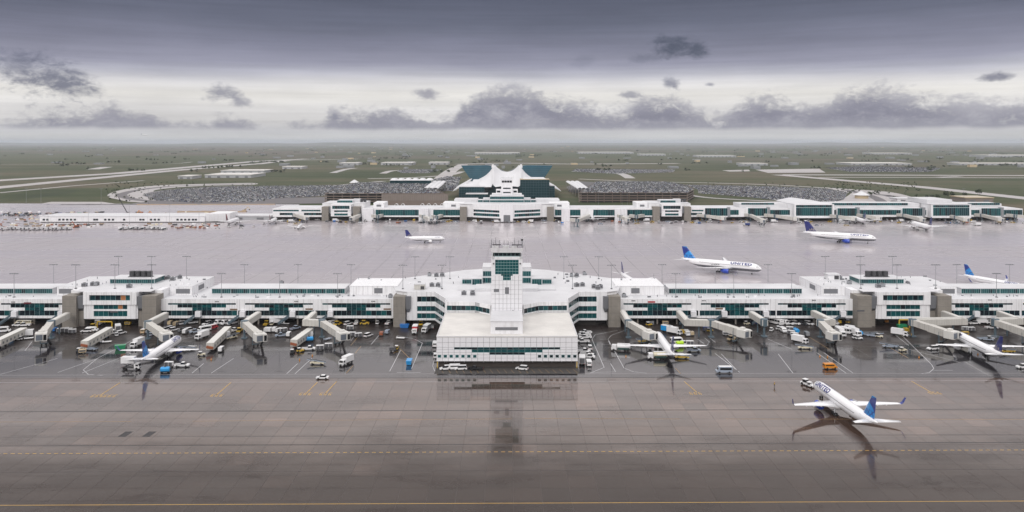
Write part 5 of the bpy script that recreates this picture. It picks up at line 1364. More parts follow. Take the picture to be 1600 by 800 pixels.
def tree(px, py, h, label):
    p = P(px, py, 0); t = thing('tree', label, 'tree', (p.x, p.y, -.2))
    mb = MB(); mb.cyl((0, 0, 0), (.2, 0, h * .55), .35, .15, 6)
    for a in (0.4, 2.3, 4.4): mb.cyl((.1, 0, h * .4), (math.cos(a) * h * .25, math.sin(a) * h * .25, h * .7), .16, .05, 5)
    mb.build('trunk', M['bark'], t)
    mb = MB()
    for k in range(7): blob(mb, (random.uniform(-.3, .3) * h, random.uniform(-.3, .3) * h, h * random.uniform(.5, .85)), h * random.uniform(.16, .28), 34, h * .055)
    mb.build('crown', [M['leaf'], M['leaf2']], t)
for i, (px, py, h) in enumerate(((1448, 312.5, 8), (1456, 312, 8), (1465, 312.3, 9), (1481, 311.5, 14), (1488, 312, 11), (1507, 310, 10), (1528, 305.5, 12), (1531, 305.4, 11), (1369, 304, 8), (1361, 306.2, 7), (1398, 312, 6), (1432, 309, 6))):
    tree(px, py, h, 'small dark tree behind the far concourse right end, %s' % nth(i))
scrub = MB(); random.seed(5)
for i in range(420):
    px = random.choice((random.uniform(165, 330), random.uniform(170, 420), random.uniform(1280, 1440), random.uniform(890, 1330))); py = random.uniform(284, 316) if px < 900 else random.uniform(285, 303)
    p = P(px, py, 0)
    if inside((p.x, p.y), lp) or inside((p.x, p.y), rpz): continue
    if 500 < px < 1090 and py > 283: continue
    blob(scrub, (p.x, p.y, .6), random.uniform(.8, 2.2), 10, .8)
scrub.build('roadside_scrub', [M['leaf'], M['leaf2']], kind='stuff')
# ================================================================== AIRLINERS
def fus_material(key, zb, belly):
    if key in M: return M[key]
    m = bpy.data.materials.new(key); m.use_nodes = True; N = Nodes(m.node_tree); b = N.n['Principled BSDF']
    co = N.new('ShaderNodeTexCoord').outputs['Object']; x, y, z = N.sep(co)
    n = N.noise(co, 0.5, 4.0)
    top = N.mix(N.math('MULTIPLY', n, 0.12), (0.85, 0.85, 0.87), (0.70, 0.70, 0.72))
    N.put(b.inputs['Base Color'], N.mix(N.math('LESS_THAN', z, zb), top, belly))
    b.inputs['Roughness'].default_value = 0.28; b.inputs['Coat Weight'].default_value = 0.4
    M[key] = m; return m
def fin_material(key, cx, cz, rg, ztip, style):
    if key in M: return M[key]
    m = bpy.data.materials.new(key); m.use_nodes = True; N = Nodes(m.node_tree); b = N.n['Principled BSDF']
    co = N.new('ShaderNodeTexCoord').outputs['Object']; x, y, z = N.sep(co)
    ux = N.math('SUBTRACT', x, cx); uz = N.math('SUBTRACT', z, cz)
    d = N.math('SQRT', N.math('ADD', N.math('MULTIPLY', ux, ux), N.math('MULTIPLY', uz, uz)))
    # meridian arcs of a globe emblem, drawn as flat print
    ang = N.math('ARCTAN2', uz, ux)
    st = N.math('GREATER_THAN', N.math('FRACT', N.math('ADD', N.math('MULTIPLY', ang, 2.9), N.math('MULTIPLY', d, 0.55 / rg))), 0.72)
    st2 = N.math('GREATER_THAN', N.math('FRACT', N.math('DIVIDE', d, rg * 0.27)), 0.80)
    grid = N.math('MAXIMUM', st, st2)
    ins = N.math('LESS_THAN', d, rg)
    if style == 'new':
        inner = N.mix(N.math('MULTIPLY', grid, N.math('LESS_THAN', uz, rg * 0.55)), (0.020, 0.27, 0.68), (0.012, 0.07, 0.32))
        c = N.mix(ins, (0.010, 0.035, 0.26), inner)
        c = N.mix(N.math('GREATER_THAN', N.math('ADD', z, N.math('MULTIPLY', x, 0.25)), ztip), c, (0.02, 0.20, 0.50))
    elif style == 'old':
        inner = N.mix(grid, (0.020, 0.028, 0.14), (0.34, 0.30, 0.28))
        c = N.mix(ins, (0.012, 0.018, 0.15), inner)
    else:
        c = N.mix(ins, (0.16, 0.015, 0.03), (0.10, 0.02, 0.05))
    N.put(b.inputs['Base Color'], c); b.inputs['Roughness'].default_value = 0.3; b.inputs['Coat Weight'].default_value = 0.4
    M[key] = m; return m
T_ST = [0, .006, .018, .035, .06, .095, .135, .20, .35, .50, .64, .72, .80, .87, .93, .97, 1.0]
R_ST = [.06, .28, .50, .69, .85, .95, 1, 1, 1, 1, 1, .965, .83, .62, .39, .22, .07]
C_ST = [-.30, -.28, -.22, -.15, -.08, -.03, 0, 0, 0, 0, 0, .03, .14, .33, .55, .68, .75]
def interp(xs, ys, t):
    for i in range(len(xs) - 1):
        if t <= xs[i + 1]: return ys[i] + (ys[i + 1] - ys[i]) * (t - xs[i]) / (xs[i + 1] - xs[i])
    return ys[-1]
TEXT = {}
def text_mesh(body, bold):
    if body in TEXT: return TEXT[body]
    cu = bpy.data.curves.new('lettering', 'FONT'); cu.body = body; cu.size = 1.0; cu.offset = bold; cu.space_character = 1.12; cu.resolution_u = 3
    ob = bpy.data.objects.new('lettering', cu); COL.objects.link(ob)
    dg = bpy.context.evaluated_depsgraph_get(); dg.update()
    me = bpy.data.meshes.new_from_object(ob.evaluated_get(dg))
    bpy.data.objects.remove(ob); bm = bmesh.new(); bm.from_mesh(me)
    for k in range(1, 6):
        bmesh.ops.bisect_plane(bm, geom=bm.verts[:] + bm.edges[:] + bm.faces[:], plane_co=(0, k * 0.12, 0), plane_no=(0, 1, 0))
    vs = [v.co.copy() for v in bm.verts]; fs = [tuple(v.index for v in f.verts) for f in bm.faces]; bm.verts.index_update()
    fs = [tuple(v.index for v in f.verts) for f in bm.faces]
    bm.free(); x0 = min(v.x for v in vs); x1 = max(v.x for v in vs); h = max(v.y for v in vs)
    TEXT[body] = ([((v.x - x0) / (x1 - x0), v.y / h) for v in vs], fs); return TEXT[body]
def airliner(label, nose, tail, spec, name='airliner', group=None, detail=True, zoff=0.0):
    L, r, zc, span, rc, tc, sweep, eng_r, fin_h, style, winglet, fin_key = (spec[k] for k in ('L','r','zc','span','root','tip','sweep','er','fin','style','winglet','key'))
    nose = Vector(nose); tail = Vector(tail); d = (nose - tail); ang = math.atan2(d.y, d.x); sc = math.hypot(d.x, d.y) / L
    sc = spec.get('sc', sc); mid = (nose + tail) / 2
    t = thing(name, label, 'airliner', (mid.x, mid.y, 0.03 + zoff), ang, group); t.scale = (sc,) * 3
    X = lambda f: L / 2 - f * L
    def surf(f, a, off=0.0):
        rr = r * interp(T_ST, R_ST, f) + off; c = zc + r * interp(T_ST, C_ST, f)
        return (X(f), rr * math.sin(a), c + rr * 1.06 * math.cos(a))
    n = 24 if detail else 12
    mb = MB(); mb.rings([[surf(f, 2 * math.pi * i / n) for i in range(n)] for f in T_ST])
    mb.build('fuselage', fus_material('fuselage_' + fin_key, zc - spec.get('belly', .55) * r, spec.get('belly_col', (0.13, 0.135, 0.15))), t, smooth=True, fix=True)
    # wings
    hs = span / 2; zr = zc - .55 * r
    def wingmesh(s, stations, m, nm, smooth=True):
        """stations: (y, x_le, chord, z, thickness)"""
        prof = [(0, 0), (.08, .5), (.3, 1), (.6, .72), (1, .05), (.6, -.45), (.3, -.6), (.08, -.42)]
        rg = []
        for (y, xl, c, z, th) in stations: rg.append([(xl - p * c, s * y, z + q * th * c * .5) for p, q in prof])
        mb = MB(); mb.rings(rg); return mb.build(nm, m, t, fix=True, smooth=smooth)
    xr = X(spec.get('wx', .355)); tn = math.tan(R(sweep)); yk = hs * .36
    dih = math.tan(R(5.5))
    for s in (-1, 1):
        st = [(r * .55, xr, rc, zr, .13), (yk, xr - (yk - r * .55) * tn, rc * .60, zr + (yk) * dih * .8, .115), (hs * .97, xr - (hs * .97 - r * .55) * tn, tc * 1.05, zr + hs * dih, .10), (hs, xr - (hs - r * .55) * tn - tc * .25, tc * .7, zr + hs * dih * 1.02, .08)]
        w = wingmesh(s, st, M['plane_white'], 'wing')
        if detail:
            mb = MB()
            for yy in (.30, .45, .60, .75):
                y = hs * yy; xl = xr - (y - r * .55) * tn; c = rc * .6 + (tc - rc * .6) * (yy - .36) / .64; z = zr + y * dih
                mb.rings([[(xl - c * .55, s * y, z - .1), (xl - c * .7, s * y - .22, z - .35), (xl - c * 1.1, s * y, z - .2), (xl - c * .7, s * y + .22, z - .35)], [(xl - c * .6, s * y, z), (xl - c * .7, s * y - .2, z), (xl - c * 1.05, s * y, z), (xl - c * .7, s * y + .2, z)]])
            mb.build('flap_fairing', M['plane_white'], w, kind='stuff')
        if winglet:
            y0 = hs; x0 = st[3][1]; z0 = st[3][3]; mb = MB(); hh = winglet
            mb.rings([[(x0, s * y0, z0), (x0 - tc * .35, s * y0, z0 + .06), (x0 - tc * .75, s * y0, z0), (x0 - tc * .35, s * y0, z0 - .08)],
                      [(x0 - .5, s * (y0 + hh * .22), z0 + hh * .3), (x0 - tc * .3 - .5, s * (y0 + hh * .22) - s * .05, z0 + hh * .3), (x0 - tc * .75 - .4, s * (y0 + hh * .22), z0 + hh * .3), (x0 - tc * .3 - .5, s * (y0 + hh * .22) + s * .05, z0 + hh * .3)],
                      [(x0 - 1.6, s * (y0 + hh * .4), z0 + hh), (x0 - 1.75, s * (y0 + hh * .4) - s * .03, z0 + hh), (x0 - tc * .45 - 1.6, s * (y0 + hh * .4), z0 + hh), (x0 - 1.75, s * (y0 + hh * .4) + s * .03, z0 + hh)]])
            mb.build('winglet', M[spec.get('wl_m', 'winglet_navy')], t, fix=True)
        # engine under the wing
        ye = hs * .335; xe = xr - (ye - r * .55) * tn + eng_r * 2.0; ze = max(zr + ye * dih - eng_r * 1.25, eng_r * 1.18)
        le = eng_r * 3.7; prof = [(0, .86), (.06, .98), (.25, 1.04), (.55, .98), (.82, .76), (.83, .58), (1.0, .34)]
        k = 14 if detail else 8
        mb = MB(); mb.rings([[(xe - f * le, s * ye + eng_r * q * math.cos(2 * math.pi * i / k), ze + eng_r * q * math.sin(2 * math.pi * i / k)) for i in range(k)] for f, q in prof])
        e = mb.build('engine', M[spec['eng_m']], t, fix=True, smooth=True)
        mb = MB(); mb.cyl((xe + .02, s * ye, ze), (xe + .05, s * ye, ze), eng_r * .80, n=k); mb.build('fan', M['black_paint'], e)
        mb = MB(); mb.beam((xe - le * .25, s * ye, ze + eng_r * .9), (xe - le * .95, s * ye, zr + ye * dih), .35, eng_r * .7); mb.build('pylon', M['plane_grey'], t)
        # tailplane
        th = spec.get('tp', .40) * hs; zt = zc + .45 * r; xt = X(.865)
        wingmesh(s, [(r * .2, xt, L * .095, zt, .11), (th, xt - th * .68, L * .036, zt + th * .12, .09)], M['plane_white'], 'tailplane')
    # fin
    xb = X(.80); cb = L * .155; z0 = zc + r * .72; zt = z0 + fin_h; xt = X(.925); ct = L * .062
    prof = [(0, 0), (.12, .8), (.35, 1), (1, .06), (.35, -1), (.12, -.8)]
    rg = [[(xl - p * c, q * c * .045, z) for p, q in prof] for (z, xl, c) in ((z0 - .35 * r, xb + L * .03, cb + L * .03), (z0 + fin_h * .10, xb - fin_h * .05, cb * .97), (zt - .25, xt + .15, ct * 1.05), (zt, xt - .35, ct * .8))]
    mb = MB(); mb.rings(rg)
    mb.build('tail_fin', fin_material('fin_' + fin_key, xb - cb * (.25 if style == 'new' else .35), z0 - fin_h * (.10 if style == 'new' else .2), fin_h * (.84 if style == 'new' else .62), zt - fin_h * .05 + (xt - ct / 2) * .25, style), t, fix=True)
    # landing gear
    def gear(x, y, ztop, nw, wr, nm):
        mb = MB(); mb.cyl((x, y, wr), (x, y, ztop), .18, .22, 6)
        if nw > 2: mb.beam((x - 1.0, y, wr), (x + 1.0, y, wr), .2, .2)
        g = mb.build(nm, M['plane_grey'], t)
        for dx in ((-.85, .85) if nw > 2 else (0,)):
            for dy in (-.42, .42):
                mb = MB(); mb.cyl((x + dx, y + dy - .17, wr), (x + dx, y + dy + .17, wr), wr, n=10); mb.build('wheel', M['black'], g)
    gear(X(.115), 0, zc - r * .7, 2, .45, 'nose_gear')
    for s in (-1, 1): gear(X(.50), s * (r * 1.55), zr, 4 if L > 45 else 2, .58, 'main_gear')
    # cockpit glazing, cabin windows, doors
    mb = MB()
    for s in (-1, 1):
        for a0, a1 in ((.04, .42), (.48, .85), (.90, 1.2)):
            f0, f1 = (.026, .043) if a0 < .8 else (.032, .05)
            mb.quad(surf(f0, s * a0, .03), surf(f0, s * a1, .03), surf(f1, s * a1, .03), surf(f1, s * a0, .03))
    mb.build('cockpit_window', M['glass_black'], t, fix=True)
    if detail:
        mb = MB(); a0, a1 = math.acos(.36), math.acos(.20)
        k = int(L * .62 / .62)
        for i in range(k):
            f = .13 + .62 * i / k; df = .30 / L
            for s in (-1, 1): mb.quad(surf(f, s * a0, .015), surf(f + df, s * a0, .015), surf(f + df, s * a1, .015), surf(f, s * a1, .015))
        mb.build('cabin_window', M['dark_steel'], t, kind='stuff', fix=True)
        for f in (.095, .30, .80):
            mb = MB()
            for s in (-1, 1):
                p, q = math.acos(.62), math.acos(-.12); df = .95 / L
                for (fa, fb, aa, ab) in ((f, f + .12 / L, p, q), (f + df, f + df + .12 / L, p, q), (f, f + df, p, p + .05)):
                    mb.quad(surf(fa, s * aa, .02), surf(fb, s * aa, .02), surf(fb, s * ab, .02), surf(fa, s * ab, .02))
            mb.build('door_outline', M['plane_grey'], t, kind='stuff', fix=True)
    # lettering on both flanks, wrapped on the fuselage skin
    if spec.get('text'):
        uv, fs = text_mesh('UNITED', 0.045)
        f0, f1, a_hi, a_lo = spec['text']
        for s in (-1, 1):
            vs = []
            for u, v in uv:
                f = f0 + (f1 - f0) * u if s > 0 else f1 - (f1 - f0) * u
                vs.append(surf(f, s * (a_lo + (a_hi - a_lo) * v), .025))
            # s>0 is the port side (+y): nose to the reader's left
            mb = MB(); mb.add(vs, fs); mb.build('lettering', M['letters'], t, kind=None)
    return t
S757 = dict(L=47.3, r=2.12, zc=4.1, span=38.6, root=8.8, tip=2.0, sweep=27, er=1.35, fin=8.0, style='new', winglet=2.6, key='narrow_long', eng_m='engine_blue', wx=.34, text=(.085, .325, .22, 1.12), belly=.72)
S787 = dict(L=62.8, r=3.1, zc=5.2, span=60, root=13.2, tip=2.2, sweep=33, er=1.75, fin=9.6, style='new', winglet=0, key='wide_new', eng_m='engine_blue', wx=.31, text=(.105, .36, .42, 1.08), belly=.30, belly_col=(0.14, 0.145, 0.165))
S777 = dict(L=63.7, r=3.1, zc=5.3, span=60.9, root=13.6, tip=2.4, sweep=33, er=1.85, fin=10.3, style='old', winglet=0, key='wide_old', eng_m='engine_blue', wx=.31, text=(.10, .34, .52, 1.02), belly=.30, belly_col=(0.14, 0.145, 0.165))
S320 = dict(L=37.6, r=1.98, zc=3.7, span=34.2, root=6.8, tip=1.7, sweep=27, er=1.1, fin=6.6, style='old', winglet=0, key='narrow_old', eng_m='plane_white', wx=.31, text=(.12, .24, .72, .98), belly=.45)
S737N = dict(L=42.0, r=2.0, zc=3.4, span=33.4, root=7.4, tip=1.6, sweep=27, er=1.1, fin=7.2, style='new', winglet=2.2, key='narrow_new', eng_m='engine_blue', wx=.34, text=(.085, .285, .25, 1.10), belly=.75)
S737O = dict(L=40.0, r=1.88, zc=3.3, span=33.4, root=7.2, tip=1.6, sweep=27, er=1.05, fin=7.0, style='old', winglet=2.3, key='narrow_navy', eng_m='plane_white', wx=.34, wl_m='grey', text=(.09, .2, .6, .95), belly=.5)
S319O = dict(S320, key='narrow_navy2', text=(.06, .22, .50, 1.02))
SPLAIN = dict(S320, key='plain_white', style='red', text=None)
SPLN2 = dict(S320, key='plain_navy', text=None)
airliner('white airliner with blue globe tail and navy winglets on the right foreground taxi lane', P(1273.5, 598, 4.0), P(1371, 660, 5.4), S757)
airliner('wide-body airliner with large UNITED titles and blue engine taxiing behind the right wing roof', P(1190, 418.5, 5), P(1064, 403, 7), S787)
airliner('wide-body airliner with navy tail and gold globe lines taxiing far right on the apron', P(1369.5, 372.3, 5), P(1255, 362.6, 7), S777)
airliner('narrow-body airliner with navy globe tail taxiing left of the control tower', P(695, 372.8, 3.3), P(632, 370.6, 4.8), S320)
airliner('white airliner with light blue tail parked nose-in at the left gate hall', P(281, 527.5, 3.3), P(220.5, 561, 5), S737N)
airliner('airliner with slim dark navy fin parked nose-in just right of the office block', P(1026, 521.5, 3.3), P(1053.5, 554, 5), S737O)
airliner('airliner with navy globe-striped fin parked at the rightmost near gate', P(1493, 524, 3.4), P(1568.5, 556, 5), S319O)
# only the tails of these show above the near concourse roof
a = P(970, 424, 5)
airliner('airliner mostly hidden behind the near roof, its thin dark fin right of the tower', (a.x + 4.5, a.y - 39.5, 0), (a.x, a.y, 0), S737O)
a = P(1505, 428, 5)
airliner('airliner with light blue tail behind the right end of the near concourse roof', (a.x + 15, a.y - 37, 0), (a.x, a.y, 0), S737N)
for nx, ny, tx, ty, spc, lb in ((372.5,343.3,352.5,347.3,SPLAIN,'small distant airliner with dark red fin beside the white construction building'), (434,341,418,346.7,SPLAIN,'distant airliner with dark red fin at the left end of the far concourse'),
        (466,354.6,472,347.5,SPLN2,'distant white airliner facing the camera left of the far gate hall'), (684,340,675.5,346.2,SPLN2,'distant white airliner nose-in at the far concourse left of its centre'),
        (925,337.5,927.5,343.6,SPLN2,'distant white airliner nose-in at the far concourse right of its centre'), (1332,342,1353,346.6,SPLN2,'distant white airliner at the big glass gate of the far concourse'), (1425,351,1457,357,SPLN2,'distant airliner with blue fin just off the far right gates')):
    p = P(nx, ny, 3.4); q = P(tx, ty, 5)
    if (p - q).length < 25 or (p - q).length > 55:
        d = (p - q).normalized(); m_ = (p + q) / 2; p = m_ + d * 18.8; q = m_ - d * 18.8
    airliner(lb, p, q, spc, detail=False)
# a jet climbing away far left, above the horizon
c = Vector((XatY(225, 2300), 2300, ZatY(211.5, 2300)))
airliner('tiny airliner flying low above the left horizon', (c.x + 8, c.y + 2, 0), (c.x - 8, c.y - 2, 0), dict(SPLN2, key='plain_navy'), detail=False, zoff=c.z)
# ================================================================== JET BRIDGES
def jet_bridge(label, link_px, cab_px, cab_side=1, pipe=False, z=8.0, zc_=6.6, wdt=2.75, flo=2.75):
    pts = [P(a, b, z) for a, b in link_px]
    t = thing('jet_bridge', label, 'jet bridge', (pts[-1].x, pts[-1].y, 0)); o = tuple(t.location)
    B = lambda mb, nm, m, par=t, **k: mb.build(nm, M[m], par, origin=o, **k)
    hz = z - flo / 2
    for i in range(len(pts) - 1):
        a, b = pts[i], pts[i + 1]; d = (b - a).normalized()
        mb = MB(); mb.beam((a.x, a.y, hz), (b.x + d.x * wdt * .5, b.y + d.y * wdt * .5, hz), wdt, flo); B(mb, 'link_tunnel', 'bridge')
        mb = MB(); mb.beam((a.x, a.y, z + .08), (b.x, b.y, z + .08), wdt * .55, .14); B(mb, 'roof_strip', 'bridge_white')
        m_ = a.lerp(b, .5); mb = MB(); mb.cyl((m_.x, m_.y, 0), (m_.x, m_.y, z - flo), .35, n=8); B(mb, 'support_column', 'grey_blue')
    r_ = pts[-1]
    mb = MB(); mb.cyl((r_.x, r_.y, z - flo - .2), (r_.x, r_.y, z + .25), wdt * .62, n=12); B(mb, 'rotunda', 'grey_blue')
    mb = MB(); mb.cyl((r_.x, r_.y, 0), (r_.x, r_.y, z - flo - .2), .55, n=8); mb.box(r_.x - 1.2, r_.x + 1.2, r_.y - 1.2, r_.y + 1.2, 0.03, .5); B(mb, 'pedestal', 'grey_blue')
    if cab_px is None: return t
    c = P(cab_px[0], cab_px[1], zc_); d = (c - r_); d.z = 0; L = d.length; d.normalize()
    h0, h1 = z - flo / 2, zc_ - flo / 2
    p = Vector((r_.x, r_.y, h0)) + d * 1.2; q = Vector((c.x, c.y, h1)); m_ = p.lerp(q, .55)
    mb = MB(); mb.beam(p, m_, wdt, flo); B(mb, 'inner_tunnel', 'bridge')
    mb = MB(); mb.beam(p.lerp(q, .45), q, wdt * 1.13, flo * 1.12); B(mb, 'outer_tunnel', 'bridge')
    s = Vector((-d.y, d.x, 0)) * cab_side
    # cab turned towards the aircraft
    ca = (d * .6 + Vector((0, -1, 0)) * .4 + Vector((cab_side, 0, 0)) * .3); ca.z = 0; ca.normalize(); cs = Vector((-ca.y, ca.x, 0))
    cc = q + d * 1.6
    def cabbox(u0, u1, v0, v1, z0, z1):
        mb = MB(); P4 = [cc + ca * u + cs * v for u, v in ((u0, v0), (u1, v0), (u1, v1), (u0, v1))]
        mb.prism([(x.x, x.y) for x in P4], z0, z1); return mb
    zb = zc_ - flo - .25
    B(cabbox(-2.2, 2.2, -2.3, 2.3, zb, zc_ + .3), 'cab', 'bridge_white')
    B(cabbox(2.22, 2.32, -1.9, 0.6, zb + .3, zc_ - .3), 'cab_curtain', 'curtain'); B(cabbox(2.22, 2.9, .75, 2.3, zb, zc_ + .1), 'canopy', 'bridge_white')
    B(cabbox(2.91, 3.0, .95, 2.1, zb + .3, zc_ - .3), 'cab_window', 'glass_black')
    B(cabbox(-1.4, .2, -1.1, 1.1, zc_ + .31, zc_ + 1.1), 'air_unit', 'bridge_white')
    # drive column with wheels and a stair
    g = p.lerp(q, .8); mb = MB()
    for k in (-1, 1): e = g + s * (k * 1.4); mb.cyl((e.x, e.y, .9), (e.x, e.y, g.z), .2, n=6)
    a_, b_ = g - s * 1.6, g + s * 1.6; mb.beam((a_.x, a_.y, .95), (b_.x, b_.y, .95), .5, .4); B(mb, 'drive_column', 'grey_blue', kind='stuff')
    for k in (-1, 1):
        e = g + s * (k * .9); mb = MB(); mb.cyl((e.x - s.x * .25, e.y - s.y * .25, .55), (e.x + s.x * .25, e.y + s.y * .25, .55), .55, n=10); B(mb, 'wheel', 'black')
    e = q + s * 2.1; f = e + s * .3 - d * 4.2; mb = MB(); mb.beam((e.x, e.y, zb), (f.x, f.y, .1), 1.0, .18); mb.beam((e.x, e.y, zb + .9), (f.x, f.y, 1.0), .1, .1); B(mb, 'service_stair', 'louver_dark', kind='stuff')
    if pipe:
        mb = MB(); a, b = pts[-2], pts[-1]; mb.beam((a.x, a.y, z + .55), (b.x, b.y, z + .55), .4, .4); B(mb, 'roof_pipe', 'bridge_white')
    return t
for lb, lk, cb, sd, pp in (('cream jet bridge left of the left gate hall, its cab pointing at empty tarmac', [(105,488.5),(80,501.5)], (66,519), 1, 0), ('cream jet bridge docked at the light blue tailed airliner by the left hall', [(259,488),(231,502)], (257,519.5), 1, 0),
        ('cream jet bridge over the white vans, right of the left gate hall', [(404,487),(382,501.5)], (404,520.5), 1, 0), ('cream jet bridge with a sideways box section left of the centre pavilion', [(491,487),(478,499),(503,500)], (533,518.5), 1, 0),
        ('cream jet bridge docked at the airliner just right of the office block', [(972,484),(982,500.5)], (1012,517.5), 1, 0), ('cream jet bridge with a long sideways section at an empty right stand', [(1061,485.5),(1073,499),(1111,500)], (1157,514.5), 1, 0),
        ('short cream bridge stub without a cab left of the right gate hall', [(1174,486.5),(1194,499)], None, 1, 0), ('cream jet bridge beside the blue tank left of the right gate hall', [(1271,485),(1299,498.5),(1282,500)], (1300,518), 1, 0),
        ('cream jet bridge docked at the navy tailed airliner on the far right', [(1474,486),(1505,497.5),(1426,499)], (1481,516.5), 1, 1), ('cream jet bridge running off the right edge of the picture', [(1561,486),(1592,497),(1555,499)], (1612,518), 1, 1)):
    jet_bridge(lb, lk, cb, sd, bool(pp))
# bridge tunnels standing parked on the ground
def parked_tunnel(a, b, label, orange=True):
    p = P(a[0], a[1], 4.2); q = P(b[0], b[1], 4.0); t = thing('parked_tunnel', label, 'bridge tunnel', (q.x, q.y, 0)); o = tuple(t.location); d = (q - p); d.z = 0; d.normalize(); s = Vector((-d.y, d.x, 0))
    B = lambda mb, nm, m, **k: mb.build(nm, M[m], t, origin=o, **k)
    mb = MB(); mb.beam((p.x, p.y, 2.75), (q.x, q.y, 2.55), 3.2, 2.9); B(mb, 'tunnel', 'bridge')
    mb = MB(); mb.beam((p.x, p.y, 4.24), (q.x, q.y, 4.04), 3.0, .07); B(mb, 'roof', 'bridge_white')
    for f in (.15, .8):
        c = p.lerp(q, f)
        for k in (-1, 1): e = c + s * k * 1.1; mb = MB(); mb.cyl((e.x - s.x * .2, e.y - s.y * .2, .55), (e.x + s.x * .2, e.y + s.y * .2, .55), .55, n=10); B(mb, 'wheel', 'black')
    c = q + d * .35
    mb = MB(); mb.beam((c.x - s.x * 1.4, c.y - s.y * 1.4, 2.5), (c.x + s.x * 1.4, c.y + s.y * 1.4, 1.9), .25, 1.1); B(mb, 'end_panel', 'burnt_orange' if orange else 'bridge_white')
    for i in range(7):
        c = p.lerp(q, (i + .5) / 7); e = c + s * 1.64 * (1 if s.x > 0 else -1); mb = MB(); mb.beam((e.x - d.x * .5, e.y - d.y * .5, 2.4), (e.x + d.x * .5, e.y + d.y * .5, 2.4), .06, 1.0); B(mb, 'side_window', 'louver')
for a, b, lb, og in (((37,512),(-4,531),'long cream bridge tunnel parked on the ground at the left edge', False), ((171,511),(132,533),'long cream bridge tunnel parked on the ground before the left gate hall', True), ((356,510),(328,536),'long cream bridge tunnel parked between white trucks right of the left hall', True), ((486,512),(459,531),'long cream bridge tunnel parked beside baggage carts left of the office block', True)):
    parked_tunnel(a, b, lb, og)
# distant gate bridges
for i, (a, b) in enumerate((((449,333),(478,341)), ((568,334),(551,341.5)), ((582,336),(606,333.5)), ((657,336),(672,343)), ((676,337),(694,335.5)), ((892,342),(921,337)), ((966,336),(980,343)), ((985,336),(1012,335.5)), ((1090,335),(1128,341)), ((1162,334),(1192,345)), ((1195,335),(1242,342)), ((1298,336),(1332,342)), ((1340,335),(1371,341)), ((1398,334),(1440,343)), ((1486,337),(1508,343)), ((1519,334),(1563,343)), ((1573,335),(1612,340)))):
    jet_bridge('distant cream jet bridge along the far concourse, %s' % nth(i), [(a[0], a[1] - 1.0), (a[0] + (b[0] - a[0]) * .35, a[1] + .3)], (b[0], b[1] - 2.2), 1 if b[0] > a[0] else -1, False, 8.5, 7.0, 3.4, 3.2)

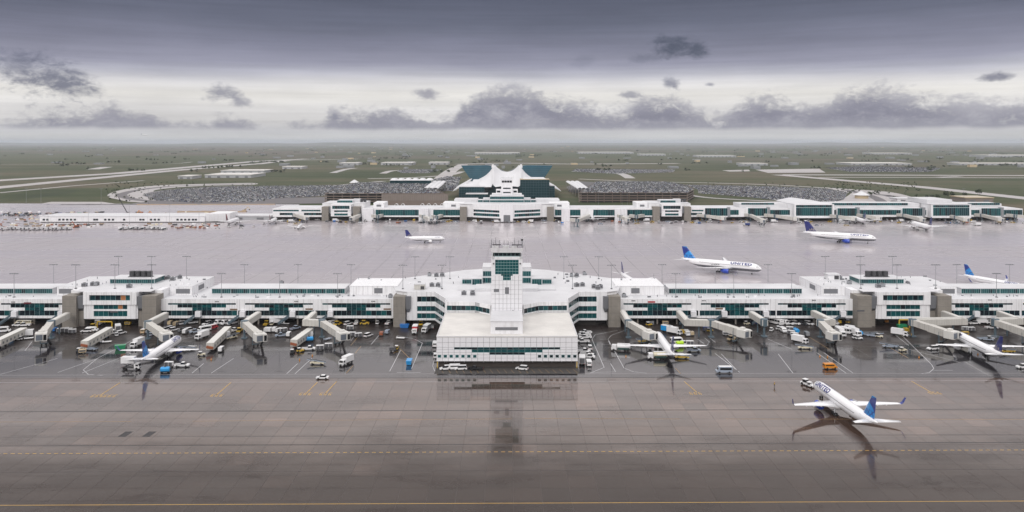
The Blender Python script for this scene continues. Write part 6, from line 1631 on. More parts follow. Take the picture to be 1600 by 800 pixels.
# ================================================================== VEHICLES
WHEEL = {}
def wheel_mesh(r_, w):
    k = (r_, w)
    if k not in WHEEL:
        mb = MB(); mb.cyl((0, -w / 2, 0), (0, w / 2, 0), r_, n=10); WHEEL[k] = mb.mesh('wheel', [M['black']])
    return WHEEL[k]
def wheels(t, xs, hw, r_, w=.25):
    for x in xs:
        for s in (-1, 1): o = link('wheel', wheel_mesh(r_, w), t); o.location = (x, s * (hw - w / 2 + .02), r_)
def lamps(t, xf, xr, hw, z):
    mb = MB()
    for s in (-1, 1): mb.box(xf, xf + .06, s * hw * .75 - .16, s * hw * .75 + .16, z, z + .18)
    mb.build('headlight', M['silver'], t, kind='stuff')
    mb = MB()
    for s in (-1, 1): mb.box(xr - .06, xr, s * hw * .8 - .12, s * hw * .8 + .12, z, z + .25)
    mb.build('tail_light', M['red'], t, kind='stuff')
def mk(kind, c):
    t = thing(kind, 'x', kind.replace('_', ' ')); C = M[c]; G_ = M['glass_black']
    def body(mb, nm='body', m=None, **k): return mb.build(nm, m or C, t, **k)
    if kind in ('sedan', 'suv'):
        h, hr, L = (.85, 1.42, 2.35) if kind == 'sedan' else (1.0, 1.8, 2.45)
        mb = MB(); mb.profile([(-L, .38), (L, .35), (L, .72), (L - .9, h), (-L, h + .05)], -.92, .92); body(mb)
        xr = -L * .95 if kind == 'suv' else -L * .62
        mb = MB(); mb.frustum((xr, L - 1.15, -.86, .86, h + .01), (xr + (.25 if kind == 'suv' else .55), L - 1.95, -.72, .72, hr)); body(mb, 'cabin_glass', G_)
        mb = MB(); mb.box(xr + (.22 if kind == 'suv' else .52), L - 1.9, -.74, .74, hr + .005, hr + .09); body(mb, 'roof')
        wheels(t, (-1.45, 1.45), .92, .36); lamps(t, L, -L, .92, .65)
    elif kind == 'pickup':
        mb = MB(); mb.profile([(-2.9, .5), (2.9, .45), (2.9, .95), (1.9, 1.1), (-.35, 1.12), (-.35, .75), (-2.9, .75)], -.98, .98); body(mb)
        mb = MB(); mb.box(-2.9, -.36, .88, .98, .76, 1.14); mb.box(-2.9, -.36, -.98, -.88, .76, 1.14); mb.box(-2.9, -2.8, -.87, .87, .76, 1.14); body(mb, 'cargo_side', kind='stuff')
        mb = MB(); mb.box(-2.78, -.4, -.87, .87, .76, .79); body(mb, 'cargo_bed', M['dark_steel'])
        mb = MB(); mb.frustum((-.3, 1.75, -.92, .92, 1.13), (-.1, .95, -.78, .78, 1.82)); body(mb, 'cabin_glass', G_); mb = MB(); mb.box(-.14, 1.0, -.8, .8, 1.825, 1.92); body(mb, 'roof')
        wheels(t, (-1.8, 1.85), .98, .4); lamps(t, 2.9, -2.9, .98, .75)
    elif kind in ('van', 'minibus'):
        L, hh = (2.6, 2.1) if kind == 'van' else (3.1, 2.5)
        mb = MB(); mb.profile([(-L, .4), (L, .4), (L, 1.0), (L - .5, 1.25), (L - 1.1, hh), (-L, hh)], -1.0, 1.0); body(mb)
        mb = MB(); mb.quad((L - .48, -.88, 1.28), (L - .48, .88, 1.28), (L - 1.06, .85, hh - .12), (L - 1.06, -.85, hh - .12)); body(mb, 'windscreen', G_)
        mb = MB()
        for s in (-1, 1): mb.box(-L + .3, L - 1.4, s * 1.0 - .02, s * 1.0 + .02, 1.3, hh - .35)
        mb.box(-L - .02, -L + .02, -.8, .8, 1.3, hh - .3); body(mb, 'side_window', G_, kind='stuff'); mb = MB(); mb.box(-L + .1, L - 1.2, -.9, .9, hh + .005, hh + .07); body(mb, 'roof', M['white'] if c != 'orange' else C)
        wheels(t, (-L * .62, L * .62), 1.0, .38); lamps(t, L, -L, 1.0, .7)
    elif kind in ('box_truck', 'catering_truck'):
        zb = 1.0 if kind == 'box_truck' else 2.6; L = 3.6
        mb = MB(); mb.box(-L, L, -.5, .5, .55, .85); body(mb, 'chassis', M['dark_steel'])
        mb = MB(); mb.box(-L, 1.5, -1.2, 1.2, zb, zb + 2.3); body(mb, 'cargo_box'); mb = MB(); mb.box(-L - .03, 1.53, -1.23, 1.23, zb + 2.305, zb + 2.4); body(mb, 'box_roof', M['white'])
        mb = MB(); mb.box(-L - .05, -L - .01, -1.05, 1.05, zb + .1, zb + 2.1); body(mb, 'rear_door', M['louver_dark'])
        mb = MB(); mb.profile([(1.6, .6), (3.6, .6), (3.6, 1.35), (3.2, 2.35), (1.6, 2.4)], -1.1, 1.1); body(mb, 'cab', M['white'])
        mb = MB(); mb.quad((3.6, -.95, 1.4), (3.6, .95, 1.4), (3.24, .92, 2.25), (3.24, -.92, 2.25)); mb.box(2.2, 3.2, 1.1, 1.12, 1.45, 2.15); mb.box(2.2, 3.2, -1.12, -1.1, 1.45, 2.15); body(mb, 'windscreen', G_, kind='stuff')
        if zb > 2:
            mb = MB()
            for s in (-.8, .8): mb.beam((-3.0, s, .9), (.9, s, 2.55), .18, .18); mb.beam((.9, s, .9), (-3.0, s, 2.55), .18, .18)
            body(mb, 'scissor_lift', M['dark_steel'], kind='stuff')
        wheels(t, (-2.4, 2.6), 1.1, .5, .35); lamps(t, 3.6, -3.6, 1.1, .8)
    elif kind == 'fuel_truck':
        mb = MB(); mb.box(-4.2, 4.2, -.6, .6, .6, .95); body(mb, 'chassis', M['dark_steel'])
        mb = MB(); mb.cyl((-4.1, 0, 1.95), (1.6, 0, 1.95), 1.05, n=12); body(mb, 'tank'); mb = MB(); mb.box(-3.9, 1.4, -.5, .5, 2.98, 3.15); body(mb, 'tank_walkway', M['white'])
        mb = MB(); mb.box(-3.6, 1.2, -1.15, 1.15, .7, 1.5); body(mb, 'hose_cabinet', M['dark_green'])
        mb = MB(); mb.profile([(1.8, .6), (4.1, .6), (4.1, 1.4), (3.7, 2.5), (1.8, 2.55)], -1.15, 1.15); body(mb, 'cab', M['white']); mb = MB(); mb.quad((4.1, -1, 1.45), (4.1, 1, 1.45), (3.74, .95, 2.4), (3.74, -.95, 2.4)); body(mb, 'windscreen', G_)
        wheels(t, (-2.9, -1.7, 3.0), 1.15, .5, .35)
    elif kind == 'baggage_tug':
        mb = MB(); mb.profile([(-1.5, .4), (1.5, .4), (1.5, .95), (.3, 1.05), (.2, .8), (-1.5, .85)], -.75, .75); body(mb)
        mb = MB(); mb.box(-1.2, .15, -.66, .66, 1.75, 1.87); body(mb, 'canopy', M['white']); mb = MB()
        for x in (-1.1, .05):
            for s in (-.6, .6): mb.box(x - .05, x + .05, s - .05, s + .05, .8, 1.745)
        body(mb, 'canopy_post', M['dark_steel'], kind='stuff'); mb = MB(); mb.box(-.9, -.3, -.5, .5, .86, 1.3); body(mb, 'seat', M['black'])
        wheels(t, (-1.0, 1.0), .75, .36)
    elif kind == 'baggage_cart':
        mb = MB(); mb.box(-1.6, 1.6, -.8, .8, .45, .6); body(mb, 'platform', M['dark_steel']); mb = MB(); mb.box(-1.6, 1.6, -.8, .8, 2.05, 2.15); body(mb, 'roof')
        mb = MB(); mb.box(-1.6, -1.52, -.8, .8, .61, 2.045); mb.box(1.52, 1.6, -.8, .8, .61, 2.045); mb.box(-.05, .05, -.78, .78, .61, 2.045); body(mb, 'end_wall', kind='stuff')
        mb = MB(); mb.box(-1.5, -.07, -.7, .7, .61, 1.9); mb.box(.07, 1.5, -.7, .7, .61, 1.85); body(mb, 'curtain', M['louver_dark'], kind='stuff')
        mb = MB(); mb.beam((1.6, 0, .5), (2.5, 0, .4), .12, .1); body(mb, 'tow_bar', M['dark_steel']); wheels(t, (-1.1, 1.1), .72, .24, .16)
    elif kind == 'belt_loader':
        mb = MB(); mb.profile([(-3.2, .45), (2.6, .45), (2.6, .8), (1.2, .95), (-3.2, .85)], -.9, .9); body(mb)
        mb = MB(); mb.beam((-3.9, .1, .95), (3.9, .1, 1.95), 1.0, .28); body(mb, 'conveyor', M['silver']); mb = MB(); mb.beam((-3.8, .1, 1.13), (3.8, .1, 2.12), .75, .05); body(mb, 'belt', M['black'])
        mb = MB(); mb.box(.2, 1.3, -.88, -.5, .95, 1.7); body(mb, 'driver_seat', M['black']); mb = MB()
        for s in (-.45, .65): mb.beam((-3.9, s, 1.45), (3.9, s, 2.45), .06, .06)
        body(mb, 'hand_rail', M['steel'], kind='stuff'); wheels(t, (-2.0, 1.6), .9, .36)
    elif kind == 'loader_tractor':
        mb = MB(); mb.profile([(-2.2, .45), (2.2, .45), (2.2, 1.0), (-2.2, 1.1)], -1.0, 1.0); body(mb); mb = MB(); mb.box(-1.3, .2, -.8, .8, 1.11, 2.1); body(mb, 'cab', G_); mb = MB(); mb.box(-1.4, .3, -.88, .88, 2.105, 2.25); body(mb, 'roof')
        mb = MB(); mb.box(.5, 1.9, -.85, .85, 1.06, 1.35); body(mb, 'engine_cover'); wheels(t, (-1.3, 1.3), 1.05, .5, .35)
    elif kind in ('dumpster', 'water_cart'):
        if kind == 'dumpster': mb = MB(); mb.frustum((-1.8, 1.8, -.9, .9, .15), (-2.2, 2.2, -1.1, 1.1, 1.7)); body(mb); mb = MB(); mb.box(-2.22, 2.22, -1.12, 1.12, 1.705, 1.85); body(mb, 'lid'); wheels(t, (-1.3, 1.3), .9, .14, .1)
        else:
            mb = MB(); mb.rings([[(x, .95 * q * math.cos(a * math.pi / 4 + .39), 1.35 + .95 * q * math.sin(a * math.pi / 4 + .39)) for a in range(8)] for x, q in ((-1.7, .8), (-1.5, 1.08), (1.5, 1.08), (1.7, .8))]); body(mb, 'tank')
            mb = MB(); mb.box(-1.8, 1.8, -.8, .8, .38, .5); body(mb, 'frame', M['dark_steel']); mb = MB(); mb.beam((1.8, 0, .45), (2.7, 0, .4), .1, .1); body(mb, 'tow_bar', M['dark_steel']); mb = MB(); mb.cyl((0, 0, 2.2), (0, 0, 2.5), .3, n=8); body(mb, 'hatch', M['dark_steel']); wheels(t, (-1.2, 1.2), .85, .3, .2)
    elif kind == 'flat_dolly':
        mb = MB(); mb.box(-1.9, 1.9, -.85, .85, .45, .62); body(mb, 'deck'); mb = MB(); mb.beam((1.9, 0, .5), (2.8, 0, .4), .1, .1); body(mb, 'tow_bar', M['dark_steel']); mb = MB(); mb.box(-1.9, -1.8, -.85, .85, .63, 1.0); body(mb, 'end_rail'); wheels(t, (-1.2, 1.2), .75, .24, .16)
    elif kind == 'equipment_trailer':
        mb = MB(); mb.box(-1.4, 1.4, -.8, .8, .5, 1.8); body(mb, 'housing'); mb = MB(); mb.box(-1.2, 1.2, -.83, -.81, .8, 1.5); body(mb, 'grille', M['louver_dark']); mb = MB(); mb.cyl((.8, 0, 1.8), (.8, 0, 2.2), .1, n=6); body(mb, 'exhaust', M['dark_steel']); mb = MB(); mb.beam((1.4, 0, .5), (2.4, 0, .4), .1, .1); body(mb, 'tow_bar', M['dark_steel']); wheels(t, (-.8, .8), .8, .26, .16)
    elif kind == 'shuttle_bus':
        mb = MB(); mb.profile([(-4.5, .45), (4.5, .45), (4.5, 2.0), (4.2, 2.9), (-4.5, 2.95)], -1.2, 1.2); body(mb); mb = MB()
        for s in (-1.2, 1.2):
            for i in range(5): mb.box(-4.0 + 1.6 * i, -2.6 + 1.6 * i, s - .02, s + .02, 1.5, 2.45)
        mb.quad((4.51, -1, 1.5), (4.51, 1, 1.5), (4.33, .95, 2.6), (4.33, -.95, 2.6)); body(mb, 'window', G_, kind='stuff'); mb = MB(); mb.box(-2, .5, -.8, .8, 2.96, 3.2); body(mb, 'air_unit', M['white']); wheels(t, (-2.9, 3.0), 1.2, .48, .3)
    elif kind == 'traffic_cone':
        mb = MB(); mb.cyl((0, 0, .04), (0, 0, .95), .26, .05, 10); body(mb, 'cone'); mb = MB(); mb.box(-.34, .34, -.34, .34, 0, .045); body(mb, 'foot', M['black'])
    return t
ALL = []
def V(kind, c, px, py, hd=None, zone=None): ALL.append((kind, c, px, py, hd, zone))
def many(kind, c, *pts):
    for q in pts: V(kind, c, *q)
# -- under the left overhang and on the stands right of the left hall
many('suv', 'white', (282,507.5,230), (323.5,507.5,235), (262,516,235), (297,517.5,60), (272,517,60)); V('pickup', 'white', 300, 506, 200); V('suv', 'dark', 333, 507, 240)
many('minibus', 'white', (344,506.5,235), (354,506.5,235), (364.5,506.5,235)); many('pickup', 'silver', (306,520,215), (440,526,200), (461,515,60)); V('suv', 'dark', 286, 518.5, 235); V('baggage_cart', 'white', 289, 521.5, 90); V('minibus', 'white', 319, 517.5, 225); V('van', 'red', 332, 514, 60)
V('box_truck', 'white', 315.5, 529, 250); V('box_truck', 'white', 348, 531.5, 250); V('pickup', 'white', 365, 518.5, 60); V('baggage_tug', 'white', 357, 521, 60); V('belt_loader', 'cream', 362, 529, 55); V('loader_tractor', 'yellow', 374.5, 519, 90); V('van', 'white', 389, 519, 60); V('baggage_cart', 'white', 345.5, 549.5, 90)
V('baggage_tug', 'cream', 315, 556, 10); V('belt_loader', 'dark', 291, 547, 190); V('flat_dolly', 'white', 300, 543, 170); many('baggage_cart', 'tan_paint', (266,508,90), (275,509.5,80))
# -- left hall
V('sedan', 'maroon', 118, 509.5, 0); many('baggage_cart', 'white', (95,520,20), (101.5,519,20), (107,520,20), (113,521.5,20)); V('suv', 'white', 135, 519, 190); V('van', 'white', 144, 518, 10); V('loader_tractor', 'yellow', 146, 512.5, 90); V('pickup', 'white', 256, 518, 60); V('box_truck', 'white', 158, 508, 90)
V('water_cart', 'sky_blue', 161, 529.5, 20); many('flat_dolly', 'white', (155,535,150), (167,535.5,20), (45,530,30)); many('suv', 'white', (176,521,120), (189,522,60)); V('baggage_tug', 'white', 182, 525, 120); V('box_truck', 'white', 184, 517.5, 120); V('belt_loader', 'silver', 140, 547, 170); V('baggage_tug', 'dark', 124, 550, 90); V('equipment_trailer', 'tan_paint', 129, 552, 20)
V('dumpster', 'green', 188, 545.5, 20); many('box_truck', 'white', (214.5,541,260)); V('catering_truck', 'white', 205, 577, 0); V('water_cart', 'sky_blue', 258, 582.5, 10); V('baggage_cart', 'white', 264, 573.5, 0); V('pickup', 'white', 284.5, 573, 0); V('equipment_trailer', 'yellow', 200, 508, 0); V('sedan', 'silver', 236, 524.5, 100); V('van', 'tan_paint', 226, 520, 90); V('equipment_trailer', 'grey', 232, 521, 90)
# -- far left
many('pickup', 'white', (29.5,510,180), (38,510,190)); many('van', 'cream', (33,506.5,180), (42,507,180)); V('minibus', 'white', 5, 519, 20); V('water_cart', 'sky_blue', 20.5, 529.5, 100); V('box_truck', 'white', 38.5, 527, 200); V('baggage_tug', 'white', 29, 532, 200); V('belt_loader', 'silver', 139, 541, 170) if False else None
V('equipment_trailer', 'blue', 85, 518, 90)
# -- left of the office block
many('loader_tractor', 'yellow', (416,508.5,270), (527.5,508.5,60), (570,507.5,0)); V('baggage_tug', 'cream', 425, 508, 90); V('box_truck', 'white', 432.5, 506.5, 20); V('flat_dolly', 'white', 446, 507, 0); V('van', 'white', 520, 506.5, 60); V('suv', 'white', 544, 507.5, 60); many('pickup', 'white', (557,506.5,90), (607,506.5,80)); V('baggage_tug', 'white', 590, 506.5, 90)
V('dumpster', 'blue', 632, 512.5, 0); V('box_truck', 'red', 648.5, 520, 270); V('box_truck', 'grey', 666, 518.5, 255); V('loader_tractor', 'yellow', 658, 508, 90); V('suv', 'dark', 676, 514, 90); V('shuttle_bus', 'white', 592, 506, 90) if False else None
many('baggage_cart', 'white', (416,519,90), (421.5,519,90), (428.5,518.5,90), (435.5,520,60), (443,519.5,30), (451,526,90), (485,526,20), (547,516,0), (550,526,0), (560,527.5,20), (500,547,10), (513.5,544,10))
V('box_truck', 'white', 476, 530.5, 200); V('water_cart', 'sky_blue', 483.5, 534, 20); V('suv', 'white', 575.5, 526, 60); V('equipment_trailer', 'burnt_orange', 596, 524.5, 90); V('equipment_trailer', 'silver', 605, 521.5, 80); V('flat_dolly', 'white', 626, 529.5, 350); V('baggage_tug', 'dark', 457, 552, 90); V('pickup', 'white', 482, 547, 10); V('baggage_tug', 'yellow', 469, 550, 30); V('belt_loader', 'cream', 495, 569, 175)
V('box_truck', 'white', 541, 569, 245); V('baggage_tug', 'yellow', 620, 546, 90); V('equipment_trailer', 'dark', 614, 549, 0); V('dumpster', 'sky_blue', 639.5, 569, 90); V('sedan', 'white', 504, 592, 180); V('flat_dolly', 'silver', 512, 531, 60); V('equipment_trailer', 'burnt_orange', 462, 538, 80)
# -- in front of and beside the office block
many('suv', 'white', (696.5,578,190), (720,578,185), (815.5,578,160)); V('van', 'white', 708.5, 577.5, 185); V('pickup', 'black_paint', 743.5, 578.5, 175); many('suv', 'white', (680.5,558.5,95)); V('van', 'white', 680, 541, 90)
many('pickup', 'white', (915,521.5,190), (913.5,525,180), (914.5,529,180), (911,535.5,180), (912,551,0), (917,556,350), (919,559.5,350)); V('suv', 'white', 921.5, 545.5, 90); V('box_truck', 'white', 909.5, 568, 85); V('van', 'white', 920, 570.5, 90)
# -- right of the office block
V('fuel_truck', 'white', 970, 548, 170); V('equipment_trailer', 'grey', 1017, 508, 0); V('baggage_tug', 'yellow', 1014, 509, 0); V('equipment_trailer', 'tan_paint', 1039.5, 507.5, 0); V('box_truck', 'sky_blue', 1045, 520, 320); V('box_truck', 'white', 1054, 522.5, 320); V('equipment_trailer', 'yellow', 1066, 521.5, 90); V('van', 'white', 1073.5, 523.5, 270); V('equipment_trailer', 'tan_paint', 1081, 524, 90)
V('minibus', 'white', 1058, 536, 10); V('water_cart', 'lime', 1062, 541, 20); V('suv', 'white', 1069, 539, 10); V('baggage_cart', 'white', 1078, 540, 0); V('pickup', 'silver', 1084, 549.5, 0); V('fuel_truck', 'cream', 1027, 561, 180); V('belt_loader', 'yellow', 1064, 560, 180); V('minibus', 'silver', 1131, 582.5, 180); V('baggage_cart', 'navy', 1104, 518, 0); V('baggage_tug', 'yellow', 1109, 518.5, 0); V('equipment_trailer', 'white', 1134, 524, 0); V('baggage_tug', 'cream', 1167, 507.5, 0); V('sedan', 'navy', 1177.5, 505.5, 100); V('loader_tractor', 'tan_paint', 1144, 532, 20); V('belt_loader', 'yellow', 1006, 535, 200)
# -- left of the right hall
V('shuttle_bus', 'white', 1211, 506, 300); V('minibus', 'white', 1223, 506.5, 310); many('suv', 'white', (1233,507,310), (1243,507,310), (1264,507.5,310)); V('suv', 'dark', 1254, 507.5, 310); V('van', 'white', 1302, 506.5, 310); V('equipment_trailer', 'yellow', 1310.5, 505.5, 90); many('baggage_tug', 'white', (1205.5,517.5,60), (1217.5,515.5,0)); V('van', 'white', 1223.5, 518.5, 270)
many('baggage_cart', 'white', (1236,523.5,320), (1241.5,527,320), (1246.5,531,320), (1234,517.5,340)); V('box_truck', 'white', 1250, 536, 310); V('water_cart', 'sky_blue', 1244.5, 520.5, 90); V('baggage_cart', 'grey', 1260.5, 525.5, 90); V('box_truck', 'white', 1313.5, 524.5, 270); V('shuttle_bus', 'white', 1321, 521, 320); V('van', 'white', 1329, 515.5, 320); V('box_truck', 'white', 1336, 524, 280); V('water_cart', 'sky_blue', 1344, 524, 80); many('baggage_tug', 'white', (1337,529.5,0), (1342,530.5,0))
many('belt_loader', 'silver', (1357,525,330), (1366,526.5,340)); V('baggage_tug', 'cream', 1374, 527.5, 330); V('belt_loader', 'cream', 1256.5, 545, 175); V('van', 'orange', 1297, 576, 5); V('belt_loader', 'silver', 1389, 543, 170); V('baggage_tug', 'cream', 1410.5, 549, 10); V('shuttle_bus', 'white', 1407, 525.5, 330) if False else V('box_truck', 'white', 1406, 525, 320); V('suv', 'white', 1457.5, 546.5, 190)
many('equipment_trailer', 'yellow', (1416,518.5,90), (1508,524,0)); V('dumpster', 'green', 1409, 513, 0); many('suv', 'white', (1511.5,506,20)); many('pickup', 'white', (1521.5,507,10), (1549,514,0)); V('baggage_cart', 'white', 1508.5, 517.5, 0); V('baggage_cart', 'white', 1517, 518, 0); V('box_truck', 'white', 1535, 506.5, 0); V('belt_loader', 'silver', 1542, 532, 340); V('baggage_tug', 'white', 1548, 531, 0); V('suv', 'white', 1598, 575.5, 180); V('belt_loader', 'yellow', 1574, 551, 190); V('equipment_trailer', 'orange', 1384, 504.5, 90); V('baggage_tug', 'yellow', 1326, 505, 0)
# pushback tractor at the departing jet
V('loader_tractor', 'white', 1260.5, 602, 300); V('baggage_tug', 'white', 1266.5, 605, 300)
many('traffic_cone', 'orange', (468,563.5), (488,557), (330,563), (1281,558), (1293,559), (1436,559.5), (1528,554.5), (1024,558), (978,558))
COLN = {'white':'white','silver':'silver','dark':'dark','grey':'grey','navy':'navy','maroon':'dark red','black_paint':'black','tan_paint':'tan','sky_blue':'light blue','blue':'blue','red':'red','orange':'orange','yellow':'yellow','burnt_orange':'rusty orange','green':'green','lime':'lime green','cream':'cream'}
def zone(px, py):
    if 683 < px < 905: return 'parked before the office block'
    if py < 510.5: return 'under the left overhang' if px < 792 else 'under the right overhang'
    for x, n in ((100, 'on the far left stands'), (250, 'before the left gate hall'), (400, 'right of the left gate hall'), (683, 'on stands left of the office block'), (950, 'right beside the office block'), (1195, 'on stands right of the office block'), (1345, 'left of the right gate hall'), (1455, 'before the right gate hall'), (9999, 'on the far right stands')):
        if px < x: return n
PROTO = {}
def place_all(items, grp):
    buckets = {}
    for it in items: buckets.setdefault((it[0], it[1], it[5] or zone(it[2], it[3])), []).append(it)
    for (kind, c, zn), lst in buckets.items():
        lst.sort(key=lambda q: q[2])
        for i, (k, c_, px, py, hd, _) in enumerate(lst):
            nm = '%s %s' % (COLN[c], kind.replace('_', ' '))
            lb = ('the only %s %s' % (nm, zn)) if len(lst) == 1 else ('%s %s from the left, %s' % (ORD[i] if i else 'first', nm, zn))
            p = P(px, py, 0.0); rz = R(hd if hd is not None else 0); z = 0.03 if p.y < 432 else 0.0
            if (kind, c) not in PROTO:
                t = PROTO[(kind, c)] = mk(kind, c); t.location = (p.x, p.y, z); t.rotation_euler = (0, 0, rz); t['label'] = lb; t['group'] = grp(kind)
            else: dup(PROTO[(kind, c)], (p.x, p.y, z), rz, lb, grp(kind))
place_all(ALL, lambda k: k.replace('_', ' ') + 's on the near ramp')
# vehicles strung along the foot of the far concourse
random.seed(11); ALL2 = []
kinds = ['suv', 'box_truck', 'van', 'baggage_tug', 'baggage_cart', 'pickup', 'belt_loader', 'equipment_trailer', 'loader_tractor', 'baggage_cart']
cols = {'suv': ['white', 'dark'], 'box_truck': ['white'], 'van': ['white'], 'baggage_tug': ['white', 'yellow'], 'baggage_cart': ['white', 'grey'], 'pickup': ['white', 'silver'], 'belt_loader': ['silver', 'yellow'], 'equipment_trailer': ['yellow', 'burnt_orange', 'blue'], 'loader_tractor': ['yellow', 'white']}
for i in range(235):
    px = random.uniform(425, 1600); py = random.uniform(343, 349.5)
    if 1000 > px > 880 and random.random() < .3: continue
    k = random.choice(kinds); ALL2.append((k, random.choice(cols[k]), px, py, random.choice((0, 20, 90, 160, 180, 270)), 'along the far concourse'))
for i in range(16): ALL2.append(('box_truck', 'white', 1 + i * 7.1 + random.uniform(-1, 1), 359.5 + random.uniform(-.6, .6), 80 + random.uniform(-10, 10), 'in the long row at far left'))
for i in range(13): ALL2.append(('box_truck' if i % 3 else 'fuel_truck', 'white', 190 + i * 5.6 + random.uniform(-1, 1), 358.5 + random.uniform(-1, .6), 80 + random.uniform(-10, 10), 'before the white construction building'))
for i in range(9): ALL2.append(('equipment_trailer', 'burnt_orange', 270 + i * 7 + random.uniform(-2, 2), random.uniform(352, 358), random.uniform(0, 180), 'before the white construction building'))
for i in range(8): ALL2.append((random.choice(('pickup', 'suv')), 'white', 285 + i * 18 + random.uniform(-4, 4), random.uniform(350, 358), random.uniform(0, 180), 'before the white construction building'))
for i in range(22): ALL2.append((random.choice(('pickup', 'equipment_trailer', 'dumpster')), random.choice(('dark', 'grey', 'silver')), 1 + i * 2.9, random.uniform(334, 338.5), random.uniform(0, 180), 'in the far left storage yard'))
for q in ((84,335,'grey'),(94,334.5,'navy'),(106,334.5,'dark'),(115,335,'burnt_orange'),(124,334.5,'green'),(135,334.5,'tan_paint'),(160,332.5,'dark'),(172,336,'dark'),(215,333,'dark'),(221,333,'burnt_orange')): ALL2.append(('dumpster', q[2], q[0], q[1], 0, 'behind the white construction building'))
for it in [('pickup','silver',938,350.5,0),('baggage_tug','white',1035,353,90),('belt_loader','yellow',1322,352.5,170),('sedan','white',1285,352,10),('sedan','silver',1276,352.5,10),('box_truck','navy',1166,353,180),('baggage_tug','white',1190,355,0),('box_truck','white',1527,352.5,180),('suv','dark',378,353.8,0)]: ALL2.append(it + ('out on the far apron',))
place_all(ALL2, lambda k: 'distant ' + k.replace('_', ' ') + 's')

# ================================================================== construction site at far left
t = thing('construction_building', 'long low white building under construction with small dark windows, far left apron', 'building', (XatY(228, 872), 872, 0)); o = tuple(t.location)
Yc = 872
mb = MB(); mb.box(XatY(62, Yc), XatY(320, Yc), Yc, Yc + 16, .8, 6.6); mb.build('wall', M['white_plain'], t, origin=o)
mb = MB(); mb.box(XatY(62, Yc) - .5, XatY(320, Yc), Yc - .4, Yc + 40, 6.61, 7.0); mb.build('roof', M['roof'], t, origin=o)
mb = MB(); mb.prism([(XatY(320, Yc) + .05, Yc + 2), (XatY(352, Yc), Yc + 14), (XatY(352, Yc), Yc + 40), (XatY(320, Yc) + .05, Yc + 40)], .8, 9.2); mb.build('stepped_wing', M['white_plain'], t, origin=o)
mb = MB(); mb.box(XatY(63, Yc), XatY(350, Yc), Yc + 1, Yc + 14, 0, .79); mb.build('base', M['dark_concrete'], t, origin=o)
for px in (68.5,74,93,99,105,111,117,147.5,151.5,164.5,170.5,176.5,194,219.5,224,236,242,248,277.5,283.5,289.5,295.5,301.5,306,):
    x = XatY(px, Yc); mb = MB(); mb.box(x - 1.3, x + 1.3, Yc - .08, Yc - .01, 2.2, 4.2); mb.build('window', M['glass_dark'], t, origin=o)
p = P(199.5, 338, 0); t = thing('crane', 'dark mobile crane with raised lattice boom behind the white construction building', 'crane', (p.x, p.y, 0))
mb = MB(); mb.box(-4, 5, -1.5, 1.5, .6, 2.2); mb.build('carrier', M['dark'], t); mb = MB(); mb.box(-2, 2, -1.4, 1.4, 2.21, 4.0); mb.build('cab', M['orange'], t)
mb = MB(); tp_ = Vector((-11, 0, 23)); b0 = Vector((0, 0, 3.4))
for a, b in ((-.5, -.5), (.5, -.5), (.5, .5), (-.5, .5)): mb.beam(b0 + Vector((0, a, b)), tp_ + Vector((0, a * .6, b * .6)), .22, .22)
for k in range(12): a = b0.lerp(tp_, k / 12); b = b0.lerp(tp_, (k + 1) / 12); mb.beam(a + Vector((0, .5, .4)), b + Vector((0, -.5, -.4)), .16, .16)
mb.build('boom', M['dark_steel'], t, kind='stuff'); wheels(t, (-3, 0, 3.4), 1.5, .65, .5)
def excavator(px, py, c, label, flip=1):
    p = P(px, py, 0); t = thing('excavator', label, 'excavator', (p.x, p.y, 0))
    for s in (-1, 1): mb = MB(); mb.profile([(-2.2, .1), (2.2, .1), (2.5, .6), (2.0, 1.0), (-2.0, 1.0), (-2.5, .6)], s * 1.3 - .35, s * 1.3 + .35); mb.build('track', M['black'], t)
    mb = MB(); mb.box(-2.2, 1.6, -1.4, 1.4, 1.1, 2.4); mb.build('house', M[c], t); mb = MB(); mb.box(.1, 1.7, .1, 1.3, 2.41, 3.4); mb.build('cab', M['glass_black'], t)
    mb = MB(); mb.beam((1.4 * flip, -.4, 2.2), (4.5 * flip, -.4, 6.4), .6, .7); mb.build('boom', M[c], t); mb = MB(); mb.beam((4.4 * flip, -.4, 6.4), (7.2 * flip, -.4, 3.0), .5, .55); mb.build('dipper', M[c], t); mb = MB(); mb.frustum((6.6 * flip - .6, 6.6 * flip + .6, -1, .2, 1.8), (6.8 * flip - .9, 6.8 * flip + .9, -1.1, .3, 3.0)); mb.build('bucket', M['dark_steel'], t)
excavator(212, 336.5, 'orange', 'orange excavator beside the crane at the far left building site'); excavator(229, 338, 'orange', 'orange excavator just behind the long white building roof'); excavator(382, 330.5, 'tan_paint', 'tan excavator at the right end of the earth bank', 1); excavator(120, 355.5, 'burnt_orange', 'rusty orange excavator at the right end of the truck row', -1)
def bank(pp, w, h, m='tan'):
    g = [P(a, b, 0) for a, b in pp]; mb = MB(); n = 40
    L = []
    for i in range(n + 1):
        f = i / n * (len(g) - 1); k = min(int(f), len(g) - 2); c = g[k].lerp(g[k + 1], f - k); hh = h * (.6 + .6 * abs(mnoise.noise(Vector((i * .35, h, 0)))))
        L.append([(c.x, c.y - w / 2, -.02), (c.x, c.y - w * .12, hh), (c.x, c.y + w * .15, hh), (c.x, c.y + w / 2, -.02)])
    mb.rings(L); mb.build('earth_bank', M[m], kind='structure', fix=True)
bank([(278,331.2),(385,331)], 7, 1.6); bank([(215,319.8),(430,319.4)], 9, 1.2); bank([(95,320),(215,319.5)], 6, .6, 'dark_concrete'); bank([(260,337),(330,336)], 10, 1.0, 'concrete'); bank([(95,351),(150,350.5)], 6, .8, 'dark_concrete')
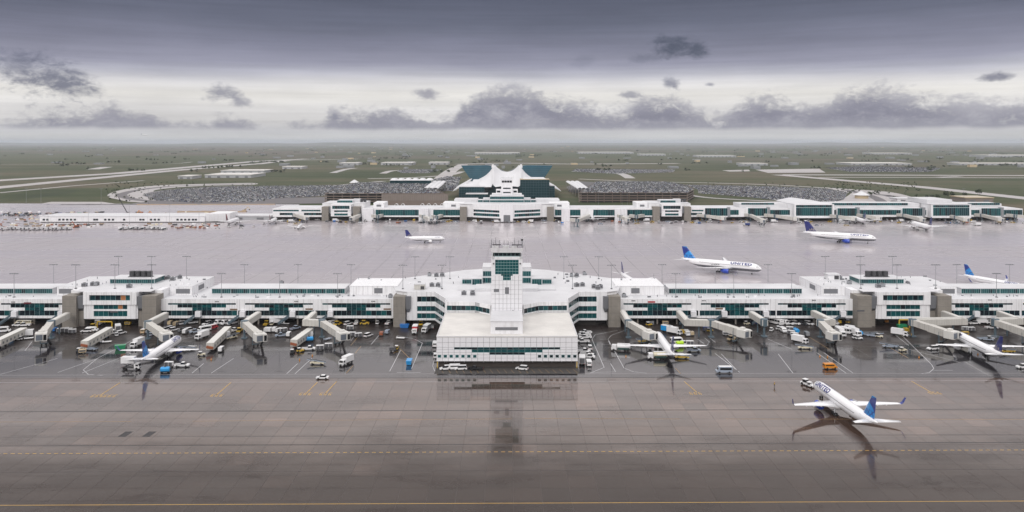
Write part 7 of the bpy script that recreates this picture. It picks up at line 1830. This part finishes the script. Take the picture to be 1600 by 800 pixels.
# debris and pallets lying about the site
random.seed(4); mb = MB()
for i in range(260):
    px = random.choice((random.uniform(0, 90), random.uniform(60, 160), random.uniform(180, 345))); py = random.choice((random.uniform(341, 352), random.uniform(350, 356), random.uniform(331, 338)))
    if 62 < px < 352 and 337 < py < 350: continue
    p = P(px, py, 0); w = random.uniform(.5, 2.2); mb.box(p.x - w, p.x + w, p.y - w * .6, p.y + w * .6, 0.005, random.uniform(.3, 1.4), random.randrange(5))
mb.build('site_debris', [M['burnt_orange'], M['white_plain'], M['tan'], M['dark_steel'], M['cream']], kind='stuff')
# tall floodlight masts around the far concourse
fl = lamp_proto(22.0); first = True; lst = []
for px, py in ((21,360),(75,350),(138,350),(202,350),(265,350),(311,350),(41,318),(64,318),(158,318),(232,318),(602,320.5),(612,320.5),(655,320.5),(935,320.5),(972,320.5),(980,320.5),(1506,318),(1195,320)): lst.append((px, py))
lst.sort()
for i, (px, py) in enumerate(lst):
    p = P(px, py, 0); lb = 'thin distant floodlight mast near the far concourse, %s' % nth(i)
    if first: fl.location = p; fl['label'] = lb; fl['group'] = 'distant floodlight masts'; first = False
    else: dup(fl, p, 0, lb, 'distant floodlight masts')

# ================================================================== ramp worker guiding the pushback
def worker(px, py, label):
    p = P(px, py, 0.03); t = thing('person', label, 'person', p, R(-70))
    me = bpy.data.meshes.new('body')
    J = [(0, 0, .95), (0, 0, 1.2), (0, 0, 1.43), (0, 0, 1.53), (.02, 0, 1.64), (.02, 0, 1.76), (0, .2, 1.40), (.05, .33, 1.22), (.22, .42, 1.40), (0, -.2, 1.40), (.02, -.3, 1.14), (.1, -.3, .90), (0, .1, .9), (.02, .13, .5), (-.02, .14, .08), (.12, .15, .05), (0, -.1, .9), (.02, -.13, .5), (-.02, -.14, .08), (.12, -.15, .05)]
    E = [(0, 1), (1, 2), (2, 3), (3, 4), (4, 5), (2, 6), (6, 7), (7, 8), (2, 9), (9, 10), (10, 11), (0, 12), (12, 13), (13, 14), (14, 15), (0, 16), (16, 17), (17, 18), (18, 19)]
    Rr = [.15, .15, .15, .06, .10, .08, .07, .055, .045, .07, .055, .045, .10, .07, .05, .045, .10, .07, .05, .045]
    me.from_pydata(J, E, []); me.materials.append(M['dark']); o_ = link('body', me, t)
    sk = o_.modifiers.new('skin', 'SKIN')
    for i, rr in enumerate(Rr): me.skin_vertices[0].data[i].radius = (rr, rr)
    me.skin_vertices[0].data[0].use_root = True
    o_.modifiers.new('sub', 'SUBSURF').levels = 1
    mb = MB(); mb.cyl((0, 0, .98), (0, 0, 1.44), .21, .19, 10); mb.build('vest', M['yellow'], t, smooth=True)
    mb = MB(); mb.cyl((.02, 0, 1.70), (.02, 0, 1.86), .125, .07, 10); mb.build('cap', M['orange'], t)
    for q in ((.22, .42, 1.40), (.1, -.3, .9)): mb = MB(); mb.cyl(q, (q[0] + .1, q[1], q[2] + .38), .03, .025, 6); mb.build('signal_wand', M['orange'], t)
worker(1210, 604.5, 'ramp worker in a yellow vest standing left of the pushback tractor')
worker(1424, 527, 'ramp worker in a yellow vest under the right hall jet bridge')
# ================================================================== air: even pale haze that fades the far plain
def haze():
    m = bpy.data.materials.new('haze_air'); m.use_nodes = True
    nt = m.node_tree
    nt.nodes.remove(nt.nodes['Principled BSDF'])
    pv = nt.nodes.new('ShaderNodeVolumePrincipled')
    pv.inputs['Color'].default_value = (0.86, 0.92, 1.0, 1)
    pv.inputs['Density'].default_value = 4.4e-5
    pv.inputs['Anisotropy'].default_value = 0.0
    nt.links.new(pv.outputs[0], nt.nodes['Material Output'].inputs['Volume'])
    mb = MB(); mb.box(-FAR * 1.05, FAR * 1.05, -4000, FAR * 1.05, -1.4, 128.0)
    mb.build('haze', m, kind='stuff')
haze()
